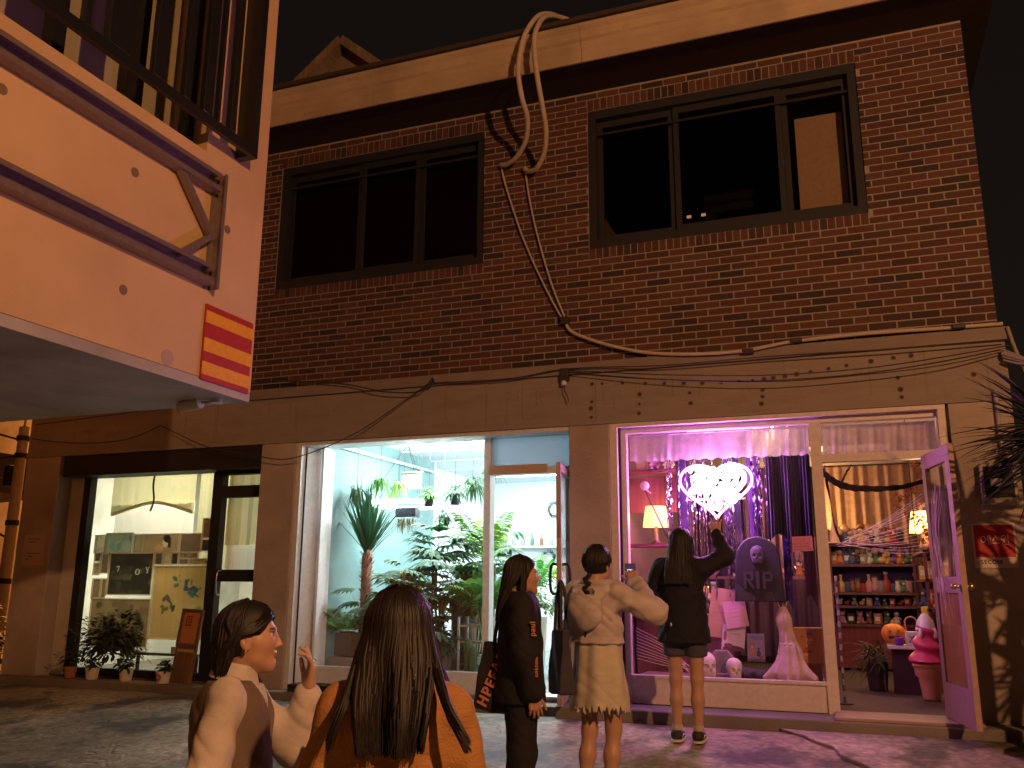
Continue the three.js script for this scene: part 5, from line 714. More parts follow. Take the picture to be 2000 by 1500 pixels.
  const KIND = {
    mug: (t, c) => { mesh('cup', lathe([[0.001, 0], [0.035, 0], [0.037, 0.085], [0.033, 0.085], [0.031, 0.01], [0.001, 0.01]], 0, 0, 0, 14), mat(c, 0.4), t); mesh('handle', new THREE.TorusGeometry(0.022, 0.006, 6, 12, Math.PI).rotateZ(-Math.PI / 2).translate(0.036, 0.042, 0), mat(c, 0.4), t); },
    bottle: (t, c) => { const b = mesh('body', lathe([[0.001, 0], [0.03, 0], [0.032, 0.07], [0.012, 0.1], [0.012, 0.13], [0.001, 0.13]], 0, 0, 0, 12), mat(c, 0.3), t); mesh('cap', lathe([[0.001, 0.131], [0.015, 0.131], [0.015, 0.15], [0.001, 0.15]], 0, 0, 0, 10), mat([0.6, 0.5, 0.4], 0.4), b); },
    doll: (t, c) => { mesh('dress', lathe([[0.001, 0], [0.036, 0], [0.03, 0.03], [0.014, 0.075], [0.001, 0.08]], 0, 0, 0, 12), mat(c, 0.8), t); mesh('head', ball(0, 0.1, 0, 0.026), mat([0.65, 0.42, 0.32], 0.6), t); mesh('hair', ball(0, 0.108, -0.006, 0.028), mat(pick([[0.05, 0.03, 0.02], [0.5, 0.3, 0.08], [0.3, 0.08, 0.03]]), 0.7), t); mesh('arm', tube([[-0.04, 0.05, 0.01], [0, 0.07, 0], [0.04, 0.05, 0.01]], 0.008), mat(c, 0.8), t); },
    duck: (t, c) => { mesh('body', [ball(0, 0.03, 0, 0.032, 1.25, 0.9, 1), ball(0.025, 0.07, 0, 0.021)], mat(c, 0.5), t); mesh('beak', ball(0.048, 0.067, 0, 0.01, 1.4, 0.6, 1), mat([0.7, 0.3, 0.03], 0.5), t); },
    box: (t, c) => { mesh('carton', rbox(-0.035, 0.035, 0, 0.1, -0.025, 0.025, 0.004), mat(c, 0.6), t); mesh('label', box(-0.022, 0.022, 0.03, 0.07, 0.0255, 0.0275), mat([0.7, 0.65, 0.5], 0.6), t); },
    vase: (t, c) => { mesh('vase', lathe([[0.001, 0], [0.024, 0], [0.036, 0.04], [0.02, 0.085], [0.026, 0.11], [0.022, 0.11], [0.001, 0.09]], 0, 0, 0, 14), mat(c, 0.3), t); const L = new Leafs(); for (let i = 0; i < 8; i++) L.blade(V(0, 0.09, 0), sph(i * 0.8, 1.1), 0.06, 0.012, 0.2, [0.3, 0.2, 0.1], 3); L.build('sprig', t); },
    bear: (t, c) => { mesh('body', [ball(0, 0.035, 0, 0.034, 1, 1.1, 0.9), ball(0, 0.088, 0, 0.028), ball(-0.022, 0.112, 0, 0.011), ball(0.022, 0.112, 0, 0.011), ball(-0.025, 0.012, 0.025, 0.015), ball(0.025, 0.012, 0.025, 0.015)], mat(c, 0.9), t); mesh('muzzle', ball(0, 0.082, 0.025, 0.012), mat([0.7, 0.55, 0.4], 0.9), t); },
  };
  const COL = { red: [0.38, 0.05, 0.04], orange: [0.5, 0.2, 0.06], yellow: [0.55, 0.38, 0.12], white: [0.6, 0.54, 0.48], blue: [0.08, 0.11, 0.24], pink: [0.5, 0.24, 0.27], green: [0.08, 0.17, 0.09], purple: [0.18, 0.08, 0.26], brown: [0.22, 0.1, 0.05], grey: [0.3, 0.28, 0.3], black: [0.03, 0.025, 0.03] };
  const rowOf = (n, x0, x1, y, z, where, kinds, group, k = 1) => { for (let i = 0; i < n; i++) { const kd = kinds[Math.floor(rnd() * kinds.length)], cn = pick(Object.keys(COL)); const t = thing(`${cn === 'grey' ? 'grey' : 'toy'}_${kd}`.replace(/^grey_/, 'toy_'), `${cn} ${{ mug: 'mug', bottle: 'bottle', doll: 'doll', duck: 'toy duck', box: 'little box', vase: 'vase', bear: 'toy bear' }[kd]}, ${ORD[i]} from the left on the ${where}`, { mug: 'mug', bottle: 'bottle', doll: 'doll', duck: 'toy', box: 'box', vase: 'vase', bear: 'toy' }[kd], [x0 + (x1 - x0) * (n > 1 ? i / (n - 1) : 0.5), y, z + rr(-0.03, 0.03)], rr(-0.6, 0.6), group); KIND[kd](t, COL[cn]); t.scale.setScalar(k * rr(0.9, 1.25)); } };
  rowOf(11, -1.97, -1.25, 0.858, -1.15, 'left counter front row', ['doll', 'bear', 'box', 'bottle'], 'toys on the left counter', 1.6);
  rowOf(9, -1.95, -1.25, 0.858, -1.5, 'left counter back row', ['doll', 'bear', 'bottle', 'vase'], 'toys on the left counter', 1.7);
  // shelf on back wall behind the heart
  const bs = thing('back_shelf', 'long back wall shelf of cups seen under the neon heart', 'shelf', [-1.1, 1.2, -2.2]); mesh('board', box(-0.7, 0.8, 0, 0.03, -0.15, 0.15), mat([0.25, 0.1, 0.12], 0.6), bs); for (const x of [-0.68, 0.78]) mesh('post', box(x - 0.02, x + 0.02, -1.09, -0.001, -0.15, -0.1), mat([0.25, 0.1, 0.12], 0.6), bs);
  rowOf(11, -1.72, -0.38, 1.232, -2.15, 'shelf behind the neon heart', ['mug', 'bottle', 'doll', 'box'], 'cups behind the neon heart', 1.3);
  // doorway rack
  const rk = thing('trinket_rack', 'dark red shelf rack crowded with trinkets at the back of the shop', 'shelf', [0.28, 0.105, -4.45]); const rm = mat([0.22, 0.07, 0.07], 0.55, { map: woodT }), zz = [-0.2, 0.2];
  for (const x of [-0.52, 0.52]) mesh('side', box(x - 0.02, x + 0.02, 0, 1.75, ...zz), rm, rk); mesh('back', box(-0.5, 0.5, 0, 1.57, -0.2, -0.185), mat([0.07, 0.03, 0.12], 0.8), rk);
  for (const y of [0.56, 0.785, 0.95, 1.3, 1.56]) mesh('shelf', box(-0.5, 0.5, y - 0.03, y, -0.184, 0.21), rm, rk); mesh('cabinet_front', box(-0.5, 0.5, 0.03, 0.52, 0.17, 0.19), mat([0.3, 0.05, 0.05], 0.6, { map: woodT }), rk);
  rowOf(13, -0.16, 0.6, 1.668, -4.4, 'top shelf of the trinket rack', ['doll', 'bear', 'duck'], 'dolls on the top shelf', 1.5);
  rowOf(9, -0.12, 0.45, 1.668, -4.52, 'rear row of the rack top shelf', ['bear', 'vase', 'doll'], 'dolls at the back of the top shelf', 1.6);
  rowOf(14, -0.18, 0.74, 1.408, -4.38, 'second shelf of the trinket rack', ['duck', 'doll', 'bear', 'box'], 'figures on the second shelf', 1.35);
  rowOf(12, -0.14, 0.7, 1.408, -4.5, 'rear row of the rack second shelf', ['bear', 'doll', 'vase'], 'figures at the back of the second shelf', 1.75);
  rowOf(15, -0.19, 0.75, 1.058, -4.37, 'third shelf of the trinket rack', ['mug', 'vase', 'bottle', 'mug', 'bear'], 'mugs on the third shelf', 1.4);
  rowOf(11, -0.16, 0.74, 0.893, -4.37, 'fourth shelf of the trinket rack', ['duck', 'box', 'bear'], 'toys on the fourth shelf', 0.85);
  rowOf(7, -0.14, 0.5, 0.668, -4.35, 'lowest open shelf of the trinket rack', ['bear', 'box', 'doll'], 'toys on the lowest shelf', 1.2);
  const lampHat = thing('paper_cone', 'tall pale cone with a yellow brim beside the mullion in the doorway', 'cone', [-0.17, 1.668, -4.3]); mesh('cone', lathe([[0.001, 0.36], [0.01, 0.35], [0.07, 0.02], [0.12, 0.015], [0.12, 0], [0.001, 0]]), mat([0.7, 0.45, 0.35], 0.6), lampHat);
  // curtain at the back
  const cu = thing('back_curtain', 'warm tan pleated curtain across the back of the trinket shop', 'curtain'); mesh('fabric', cloth(-0.4, 1.1, 2.74, () => 1.3, -4.9, 0.035, 120), mat([0.55, 0.33, 0.2], 0.9, { map: clothT }), cu);
  const cu2 = thing('back_curtain', 'violet pleated curtain on the back wall behind the neon heart', 'curtain'); mesh('fabric', cloth(-2.0, -0.42, 2.74, () => 0.2, -4.85, 0.035, 120), mat([0.14, 0.06, 0.15], 0.9, { map: clothT }), cu2);
  // right side clutter: hanging goods on a side rail, yellow towels
  const sideShelf = thing('side_shelf', 'narrow shelf of goods along the right wall inside the trinket shop', 'shelf', [0.92, 0.105, -3.0]); for (const y of [0.8, 1.1, 1.4, 1.7]) mesh('board', box(-0.2, 0.2, y - 0.025, y, -1.0, 0.8), rm, sideShelf); for (const [a, b] of [[-0.2, 0.76], [-0.2, -1], [0.17, 0.76]]) mesh('post', box(a, a + 0.03, 0, 1.9, b, b + 0.04), rm, sideShelf);
  for (const [y, w, kd] of [[0.908, 'lowest', ['box', 'bear']], [1.208, 'second', ['doll', 'box']], [1.508, 'third', ['bear', 'vase']], [1.808, 'top', ['doll', 'vase']]]) for (let i = 0; i < 6; i++) { const cn = pick(['red', 'orange', 'yellow', 'pink', 'blue', 'brown']), kk = pick(kd); const t = thing(`toy_${kk}`, `${cn} ${kk === 'doll' ? 'doll' : kk === 'box' ? 'carton' : kk === 'vase' ? 'vase' : 'plush bear'}, ${ORD[i]} back on the ${w} board of the right side shelf`, kk === 'box' ? 'box' : 'toy', [0.8 + rr(0, 0.1), y, -2.35 - i * 0.24], -0.8, 'goods on the right side shelf'); KIND[kk](t, COL[cn]); t.scale.setScalar(rr(1.5, 2)); }
  for (const [y, l] of [[0.5, 'lower'], [0.72, 'upper']]) { const tw = thing('yellow_towel', `${l} yellow cloth roll on the right inside the trinket shop`, 'cloth', [0.72, y, -2.45]); mesh('cloth', lathe([[0.001, 0], [0.05, 0], [0.055, 0.02], [0.05, 0.2], [0.001, 0.21]], 0, 0, 0, 12), mat([0.7, 0.5, 0.06], 0.9), tw); if (l === 'lower') mesh('stand', rbox(-0.06, 0.06, -0.39, -0.002, -0.06, 0.06), rm, tw); }
  // pumpkin bucket, white topped stand, paper bag, ice cream statue, vine
  const stand = thing('display_stand', 'dark flared stand with a white top inside the trinket shop door', 'stand', [0.45, 0.105, -1.85]); mesh('post', extrude([[-0.13, 0], [0.13, 0], [0.1, 0.42], [-0.12, 0.42]], 0.2).translate(0, 0.002, -0.1), mat([0.05, 0.02, 0.025], 0.6), stand); mesh('top', rbox(-0.16, 0.16, 0.425, 0.46, -0.15, 0.15), mat([0.75, 0.72, 0.78], 0.5), stand);
  const pk = thing('pumpkin_bucket', 'orange pumpkin bucket with black eyes beside the white topped stand', 'bucket', [0.36, 0.568, -1.9]); { const f = (x, y, z) => { const a = Math.atan2(z, x), r = 0.115 * (1 + 0.06 * Math.cos(a * 9)); return (Math.hypot(Math.hypot(x, z) / r, (y - 0.1) / 0.1) - 1) * 0.09; }; rawMesh('body', sdfGeo(f, [-0.14, -0.02, -0.14], [0.14, 0.22, 0.14], 0.008), mat([0.75, 0.24, 0.02], 0.45), pk); const bm = mat([0.02, 0.01, 0.01], 0.5); mesh('eye', new THREE.ConeGeometry(0.025, 0.03, 3).rotateX(0).translate(-0.04, 0.13, 0.108), bm, pk); mesh('eye', new THREE.ConeGeometry(0.025, 0.03, 3).translate(0.04, 0.13, 0.108), bm, pk); mesh('mouth', box(-0.05, 0.05, 0.06, 0.08, 0.1, 0.118), bm, pk); mesh('stem', lathe([[0.001, 0.19], [0.02, 0.19], [0.014, 0.23], [0.001, 0.23]]), mat([0.55, 0.35, 0.1], 0.7), pk); }
  const bag = thing('paper_bag', 'white paper bag with a scribbled print and orange handle on the stand', 'bag', [0.52, 0.567, -1.78]); mesh('bag', rbox(-0.06, 0.06, 0, 0.13, -0.04, 0.04), mat([0.75, 0.72, 0.75], 0.7), bag); mesh('handle', tube([[-0.045, 0.12, 0], [-0.05, 0.24, 0], [0, 0.27, 0], [0.05, 0.24, 0], [0.045, 0.12, 0]], 0.008), mat([0.65, 0.3, 0.12], 0.6), bag); panel('print', 0.09, 0.09, 0, mat([1, 1, 1], 0.7, { map: canvasTex(64, 64, (c, w, h) => { c.fillStyle = '#d8d0dc'; c.fillRect(0, 0, w, h); c.strokeStyle = '#5a5070'; c.lineWidth = 3; c.beginPath(); for (let i = 0; i < 12; i++) c.lineTo(rnd() * w, rnd() * h); c.stroke(); }) }), bag, [0, 0.06, 0.043]);
  const pp = thing('purple_pot', 'small vivid purple pot on the white topped stand', 'pot', [0.4, 0.567, -1.73]); mesh('pot', lathe([[0.001, 0], [0.035, 0], [0.045, 0.07], [0.04, 0.07], [0.001, 0.02]], 0, 0, 0, 14), mat([0.2, 0.03, 0.6], 0.4), pp); mesh('rim', new THREE.TorusGeometry(0.043, 0.005, 6, 16).rotateX(Math.PI / 2).translate(0, 0.07, 0), mat([0.3, 0.06, 0.7], 0.4), pp);
  const ic = thing('ice_cream_statue', 'large model ice cream cone with pink swirl and white drip by the open door', 'statue', [0.62, 0.105, -1.35]); mesh('cone', lathe([[0.001, 0], [0.07, 0], [0.075, 0.02], [0.1, 0.2], [0.125, 0.22], [0.13, 0.27], [0.135, 0.3], [0.145, 0.3], [0.15, 0.34], [0.001, 0.34]], 0, 0, 0, 24), mat([0.55, 0.26, 0.14], 0.6), ic); { const f = (x, y, z) => { const a = Math.atan2(z, x), h = (y - 0.34) / 0.4, r = 0.16 * (1 - h * 0.75) + 0.02 * Math.cos(a - y * 42); return (Math.hypot(x, z) - r) * 0.7; }; rawMesh('swirl', sdfGeo((x, y, z) => Math.max(f(x, y, z), 0.341 - y, y - 0.74), [-0.22, 0.32, -0.22], [0.22, 0.77, 0.22], 0.01), mat([0.6, 0.05, 0.16], 0.4), ic); } mesh('drip', [lathe([[0.001, 0.2], [0.03, 0.19], [0.07, 0.13], [0.09, 0.05], [0.085, 0.05], [0.001, 0.15]], 0, 0.58, 0, 18), ball(0.07, 0.6, 0.05, 0.03, 0.8, 1.6, 0.8), ball(-0.05, 0.6, 0.07, 0.026, 0.8, 1.8, 0.8)], mat([0.8, 0.72, 0.78], 0.3), ic);
  const vine = thing('dry_vine', 'tangle of dry grassy twigs left of the pumpkin bucket', 'plant', [0.18, 0.105, -2.0]); { const L = new Leafs(); for (let i = 0; i < 180; i++) L.blade(V(rr(-0.08, 0.08), rr(0.2, 0.42), rr(-0.08, 0.08)), sph(rr(0, 6.28), rr(-0.5, 1)), rr(0.12, 0.35), 0.014, 0.4, pick([[0.05, 0.06, 0.02], [0.1, 0.07, 0.03], [0.03, 0.04, 0.02]]), 5); L.build('twigs', vine); pot(vine, 0, 0.003, 0, 0.11, 0.28, mat([0.06, 0.03, 0.03], 0.7)); }
  const sp = thing('striped_pole', 'slim silver and dark striped pole behind the window mullion', 'pole', [-0.13, 0.105, -0.75]); for (let i = 0; i < 22; i++) mesh('band', new THREE.CylinderGeometry(0.014, 0.014, 0.049, 8).translate(0, 0.04 + i * 0.05, 0), i % 2 ? mat([0.6, 0.55, 0.62], 0.25, { metal: 0.8 }) : mat([0.08, 0.05, 0.12], 0.4), sp); mesh('foot', lathe([[0.001, 0], [0.07, 0], [0.06, 0.015], [0.001, 0.015]]), darkMetal, sp);
  // black gauze swag in the doorway, cobwebs
  const sw = thing('black_gauze', 'black gauze swag looped across the top of the doorway', 'gauze'); const gz = mat([0.012, 0.008, 0.02], 0.9);
  const ribbon = (pts, w0, w1, n = 40) => { const c = new THREE.CatmullRomCurve3(pts.map((q) => V(...q))), P = [], I = []; for (let i = 0; i <= n; i++) { const q = c.getPoint(i / n), w = w0 + (w1 - w0) * i / n + 0.006 * Math.sin(i * 1.7), f = 0.012 * Math.sin(i * 0.9); P.push(q.x, q.y + w / 2, q.z + f, q.x, q.y, q.z - f, q.x, q.y - w / 2, q.z + f); } for (let i = 0; i < n; i++) for (const k of [0, 1]) { const a = i * 3 + k; I.push(a, a + 1, a + 3, a + 1, a + 4, a + 3); } const g = new THREE.BufferGeometry(); g.setAttribute('position', new THREE.Float32BufferAttribute(P, 3)); g.setIndex(I); g.computeVertexNormals(); return g; };
  mesh('swag', ribbon([[-0.17, 2.12, -0.24], [-0.08, 2.03, -0.24], [0.02, 1.98, -0.25], [0.2, 1.955, -0.25], [0.45, 1.96, -0.26], [0.7, 2.02, -0.26]], 0.08, 0.035), gz, sw); mesh('tail', ribbon([[-0.15, 2.12, -0.25], [-0.12, 1.9, -0.25], [-0.1, 1.65, -0.25], [-0.05, 1.5, -0.25]], 0.2, 0.03, 20), gz, sw); mesh('tail', ribbon([[-0.02, 2.0, -0.25], [0.03, 2.1, -0.25], [0.08, 2.17, -0.25]], 0.05, 0.015, 16), gz, sw);
  const web = (label, list) => { const t = thing('fake_cobweb', label, 'cobweb'); const m = mat([0.75, 0.6, 0.6], 0.9); list.forEach((p) => mesh('strand', tube(p, 0.0022, 12, 4), m, t)); };
  const wl = []; for (let i = 0; i < 16; i++) wl.push([[0.66, 1.95 - i * 0.035, -0.6 - rnd() * 0.3], [0.4 + rr(-0.05, 0.05), 1.8 - i * 0.025, -0.9], [-0.1 + rr(-0.05, 0.25), 1.52 + rr(-0.02, 0.08), -1.2]]); web('stretched pale cobweb strands across the trinket doorway', wl);
  const wd = []; for (let i = 0; i < 12; i++) { const a = rr(0.3, 0.6); wd.push([[0.66 + 0.17 * a, 1.95 - rnd() * 0.2, 0.62 * a + 0.02], [0.64 + 0.15 * a, 1.6, 0.5 * a], [0.62 + rr(0.02, 0.14), 1.1 - rnd() * 0.3, rr(0.15, 0.5)]].map(([x, y, z]) => [x - 0.05, y, z])); } web('cobweb strands hanging down the glass of the open wooden door', wd);
  const wi = []; for (let i = 0; i < 10; i++) wi.push([[-1.88, 0.75 - i * 0.03, -0.2], [-1.6, 0.6 - i * 0.02, -0.22], [-1.42 + rr(-0.05, 0.05), 0.45 - rnd() * 0.1, -0.2]]); web('cobweb strands low in the left corner of the trinket window', wi);
  const fl = thing('flower_garland', 'red and orange flower garland at the upper right inside the doorway', 'garland', [0.6, 1.85, -1.2]); { const L = new Leafs(); for (let i = 0; i < 260; i++) { const a = rnd(); L.blade(V(0.12 * Math.sin(a * 9) + rr(-0.05, 0.05), 0.45 - a * 0.75, rr(-0.06, 0.06)), sph(rr(0, 6.28), rr(-1, 1)), rr(0.03, 0.07), 0.03, 0.2, pick([[0.5, 0.08, 0.02], [0.6, 0.2, 0.03], [0.4, 0.03, 0.06], [0.2, 0.12, 0.04]]), 3); } L.build('petals', fl); mesh('cord', tube([[0, -0.3, 0], [0, 0.9, 0]], 0.004, 3, 4), darkMetal, fl); }
}

// ---------- people ----------
const SKIN = [0.44, 0.26, 0.18];
const skinM = mat([1, 1, 1], 0.5, { vc: true, bump: grainB, bs: 0.0004 });
const hairM = mat([0.011, 0.008, 0.01], 0.6, { map: hairT }), hairWarm = mat([0.012, 0.007, 0.007], 0.58, { map: hairT });
const sub3 = (a, b) => [a[0] - b[0], a[1] - b[1], a[2] - b[2]], add3 = (a, b, k = 1) => [a[0] + b[0] * k, a[1] + b[1] * k, a[2] + b[2] * k], nrm = (a) => { const l = Math.hypot(...a) || 1; return a.map((v) => v / l); }, crs = (a, b) => [a[1] * b[2] - a[2] * b[1], a[2] * b[0] - a[0] * b[2], a[0] * b[1] - a[1] * b[0]];
function boundsOf(pts, m) { const lo = [9, 9, 9], hi = [-9, -9, -9]; for (const p of pts) for (let i = 0; i < 3; i++) { lo[i] = Math.min(lo[i], p[i] - m); hi[i] = Math.max(hi[i], p[i] + m); } return [lo, hi]; }
const wrinkle = (a, s = 1) => (x, y, z) => a * (Math.sin(y * 47 * s + x * 31 + 2.2 * Math.sin(z * 19 + x * 13)) * 0.5 + Math.sin(y * 23 * s - z * 37 + 2 * Math.sin(x * 27)) * 0.5 + 0.6 * (0.6 - Math.abs(Math.sin(y * 17 * s + x * 14 + z * 9 + 1.6 * Math.sin(x * 11 - z * 15)))) + 0.7 * (0.6 - Math.abs(Math.sin(y * 29 * s - x * 23 + 1.9 * Math.sin(y * 13 + z * 21)))));

// a hand: palm, four fingers of different lengths with two bends, thumb from the side of the palm
function handGeo(w, dir, pal, side, curl, spread = 0.12, colour) {
  const d = nrm(dir), s0 = nrm(crs(d, pal)).map((v) => v * side), n = nrm(crs(s0, d)).map((v) => v * side), P = (a, b, c) => [0, 1, 2].map((i) => w[i] + d[i] * a + s0[i] * b + n[i] * c);
  const palm = [cap(P(-0.03, 0, 0), P(0.02, 0, 0), 0.021, 0.022), cap(P(0.02, -0.018, 0), P(0.075, -0.026, 0), 0.016, 0.0125), cap(P(0.02, 0.0, 0), P(0.08, 0.0, 0), 0.017, 0.0125), cap(P(0.02, 0.018, 0), P(0.074, 0.024, 0), 0.016, 0.0125), cap(P(0.005, 0.022, 0.004), P(0.045, 0.036, 0.012), 0.016, 0.0125)];
  const pts = [P(-0.05, 0, 0), P(0.05, 0.06, 0.04), P(0.05, -0.06, 0)], fingers = [];
  const F = [[0.026, 0.074, 0.072], [0.0088, 0.08, 0.08], [-0.009, 0.078, 0.075], [-0.026, 0.07, 0.06]];
  F.forEach(([b, a0, L], i) => { const cu = Array.isArray(curl) ? curl[i] : curl, sp = (1.5 - i) * spread; let p = P(a0, b, 0), ang = cu * 0.7; const seg = [0.45, 0.3, 0.25]; for (let k = 0; k < 3; k++) { const q = [0, 1, 2].map((m) => p[m] + L * seg[k] * (Math.cos(ang) * (d[m] * Math.cos(sp) + s0[m] * Math.sin(sp)) + Math.sin(ang) * n[m])); fingers.push(cap(p, q, 0.0088 - k * 0.0008, 0.0082 - k * 0.0009)); pts.push(q); p = q; ang += cu * 0.9; } });
  const t0 = P(0.042, 0.036, 0.012), t1 = P(0.07, 0.055, 0.022), t2 = P(0.097, 0.06, 0.03); fingers.push(cap(t0, t1, 0.0115, 0.0098), cap(t1, t2, 0.0096, 0.008)); pts.push(t2);
  const pf = blend(palm, 0.016), ff = (x, y, z) => { let m = 9; for (const f of fingers) { const v = f(x, y, z); if (v < m) m = v; } return m; };
  const [lo, hi] = boundsOf(pts, 0.03); return sdfGeo((x, y, z) => smin(pf(x, y, z), ff(x, y, z), 0.006), lo, hi, 0.0042, colour);
}
function headGeo(c, s, tilt, colour) { // c: head centre, facing +z, s: scale
  const L = [ell([0, 0.022, -0.014], [0.076, 0.092, 0.094]), ell([0, -0.03, 0.028], [0.06, 0.075, 0.06]), cap([-0.04, -0.07, 0.02], [0, -0.098, 0.062], 0.02, 0.017), cap([0.04, -0.07, 0.02], [0, -0.098, 0.062], 0.02, 0.017), cap([-0.035, -0.02, 0.05], [-0.05, -0.015, 0.03], 0.02, 0.018), cap([0.035, -0.02, 0.05], [0.05, -0.015, 0.03], 0.02, 0.018)];
  const base = blend(L, 0.035), nose = blend([cap([0, 0.012, 0.084], [0, -0.03, 0.103], 0.007, 0.0095), ell([-0.011, -0.034, 0.092], [0.008, 0.007, 0.009]), ell([0.011, -0.034, 0.092], [0.008, 0.007, 0.009])], 0.008);
  const lips = blend([ell([0, -0.058, 0.087], [0.021, 0.005, 0.0075]), ell([0, -0.067, 0.085], [0.018, 0.0055, 0.0075])], 0.004), mouth = ell([0, -0.0628, 0.096], [0.02, 0.0012, 0.012]);
  const soc = [-1, 1].map((k) => ell([k * 0.031, 0.006, 0.088], [0.017, 0.0075, 0.014])), eye = [-1, 1].map((k) => ell([k * 0.031, 0.007, 0.071], [0.0135, 0.0115, 0.0125])), brow = [-1, 1].map((k) => cap([k * 0.016, 0.026, 0.083], [k * 0.046, 0.028, 0.068], 0.007, 0.006));
  const ear = [-1, 1].map((k) => blend([ell([k * 0.077, -0.005, -0.012], [0.009, 0.029, 0.017]), ell([k * 0.073, -0.03, -0.004], [0.008, 0.012, 0.01])], 0.008)), earIn = [-1, 1].map((k) => ell([k * 0.087, -0.003, -0.008], [0.006, 0.018, 0.009]));
  const neck = cap([0, -0.06, -0.02], [0, -0.19, -0.035], 0.05, 0.052);
  const f0 = (x, y, z) => { let d = base(x, y, z); d = smin(d, nose(x, y, z), 0.012); d = smin(d, brow[0](x, y, z), 0.012); d = smin(d, brow[1](x, y, z), 0.012); for (const q of soc) d = Math.max(d, -q(x, y, z)); for (const q of eye) d = Math.min(d, q(x, y, z)); d = smin(d, lips(x, y, z), 0.006); d = Math.max(d, -mouth(x, y, z)); for (let i = 0; i < 2; i++) d = smin(d, Math.max(ear[i](x, y, z), -earIn[i](x, y, z)), 0.006); return smin(d, neck(x, y, z), 0.03); };
  const ct = Math.cos(tilt), st = Math.sin(tilt), loc = (x, y, z) => { const a = (x - c[0]) / s, b = (y - c[1]) / s, e = (z - c[2]) / s; return [a, b * ct + e * st, -b * st + e * ct]; };
  const col = (x, y, z) => { const [a, b, e] = loc(x, y, z), k = Math.abs(a); if (e > 0.05) { if (lips(a, b, e) < 0.002) return [0.33, 0.14, 0.11]; if (eye[0](a, b, e) < 0.0012 || eye[1](a, b, e) < 0.0012) return Math.abs(k - 0.031) < 0.006 ? [0.02, 0.012, 0.01] : [0.55, 0.5, 0.48]; if (k > 0.015 && k < 0.05 && b > 0.022 && b < 0.031) return [0.06, 0.035, 0.025]; if (k > 0.016 && k < 0.047 && Math.abs(b - 0.0165) < 0.0026) return [0.05, 0.03, 0.025]; } return SKIN; };
  return sdfGeo((x, y, z) => { const q = loc(x, y, z); return f0(...q) * s; }, [c[0] - 0.1 * s, c[1] - 0.2 * s, c[2] - 0.13 * s], [c[0] + 0.1 * s, c[1] + 0.13 * s, c[2] + 0.13 * s], 0.0045, col);
}
// flat tapering lock of hair along points
function lock(pts, w, out, twist = 0) {
  const c = new THREE.CatmullRomCurve3(pts.map((p) => V(...p))), n = 14, ps = c.getPoints(n);
  const rows = ps.map((p, i) => { const t = i / n, tan = (ps[Math.min(n, i + 1)].clone().sub(ps[Math.max(0, i - 1)])).normalize(); let rad = V(p.x - out[0], 0, p.z - out[2]); if (rad.lengthSq() < 1e-6) rad.set(0, 0, -1); rad.normalize(); const s = tan.clone().cross(rad).normalize(), ww = w * (t < 0.15 ? 0.5 + t * 3.3 : t > 0.75 ? 1 - (t - 0.75) * 3.2 : 1); return [p.clone().addScaledVector(s, ww), p.clone().addScaledVector(rad, ww * 0.55), p.clone().addScaledVector(s, -ww), p.clone().addScaledVector(rad, -ww * 0.4)]; });
  const P = [], I = []; rows.forEach((r) => r.forEach((q) => P.push(q.x, q.y, q.z))); for (let i = 0; i < n; i++) for (let k = 0; k < 4; k++) { const a = i * 4 + k, b = i * 4 + (k + 1) % 4; I.push(a, b, a + 4, b, b + 4, a + 4); }
  const U = []; for (let i = 0; i <= n; i++) for (let k = 0; k < 4; k++) U.push(k * w * 0.8, i / n * 0.4);
  const g = new THREE.BufferGeometry(); g.setAttribute('position', new THREE.Float32BufferAttribute(P, 3)); g.setAttribute('uv', new THREE.Float32BufferAttribute(U, 2)); g.setIndex(I); g.computeVertexNormals(); return g;
}
function hairGeo(c, o) { // cap shell plus hanging locks; phi 0 is the back of the head
  const R = [0.088 * o.s, 0.108 * o.s, 0.107 * o.s], hc = [c[0], c[1] + 0.022 * o.s, c[2] - 0.014 * o.s], parts = [];
  const e = ell(hc, R), faceCut = (x, y, z) => o.cut(x - c[0], y - c[1], z - c[2]);
  parts.push(sdfGeo((x, y, z) => Math.max(e(x, y, z), faceCut(x, y, z)), hc.map((v, i) => v - R[i] - 0.02), hc.map((v, i) => v + R[i] + 0.02), 0.007));
  for (let i = 0; i < o.n; i++) {
    const ph = (i / (o.n - 1) * 2 - 1) * o.phi + rr(-0.05, 0.05), lay = rr(1.0, 1.06), len = o.len * rr(0.93, 1.02) * (o.edge ? 1 - o.edge * Math.abs(ph / o.phi) ** 3 : 1), sp = Math.sin(ph), cp = Math.cos(ph), pts = [];
    const th0 = rr(0.05, 0.9); for (const th of [th0, th0 + (1.6 - th0) * 0.33, th0 + (1.6 - th0) * 0.66, 1.6]) pts.push([hc[0] + R[0] * lay * Math.sin(th) * sp, hc[1] + R[1] * lay * Math.cos(th), hc[2] - R[2] * lay * Math.sin(th) * cp]);
    const last = pts[3]; for (let k = 1; k <= 4; k++) { const t = k / 4; const w = 1 + (o.flare ?? 0.2) * t; const q = [hc[0] + (last[0] - hc[0]) * w + rr(-0.006, 0.006), last[1] - (len - 0.1) * t, o.hang ? o.hang(last[2], t, ph, hc) : last[2] * (1 - 0) + (hc[2] - 0.06 - last[2]) * 0.35 * t * (cp > 0 ? 1 : 0)]; if (o.bend) o.bend(q, t, ph); pts.push(q); }
    parts.push(lock(pts, rr(0.0045, 0.009) * o.s, [hc[0], 0, hc[2] + 0.03]));
  }
  return mergeGeometries(parts.map((g) => { const q = g.index ? g.toNonIndexed() : g; for (const k of Object.keys(q.attributes)) if (!['position', 'normal', 'uv'].includes(k)) q.deleteAttribute(k); return q; }));
}
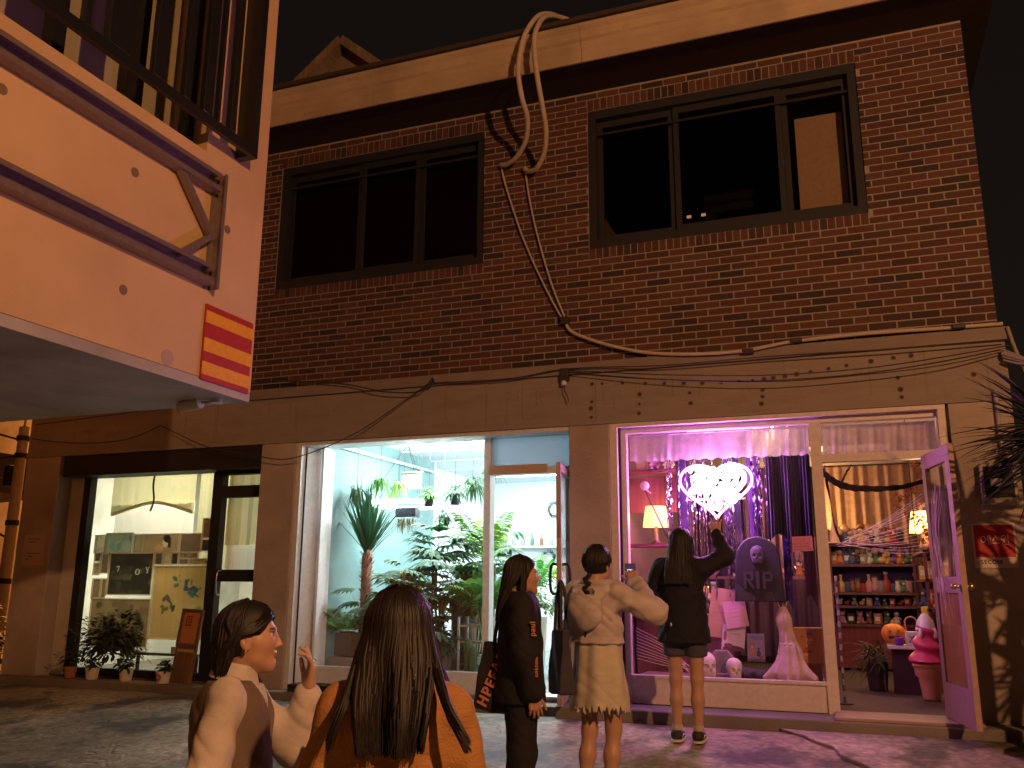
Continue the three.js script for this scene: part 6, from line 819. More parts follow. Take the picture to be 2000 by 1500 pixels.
function person(o) {
  const t = thing('person', o.label, 'person', o.pos, o.ry), k = o.k ?? 1, S = (p) => p.map((v) => v * k);
  const sw = o.sw ?? 0.16, sh = [S([-sw, 1.28, -0.01]), S([sw, 1.28, -0.01])], hip = [S([-0.085, 0.84, 0]), S([0.085, 0.84, 0])];
  const arm = [o.armR, o.armL].map((a) => a.map(S)), leg = (o.legs ?? [[[-0.085, 0.45, 0.01], [-0.085, 0.075, -0.015]], [[0.085, 0.45, 0.01], [0.085, 0.075, -0.015]]]).map((a) => a.map(S));
  const head = S(o.head ?? [0, 1.465, 0.015]);
  const L = [];
  for (let i = 0; i < 2; i++) {
    L.push(cap(sh[i], arm[i][0], 0.04, 0.033), cap(arm[i][0], arm[i][1], 0.033, 0.021));
    L.push(cap(hip[i], leg[i][0], 0.076, 0.047), cap(leg[i][0], add3(leg[i][0], sub3(leg[i][1], leg[i][0]), 0.4), 0.045, 0.047), cap(add3(leg[i][0], sub3(leg[i][1], leg[i][0]), 0.4), leg[i][1], 0.047, 0.031));
    const a = leg[i][1]; L.push(cap(add3(a, [0, -0.035, -0.03]), add3(a, [0, -0.05, 0.12]), 0.028, 0.022));
  }
  L.push(oval(S([0, 0.86, 0]), S([0, 1.02, 0]), 0.135, 0.105, 0.72), oval(S([0, 1.02, 0]), S([0, 1.22, -0.005]), 0.105, 0.125, 0.7), cap(S([-0.12, 1.3, -0.01]), S([0.12, 1.3, -0.01]), 0.045, 0.045), cap(S([0, 1.28, -0.012]), add3(head, [0, -0.1, -0.03]), 0.05, 0.048));
  const f = blend(L, 0.035), [lo, hi] = boundsOf([...arm.flat(), ...leg.flat(), ...sh, head, S([0, 0.02, 0.12])], 0.13); lo[1] = -0.01;
  const parts = [sdfGeo((x, y, z) => { const d = f(x, y, z); return Math.max(d, 0.002 - y, y - head[1] + 0.06); }, lo, hi, 0.014, () => SKIN), headGeo(head, 0.98 * k, o.tilt ?? 0, null)];
  o.hands.forEach((h, i) => parts.push(handGeo(arm[i][1], h.dir, h.pal, i ? -1 : 1, h.curl, h.spread, () => SKIN)));
  const body = rawMesh('body', mergeGeometries(parts), skinM, t);
  // garments: every one a surface of its own, clear of the skin
  const garment = (name, m, fn, b, cell = 0.011) => rawMesh(name, sdfGeo(fn, b[0], b[1], cell), m, t);
  const top = o.top, g = top.loose ?? 0.02, T = [];
  for (let i = 0; i < 2; i++) { const el = arm[i][0], wr = arm[i][1], cu = add3(el, sub3(wr, el), top.sleeve ?? 0.95); T.push(cap(sh[i], el, 0.046 + g * 0.9, 0.042 + g * (top.elbow ?? 1)), cap(el, cu, 0.042 + g * (top.elbow ?? 1), 0.03 + g * (top.cuff ?? 0.4))); }
  const y0 = top.hem * k; T.push(oval(S([0, 1.02, 0]), S([0, 1.22, -0.005]), 0.115 + g * 1.3, 0.132 + g, 0.76), oval([0, y0 - 0.06, 0], S([0, 1.02, 0]), (top.hemR ?? 0.15) + g, 0.115 + g * 1.3, 0.78), cap(S([-0.12, 1.295, -0.01]), S([0.12, 1.295, -0.01]), 0.05 + g * 0.6, 0.05 + g * 0.6), cap(S([0, 1.29, -0.012]), S([0, 1.345, -0.012]), 0.062 + g * 0.4, 0.058 + g * 0.2));
  const tf = blend(T, 0.04), wk = wrinkle(top.wr ?? 0.004), inner = cap(S([0, 1.2, -0.012]), S([0, 1.45, -0.012]), 0.05, 0.058);
  const [tl, th] = boundsOf([...arm[0], ...arm[1], ...sh, [0, y0, 0], S([0, 1.36, 0])], 0.2);
  o.topMesh = garment('top', top.m, (x, y, z) => { let d = tf(x, y, z) + wk(x, y, z); d = Math.max(d, y0 - y - 0.03 * 0 + (Math.abs(x) > 0.24 * k ? -9 : 0)); d = Math.max(d, Math.abs(x) < 0.15 * k && z < 0.12 ? y - (top.neck ?? 1.37) * k : -9, -inner(x, y, z)); if (top.cutArm) d = Math.max(d, top.cutArm(x, y, z)); return d; }, [tl, th]);
  const yT = o.bottom.top ?? 1.0;
  if (o.bottom.type === 'pants') {
    const B = []; for (let i = 0; i < 2; i++) B.push(cap(hip[i], leg[i][0], 0.094, 0.074), cap(leg[i][0], add3(leg[i][1], [0, o.bottom.end ?? 0, 0]), 0.074, 0.062)); B.push(oval(S([0, 0.86, 0]), S([0, 1.0, 0]), 0.152, 0.13, 0.75)); const bf = blend(B, 0.03), wb = wrinkle(0.003), bb = boundsOf([...leg.flat(), ...hip, S([0, yT, 0])], 0.17);
    garment('trousers', o.bottom.m, (x, y, z) => Math.max(bf(x, y, z) + wb(x, y, z), (o.bottom.hem ?? 0.03) - y, y - yT * k), bb, 0.012);
  } else {
    const h = o.bottom.hem * k, bf = oval([0, h - 0.05, 0.01], S([0, yT, 0]), o.bottom.r1 ?? 0.2, 0.14, 0.82), wb = wrinkle(0.004, 0.5); const inn = oval([0, h - 0.1, 0.01], [0, h + 0.12, 0.01], (o.bottom.r1 ?? 0.2) - 0.02, (o.bottom.r1 ?? 0.2) - 0.03, 0.72);
    garment('skirt', o.bottom.m, (x, y, z) => { const a = Math.atan2(z, x); const rag = h + (o.bottom.rag ?? 0) * (Math.sin(a * 23) * 0.5 + Math.sin(a * 41 + 1) * 0.5); return Math.max(bf(x, y, z) + wb(x, y, z) + 0.006 * Math.sin(a * 7), rag - y, y - yT * k); }, [[-0.3, h - 0.06, -0.24], [0.3, yT * k + 0.02, 0.26]], 0.009);
  }
  if (o.shoes) for (let i = 0; i < 2; i++) { const a = leg[i][1], sm = blend([cap(add3(a, [0, -0.03, -0.045]), add3(a, [0, -0.045, 0.13]), 0.038, 0.034), cap(add3(a, [0, -0.015, -0.03]), add3(a, [0, -0.045, 0.06]), 0.043, 0.036)], 0.02), b = boundsOf([add3(a, [0, 0, -0.06]), add3(a, [0, -0.08, 0.16])], 0.06), op = cap(add3(a, [0, 0.1, -0.01]), add3(a, [0, -0.01, -0.01]), 0.036, 0.034); const s = garment('shoe', o.shoes, (x, y, z) => Math.max(sm(x, y, z), 0.022 - y, y - a[1] - 0.012, -op(x, y, z)), b, 0.006); rawMesh('sole', sdfGeo((x, y, z) => Math.max(sm(x, Math.max(y, 0.03), z) - 0.004, y - 0.0215, 0.003 - y), b[0], b[1], 0.006), mat([0.6, 0.58, 0.55], 0.7), s); }
  if (o.hair) rawMesh('hair', hairGeo(head, { s: 0.98 * k, ...o.hair }), o.hair.m ?? hairM, t);
  return { t, body, sh, arm, head, k };
}
const longCut = (x, y, z) => Math.max(z - 0.045 - 0.25 * (y + 0.02), Math.min(-0.05 - y, 0.02));   // shell keeps off the face
const fabric = (c, o = {}) => mat(c, 0.85, { map: clothT, bump: clothB, bs: 0.0015, ...o });
const hairCut = (x, y, z) => { const front = z - 0.03 - Math.max(0, y - 0.01) * 0.75; return Math.max(front, -y - 0.07 - Math.max(0, -z) * 0.4); };

// near woman seen from behind
{
  const z = 5.85, x = -1.13;
  const p = person({ sw: 0.145, label: 'woman in an orange lit tan sweater seen from behind with long straight brown hair', pos: [x, ground(x, z), z], ry: Math.PI + 0.4, k: 0.995,
    armR: [[-0.215, 1.03, 0.01], [-0.19, 0.85, 0.12]], armL: [[0.215, 1.03, 0.01], [0.19, 0.85, 0.12]], hands: [{ dir: [0.3, -0.6, 0.7], pal: [1, 0, 0.2], curl: 0.6 }, { dir: [-0.3, -0.6, 0.7], pal: [-1, 0, 0.2], curl: 0.6 }],
    top: { m: fabric([0.45, 0.22, 0.07], { bs: 0.004 }), hem: 0.8, loose: 0.014, wr: 0.006, cuff: 0.8 }, bottom: { type: 'pants', m: fabric([0.05, 0.05, 0.06]) }, shoes: mat([0.1, 0.1, 0.1], 0.6),
    hair: { cut: hairCut, n: 900, phi: 2.15, len: 0.385, flare: 0.36, edge: 0.12, m: hairWarm, hang: (z0, t, ph, hc) => { const back = -0.155 + 0.02 * Math.sin(ph * 5); return Math.cos(ph) > -0.1 ? z0 + (back - z0) * Math.min(1, t * 1.25) : z0 + 0.03 * t; }, bend: (q, t, ph) => { if (Math.abs(ph) > 1.25) q[0] += Math.sign(ph) * (ph < 0 ? 0.07 : 0.03) * t * t; else q[0] *= 1 - 0.3 * t * t; } } });
}
// near woman in profile with a raised hand
{
  const z = 5.5, x = -1.9;
  const p = person({ label: 'woman in a white shirt and taupe vest in profile with one hand raised', pos: [x, ground(x, z), z], ry: 2.1, k: 0.945, tilt: -0.06, head: [0, 1.468, 0.035],
    armR: [[-0.22, 1.03, -0.05], [-0.21, 0.82, 0.03]], armL: [[0.2, 1.07, 0.2], [0.16, 1.27, 0.235]], hands: [{ dir: [0.1, -1, 0.2], pal: [1, 0, 0], curl: 0.5 }, { dir: [-0.05, 1, 0.1], pal: [-0.2, 0, -1], curl: [0.25, 0.45, 0.6, 0.35], spread: 0.16 }],
    top: { m: fabric([0.62, 0.55, 0.52]), hem: 0.84, loose: 0.012, wr: 0.005, cuff: 1.7, elbow: 1.6, sleeve: 0.88, neck: 1.315, hemR: 0.14 }, bottom: { type: 'pants', m: fabric([0.06, 0.06, 0.08]) }, shoes: mat([0.1, 0.1, 0.1], 0.6),
    hair: { cut: (a, b, c) => Math.max(c - 0.052 - Math.max(0, b - 0.02) * 0.25 + Math.max(0, 0.03 - b) * 0.75, -b - 0.1, Math.min(c + 0.02, 0.012 - b) > 0 ? 0.01 : -1), n: 300, phi: 1.5, len: 0.24, flare: 0.0, hang: (z0, t) => z0 + (-0.07 - z0) * 0.5 * t } });
  { const H = p.head, parts = []; for (const sd of [-1, 1]) for (let i = 0; i < 150; i++) { const z0 = rr(-0.06, 0.078), q = rr(1, 1.05); parts.push(lock([[sd * 0.004, 0.128 - Math.abs(z0) * 0.35 - (z0 > 0.05 ? (z0 - 0.05) * 0.9 : 0), z0], [sd * 0.05 * q, 0.105 - Math.max(0, z0) * 0.55, z0 * 0.95 - 0.005], [sd * 0.083 * q, 0.055 - Math.max(0, z0) * 0.4, z0 * 0.7 - 0.03], [sd * 0.088 * q, 0.012 - Math.max(0, z0) * 0.1, -0.045 + z0 * 0.2], [sd * 0.08 * q, -0.06, -0.085 + z0 * 0.1], [sd * rr(0.03, 0.07), -0.16 - 0.05 * rnd(), -0.095]].map((a) => [H[0] + a[0] * 0.94, H[1] + a[1] * 0.94, H[2] + a[2] * 0.94]), rr(0.005, 0.009), [H[0], 0, H[2]])); } rawMesh('hair', mergeGeometries(parts), hairM, p.t); }
  const k = p.k, vm = fabric([0.17, 0.12, 0.1]), V1 = blend([oval([0, 0.78 * k, 0], [0, 1.02 * k, 0], 0.185, 0.155, 0.8), oval([0, 1.02 * k, 0], [0, 1.2 * k, -0.005], 0.155, 0.165, 0.8), cap([-0.1, 1.285 * k, -0.01], [0.1, 1.285 * k, -0.01], 0.076, 0.076)], 0.03), wv = wrinkle(0.003);
  const aR = cap([-0.205, 1.28 * k, -0.01], [-0.23, 0.95 * k, -0.04], 0.07, 0.075), aL = cap([0.205, 1.28 * k, 0], [0.21, 1.05 * k, 0.1], 0.07, 0.075), nk = (x, y, z) => Math.hypot(x, (y - 1.36 * k) * 0.8 - 0.0) - 0.085 - Math.max(0, z) * 0.1, vN = (x, y, z) => (z > 0 ? Math.abs(x) - Math.max(0, (y - 1.02 * k)) * 0.28 : 9);
  rawMesh('vest', sdfGeo((x, y, z) => Math.max(V1(x, y, z) + wv(x, y, z), -aR(x, y, z), -aL(x, y, z), -nk(x, y, z), -vN(x, y, z), y - 1.335 * k, 0.8 * k - y), [-0.24, 0.74, -0.22], [0.24, 1.32, 0.24], 0.0065), vm, p.t);
  // collar
  { const P = [], I = [], n = 40; for (let i = 0; i <= n; i++) { const a = (-168 + 336 * i / n) * D2R, fr = Math.abs(i / n * 2 - 1), h = 0.048 + 0.05 * Math.max(0, fr - 0.55) / 0.45, sx = -Math.sin(a), cz = -Math.cos(a), yt = (1.395 - 0.035 * fr * fr) * k; for (const [r, y] of [[0.06, yt], [0.07, yt + 0.004], [0.088 + 0.012 * fr, yt - h], [0.084 + 0.012 * fr, yt - h]]) P.push(sx * r, y, cz * r * 0.95 - 0.004); } for (let i = 0; i < n; i++) for (let q = 0; q < 3; q++) { const a = i * 4 + q; I.push(a, a + 1, a + 4, a + 1, a + 5, a + 4); } const g = new THREE.BufferGeometry(); g.setAttribute('position', new THREE.Float32BufferAttribute(P, 3)); g.setIndex(I); g.computeVertexNormals(); mesh('collar', g, fabric([0.62, 0.56, 0.52]), p.t); }
  mesh('earring', ball(-0.082 * k, 1.428 * k, 0.03, 0.006), mat([0.8, 0.6, 0.4], 0.2, { metal: 1 }), p.t);
  mesh('ring', new THREE.TorusGeometry(0.0105, 0.0025, 6, 14).rotateX(Math.PI / 2).translate(...[0.16 * k - 0.012, 1.27 * k + 0.105, 0.235 * k + 0.012]), mat([0.8, 0.8, 0.8], 0.2, { metal: 1 }), p.t);
  const ph = thing('white_card', 'small white card held low between the two nearest women', 'card', [-1.56, 0.7, 5.4]); ph.rotation.set(-0.8, 0.2, 0.3); mesh('card', rbox(-0.04, 0.04, -0.025, 0.025, -0.002, 0.002, 0.001), mat([0.75, 0.75, 0.75], 0.5), ph); mesh('print', box(-0.02, 0.02, -0.006, 0.008, 0.0022, 0.0028), mat([0.1, 0.1, 0.1], 0.6), ph);
}
// woman in black by the plant shop door
{
  const z = 3.0, x = -1.83;
  const blackM = fabric([0.009, 0.009, 0.014]);
  const p = person({ label: 'woman in a long black jacket and trousers facing right before the plant shop door', pos: [x, ground(x, z), z], ry: 2.05, k: 0.95, tilt: -0.05,
    armR: [[-0.23, 1.02, 0.0], [-0.225, 0.79, 0.05]], armL: [[0.22, 1.02, -0.02], [0.2, 0.8, 0.0]], hands: [{ dir: [0.05, -1, 0.15], pal: [1, 0, 0], curl: 0.45 }, { dir: [-0.05, -1, 0.1], pal: [-1, 0, 0], curl: 0.5 }],
    top: { m: blackM, hem: 0.72, loose: 0.035, hemR: 0.165, wr: 0.004, cuff: 0.9 }, bottom: { type: 'pants', m: fabric([0.012, 0.012, 0.016]) }, shoes: mat([0.05, 0.05, 0.05], 0.6),
    hair: { cut: hairCut, n: 380, phi: 1.75, len: 0.38, flare: 0.12, m: hairM, hang: (z0, t, ph, hc) => Math.cos(ph) > 0.1 ? z0 + (-0.14 - z0) * Math.min(1, t * 1.2) : z0 - 0.01 * t } });
  // lettering down the sleeve
  const coral = mat([0.5, 0.2, 0.13], 0.8);
  const word = (txt, size, depth) => { const g = new TextGeometry(txt, { font, size, depth, curveSegments: 3, bevelEnabled: false }); g.center(); return g; };
  const dec = (txt, size, yy, zz) => { const g = word(txt, size, 0.012); g.rotateZ(Math.PI / 2); const o = mesh('sleeve_lettering', g, coral, p.t); o.position.set(-0.229 * 0.95 - 0.067, yy, zz); o.rotation.y = -Math.PI / 2 + 0.05; };
  dec('paul', 0.028, 1.1, 0.035); dec('unknow', 0.02, 0.9, 0.05);
  // black tote hanging behind
  const b = thing('tote_bag', 'black tote bag with coral outlined lettering carried by the woman in black', 'bag', [x - 0.13, 0.42, z + 0.02]); b.rotation.set(0.02, 0.1, -0.1);
  const bf = (xx, y, zz) => { const tt = y / 0.36, w = 0.15 - 0.025 * tt, d = 0.035 - 0.022 * tt; return Math.hypot(Math.max(Math.abs(xx) - w + 0.012, 0), Math.max(Math.abs(zz) - d + 0.008, 0), Math.max(y - 0.36, -y, 0)) - 0.01 + 0.003 * Math.sin(xx * 40 + y * 21); };
  rawMesh('bag', sdfGeo(bf, [-0.18, -0.03, -0.06], [0.18, 0.4, 0.06], 0.009), fabric([0.014, 0.013, 0.018]), b);
  for (const sx of [-1, 1]) mesh('strap', tube([[-0.06, 0.35, sx * 0.012], [-0.03, 0.6, sx * 0.015], [0.08, 0.72, 0.0], [0.09, 0.6, sx * 0.02], [0.06, 0.35, sx * 0.012]], 0.008, 24, 5), fabric([0.014, 0.013, 0.018]), b);
  { const g = word('HPEEAA', 0.062, 0.01); g.rotateZ(1.25); g.translate(-0.04, 0.17, 0.04); mesh('bag_lettering', g, coral, b); }
}
// woman photographing with a phone
{
  const z = 2.5, x = -1.5;
  const mauve = fabric([0.6, 0.53, 0.56]);
  const p = person({ label: 'woman in a mauve cropped hoodie and ragged hem skirt photographing with her phone', pos: [x, ground(x, z), z], ry: Math.PI - 0.3, k: 0.97, tilt: 0.08,
    armR: [[-0.36, 1.17, 0.1], [-0.16, 1.345, 0.22]], armL: [[0.22, 1.06, 0.06], [0.06, 1.14, 0.24]], hands: [{ dir: [0.5, 0.85, 0.25], pal: [0.5, -0.1, 0.85], curl: [0.6, 0.8, 0.9, 0.9] }, { dir: [-0.6, 0.5, 0.4], pal: [-0.5, 0.2, -0.6], curl: 0.7 }],
    legs: [[[-0.075, 0.46, 0.05], [-0.08, 0.075, -0.02]], [[0.07, 0.45, 0.0], [0.075, 0.075, -0.07]]],
    top: { m: mauve, hem: 0.97, loose: 0.03, hemR: 0.165, wr: 0.0085, cuff: 0.8, elbow: 1.0 }, bottom: { type: 'skirt', m: fabric([0.66, 0.6, 0.5]), hem: 0.58, r1: 0.2, rag: 0.03, top: 1.02 }, shoes: mat([0.05, 0.03, 0.03], 0.6),
    hair: { cut: hairCut, n: 260, phi: 1.9, len: 0.16, flare: -0.55, hang: (z0, t) => z0 + (-0.09 - z0) * 0.6 * t } });
  const k = 0.97, bl = []; for (let i = 0; i < 11; i++) { const y = 1.4 * k - i * 0.027, zz = -0.115 - 0.003 * Math.min(i, 7), r = 0.021 - i * 0.0007, q = i % 2 ? 1 : -1; bl.push(cap([q * 0.017, y, zz + 0.004], [-q * 0.006, y - 0.034, zz - 0.004], r * 0.75, r * 0.6)); } bl.push(cap([0, 1.4 * k - 0.3, -0.135], [0.005, 1.4 * k - 0.37, -0.13], 0.013, 0.005));
  { const f = (a, y, c) => { let m = 9; for (const q of bl) m = smin(m, q(a, y, c), 0.006); return m; }; rawMesh('braid', sdfGeo(f, [-0.06, 0.94, -0.18], [0.06, 1.42, -0.07], 0.005), hairM, p.t); }
  const hoodO = blend([ell([0, 1.19 * k, -0.145], [0.125, 0.135, 0.06]), cap([-0.1, 1.3 * k, -0.06], [0.1, 1.3 * k, -0.06], 0.05, 0.05)], 0.05), hoodI = ell([0, 1.3 * k, -0.155], [0.075, 0.15, 0.03]), wh = wrinkle(0.004);
  rawMesh('hood', sdfGeo((a, y, c) => Math.max(hoodO(a, y, c) + wh(a, y, c), -hoodI(a, y, c), y - 1.34 * k), [-0.2, 0.98, -0.26], [0.2, 1.36, 0.02], 0.008), mauve, p.t);
  // phone with a lit screen, in her right hand
  const pw = new THREE.Vector3(-0.09, 1.4, 0.275).multiplyScalar(k); const ph = thing('mobile_phone', 'mobile phone with lit screen held up by the woman in the hoodie', 'phone', [x + Math.cos(Math.PI - 0.3) * pw.x + Math.sin(Math.PI - 0.3) * pw.z, ground(x, z) + pw.y, z - Math.sin(Math.PI - 0.3) * pw.x + Math.cos(Math.PI - 0.3) * pw.z], 0.15);
  mesh('case', rbox(-0.036, 0.036, -0.075, 0.075, -0.005, 0.004, 0.004), mat([0.05, 0.05, 0.06], 0.3), ph);
  panel('screen', 0.066, 0.14, 0, (() => { const t = canvasTex(48, 96, (c, w, h) => { c.fillStyle = '#3a2840'; c.fillRect(0, 0, w, h); c.fillStyle = '#f4dcf4'; c.fillRect(10, 22, 26, 30); c.fillStyle = '#a888b8'; c.fillRect(4, 60, 38, 14); c.fillStyle = '#e8e0ec'; c.fillRect(18, 78, 12, 10); }); const m = mat([0.02, 0.02, 0.02], 0.2); m.emissiveMap = t; m.emissive.setRGB(1, 1, 1); m.emissiveIntensity = 1.2; return m; })(), ph, [0, 0, 0.0055]);
  const b = thing('tote_bag', 'navy tote bag hanging from the left shoulder of the woman in the hoodie', 'bag', [x - 0.22, 0.48, z + 0.06]); b.rotation.set(0.02, -0.95, 0.06);
  const bf = (xx, y, zz) => { const tt = y / 0.36, w = 0.125, d = 0.05 - 0.03 * tt; return Math.hypot(Math.max(Math.abs(xx) - w + 0.012, 0), Math.max(Math.abs(zz) - d + 0.008, 0), Math.max(y - 0.36, -y, 0)) - 0.01 + 0.005 * Math.sin(xx * 33 + y * 17); };
  rawMesh('bag', sdfGeo(bf, [-0.16, -0.03, -0.08], [0.16, 0.4, 0.08], 0.009), fabric([0.05, 0.045, 0.075]), b);
  for (const sx of [-1, 1]) mesh('strap', tube([[-0.06, 0.35, sx * 0.014], [-0.01, 0.56, sx * 0.01], [0.05, 0.67, 0.0], [0.09, 0.58, sx * 0.014], [0.07, 0.35, sx * 0.014]], 0.011, 24, 6), fabric([0.05, 0.045, 0.075]), b);
}
// woman reaching up to the neon sign
{
  const z = 0.92, x = -1.24;
  const p = person({ label: 'woman in an oversized navy hoodie with bare legs reaching up at the neon heart', pos: [x, ground(x, z) + 0.004, z], ry: Math.PI - 0.03, k: 1.0,
    armR: [[-0.33, 1.37, 0.07], [-0.25, 1.56, 0.2]], armL: [[0.25, 1.05, 0.02], [0.16, 0.93, 0.2]], hands: [{ dir: [0.05, 0.9, 0.3], pal: [0.1, -0.3, 0.9], curl: 0.15, spread: 0.18 }, { dir: [-0.6, 0.1, 0.7], pal: [-0.7, 0, -0.6], curl: 0.5 }],
    legs: [[[-0.085, 0.45, 0.01], [-0.085, 0.075, -0.01]], [[0.08, 0.45, 0.01], [0.075, 0.075, -0.01]]],
    top: { m: fabric([0.008, 0.008, 0.02]), hem: 0.72, loose: 0.038, hemR: 0.18, wr: 0.005, cuff: 0.35, elbow: 0.6 }, bottom: { type: 'pants', m: fabric([0.07, 0.07, 0.1]), hem: 0.62, top: 0.98 }, shoes: mat([0.03, 0.025, 0.03], 0.7, { map: clothT }),
    hair: { cut: hairCut, n: 380, phi: 2.0, len: 0.42, flare: 0.15, hang: (z0, t, ph) => Math.cos(ph) > 0 ? z0 + (-0.165 - z0) * Math.min(1, t * 1.2) : z0 } });
  for (const s of [-0.085, 0.075]) mesh('sock', lathe([[0.042, 0], [0.04, 0.05], [0.037, 0.05], [0.039, 0]], s, 0.075, -0.01, 14), fabric([0.55, 0.5, 0.48]), p.t);
  for (const s of [-0.085, 0.075]) for (const q of [-1, 1]) mesh('shoe_stripe', tube([[s + q * 0.043, 0.04, -0.05], [s + q * 0.044, 0.055, -0.01], [s + q * 0.041, 0.045, 0.04], [s + q * 0.036, 0.04, 0.09]], 0.005, 12, 5), mat([0.65, 0.62, 0.6], 0.7), p.t);
  mesh('keyring', ball(0.06, 0.86, -0.18, 0.009, 0.7, 1.6, 0.7), mat([0.7, 0.6, 0.6], 0.3), p.t);
}

// ---------- palm on the right, background beyond the left end of the lane ----------
{
  const t = thing('yucca', 'dark spiky palm leaning into the picture at the right edge', 'plant', [1.38, ground(1.38, 1.2), 1.2]);
  for (let i = 0; i < 110; i++) { const a = rr(0, 6.28), e = rr(-0.6, 1.0), L = new Leafs(); L.blade(V(0, 2.22 + rr(-0.1, 0.1), 0), sph(a, e), rr(0.5, 0.9), 0.04, 0.12 + 0.15 * rnd(), pick([[0.03, 0.045, 0.02], [0.045, 0.05, 0.025], [0.02, 0.03, 0.02]]), 8, null, (q) => Math.min(1, (1 - q) * 2) * Math.min(1, 0.5 + q * 2)); L.build('leaf', t); }
  for (let i = 0; i < 44; i++) { const a = Math.PI + rr(-0.8, 0.9), e = rr(-0.25, 0.5), L = new Leafs(); L.blade(V(-0.02, 2.14 + rr(-0.16, 0.12), 0), sph(a, e), rr(0.45, 0.72), 0.04, 0.2 + 0.2 * rnd(), pick([[0.03, 0.045, 0.02], [0.045, 0.05, 0.025], [0.02, 0.03, 0.02]]), 8, null, (q) => Math.min(1, (1 - q) * 2) * Math.min(1, 0.5 + q * 2)); L.build('leaf', t); }
  for (const [cx, cy, cz, n] of [[0.28, 1.72, 0.1, 80], [0.32, 1.2, 0.05, 80]]) { for (let i = 0; i < n; i++) { const a = rr(0, 6.28), e = rr(-0.5, 1.1), L = new Leafs(); L.blade(V(cx, cy + rr(-0.12, 0.12), cz), sph(a, e), rr(0.35, 0.6), 0.045, 0.2 + 0.2 * rnd(), pick([[0.03, 0.045, 0.02], [0.045, 0.05, 0.025], [0.02, 0.03, 0.02]]), 6, null, (q) => Math.min(1, (1 - q) * 2) * Math.min(1, 0.5 + q * 2)); L.build('leaf', t); } mesh('trunk', tube([[0.08, 0.35, 0.02], [cx * 0.8, cy * 0.6, cz], [cx, cy, cz]], 0.04, 12, 8), mat([0.08, 0.06, 0.045], 0.9, { map: grainT }), t); }
  mesh('trunk', tube([[0, 0.3, 0], [0.02, 1.2, 0.02], [0, 2.25, 0]], 0.05, 16, 10), mat([0.08, 0.06, 0.045], 0.9, { map: grainT, bump: blotchB, bs: 0.01 }), t); pot(t, 0, 0.0, 0, 0.22, 0.4, mat([0.1, 0.07, 0.06], 0.8));
  const pl = thing('pipe_bundle', 'bundle of slanting grey pipes and cables at the right end of the beam', 'pipes'); const gm = mat([0.25, 0.22, 0.22], 0.6);
  for (let i = 0; i < 4; i++) mesh('pipe', tube([[1.3, 3.03 - i * 0.03, 0.06], [1.42, 2.95 - i * 0.02, 0.1], [1.62, 2.8 + i * 0.03, 0.16], [1.9, 2.62 + i * 0.05, 0.2]], i === 1 ? 0.02 : 0.01, 20, 6), gm, pl);
  mesh('pipe', tube([[1.36, 3.22, 0.05], [1.4, 3.0, 0.06], [1.48, 2.7, 0.08], [1.5, 2.3, 0.08], [1.5, 0.1, 0.05]], 0.016, 24, 6), gm, pl);
}
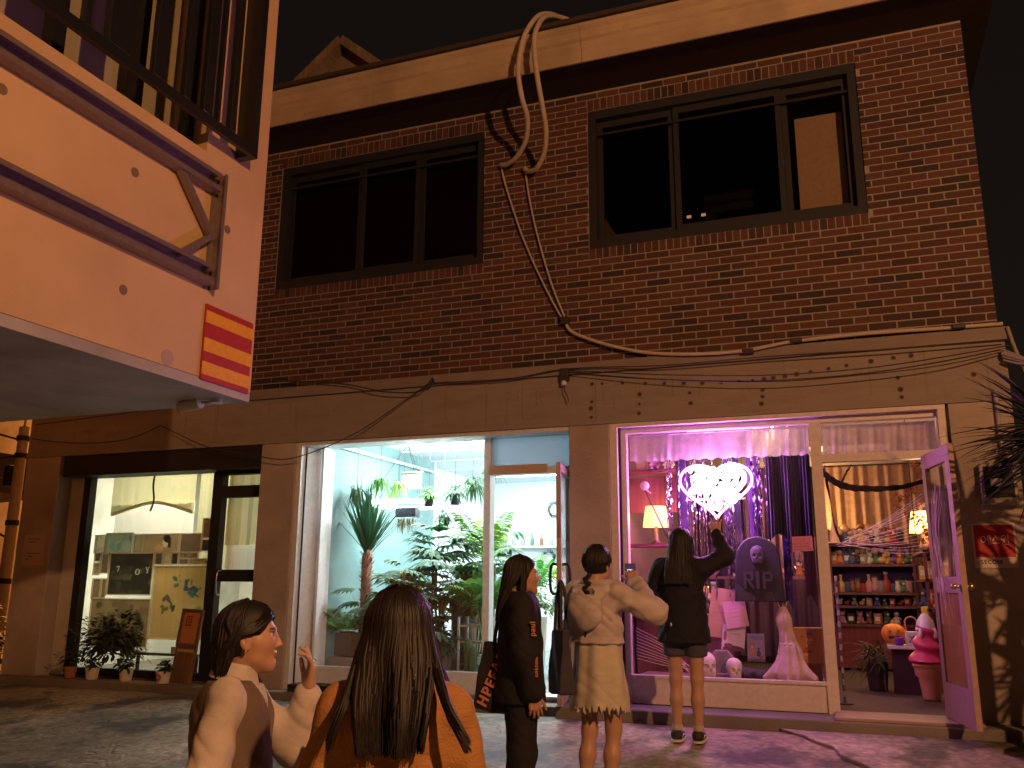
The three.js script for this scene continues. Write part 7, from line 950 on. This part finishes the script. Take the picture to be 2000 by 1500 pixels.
{
  // pole, lit house wall and dark roof seen through the gap at the far left
  const hs = thing('lane_house', 'orange lit plaster house far down the lane at the left edge', 'building', [-17, 0, -9]);
  mesh('wall', box(-6, 4.5, -0.2, 7, -0.3, 0), mat([0.55, 0.45, 0.35], 0.85, { map: blotchT }), hs); mesh('roof', extrude([[-6.4, 0], [4.9, 0], [4.2, 0.8], [-5.8, 0.8]], 3).translate(0, 7.002, -2.9), mat([0.06, 0.05, 0.05], 0.9), hs);
  mesh('window', [box(-1.2, 0.2, 1.2, 2.6, 0.002, 0.06)], mat([0.03, 0.03, 0.04], 0.2), hs);
  const sh = thing('lean_to_roof', 'dark sloping lean to roof behind the utility pole at the left edge', 'roof', [-12.6, 0, -2.4]); mesh('roof_sheet', extrude([[-2.5, 2.35], [0.9, 3.0], [0.9, 2.42], [-2.5, 2.25]], 1.6), mat([0.045, 0.03, 0.026], 0.9, { map: grainT }), sh); for (const x of [-2.2, 0.7]) mesh('post', box(x, x + 0.1, -0.05, 2.4, 0.1, 0.2), mat([0.05, 0.04, 0.03], 0.9), sh);
  const pole = thing('utility_pole', 'slim utility pole with brackets and wires at the far left', 'pole', [-10.99, 0, -1.2]); const pm = mat([0.4, 0.33, 0.26], 0.8, { map: grainT });
  mesh('pole', lathe([[0.001, -0.1], [0.085, -0.1], [0.07, 3.3], [0.001, 3.32]], 0, 0, 0, 14), pm, pole); mesh('tip', lathe([[0.001, 3.3], [0.018, 3.3], [0.012, 3.62], [0.001, 3.63]], 0, 0, 0, 8), pm, pole);
  for (const y of [1.1, 1.9, 2.85, 3.1]) mesh('band', lathe([[0.084, y], [0.09, y], [0.09, y + 0.07], [0.084, y + 0.07]], 0, 0, 0, 14), darkMetal, pole);
  mesh('transformer', rbox(-0.2, -0.09, 2.45, 2.75, -0.08, 0.08, 0.02), darkMetal, pole);
  const wm = mat([0.02, 0.02, 0.02], 0.7); const w = [[[0, 2.9, 0], [-0.9, 2.75, 0.3], [-2.2, 2.85, 0.8]], [[0, 2.5, 0], [-0.9, 2.7, 0.3], [-2.2, 2.82, 0.8]], [[0, 3.1, 0], [-0.6, 3.3, 0.3], [-1.6, 3.9, 0.8]], [[0, 1.7, 0], [-0.5, 2.0, 0.2], [-1.5, 2.7, 0.4]]];
  for (const p of w) mesh('cable', tube(p, 0.016, 16, 5), wm, pole);
  bush('dark_shrub', 'dark shrub at the foot of the pole by the left edge', [-10.9, 0.0, -0.5], 0.75, 900, [0.02, 0.025, 0.012], 0.14);
  const l2 = thing('street_lamp', 'second sodium street lamp down the lane, hidden behind the shops', 'street lamp', [-13.6, 0, -6.2]); mesh('pole', lathe([[0.001, 0], [0.08, 0], [0.05, 5.2], [0.001, 5.2]]), mat([0.3, 0.3, 0.3], 0.5), l2); mesh('lamp_globe', ball(0, 5.35, 0, 0.14), mat([0.8, 0.5, 0.2], 0.4, { em: [1, 0.42, 0.1], ei: 30 }), l2);
  const L = new THREE.PointLight(new THREE.Color().setRGB(1, 0.36, 0.08), 420); L.position.set(0, 5.35, 0); L.castShadow = true; L.shadow.radius = 5; l2.add(L);
}
renderer.render(scene, camera);
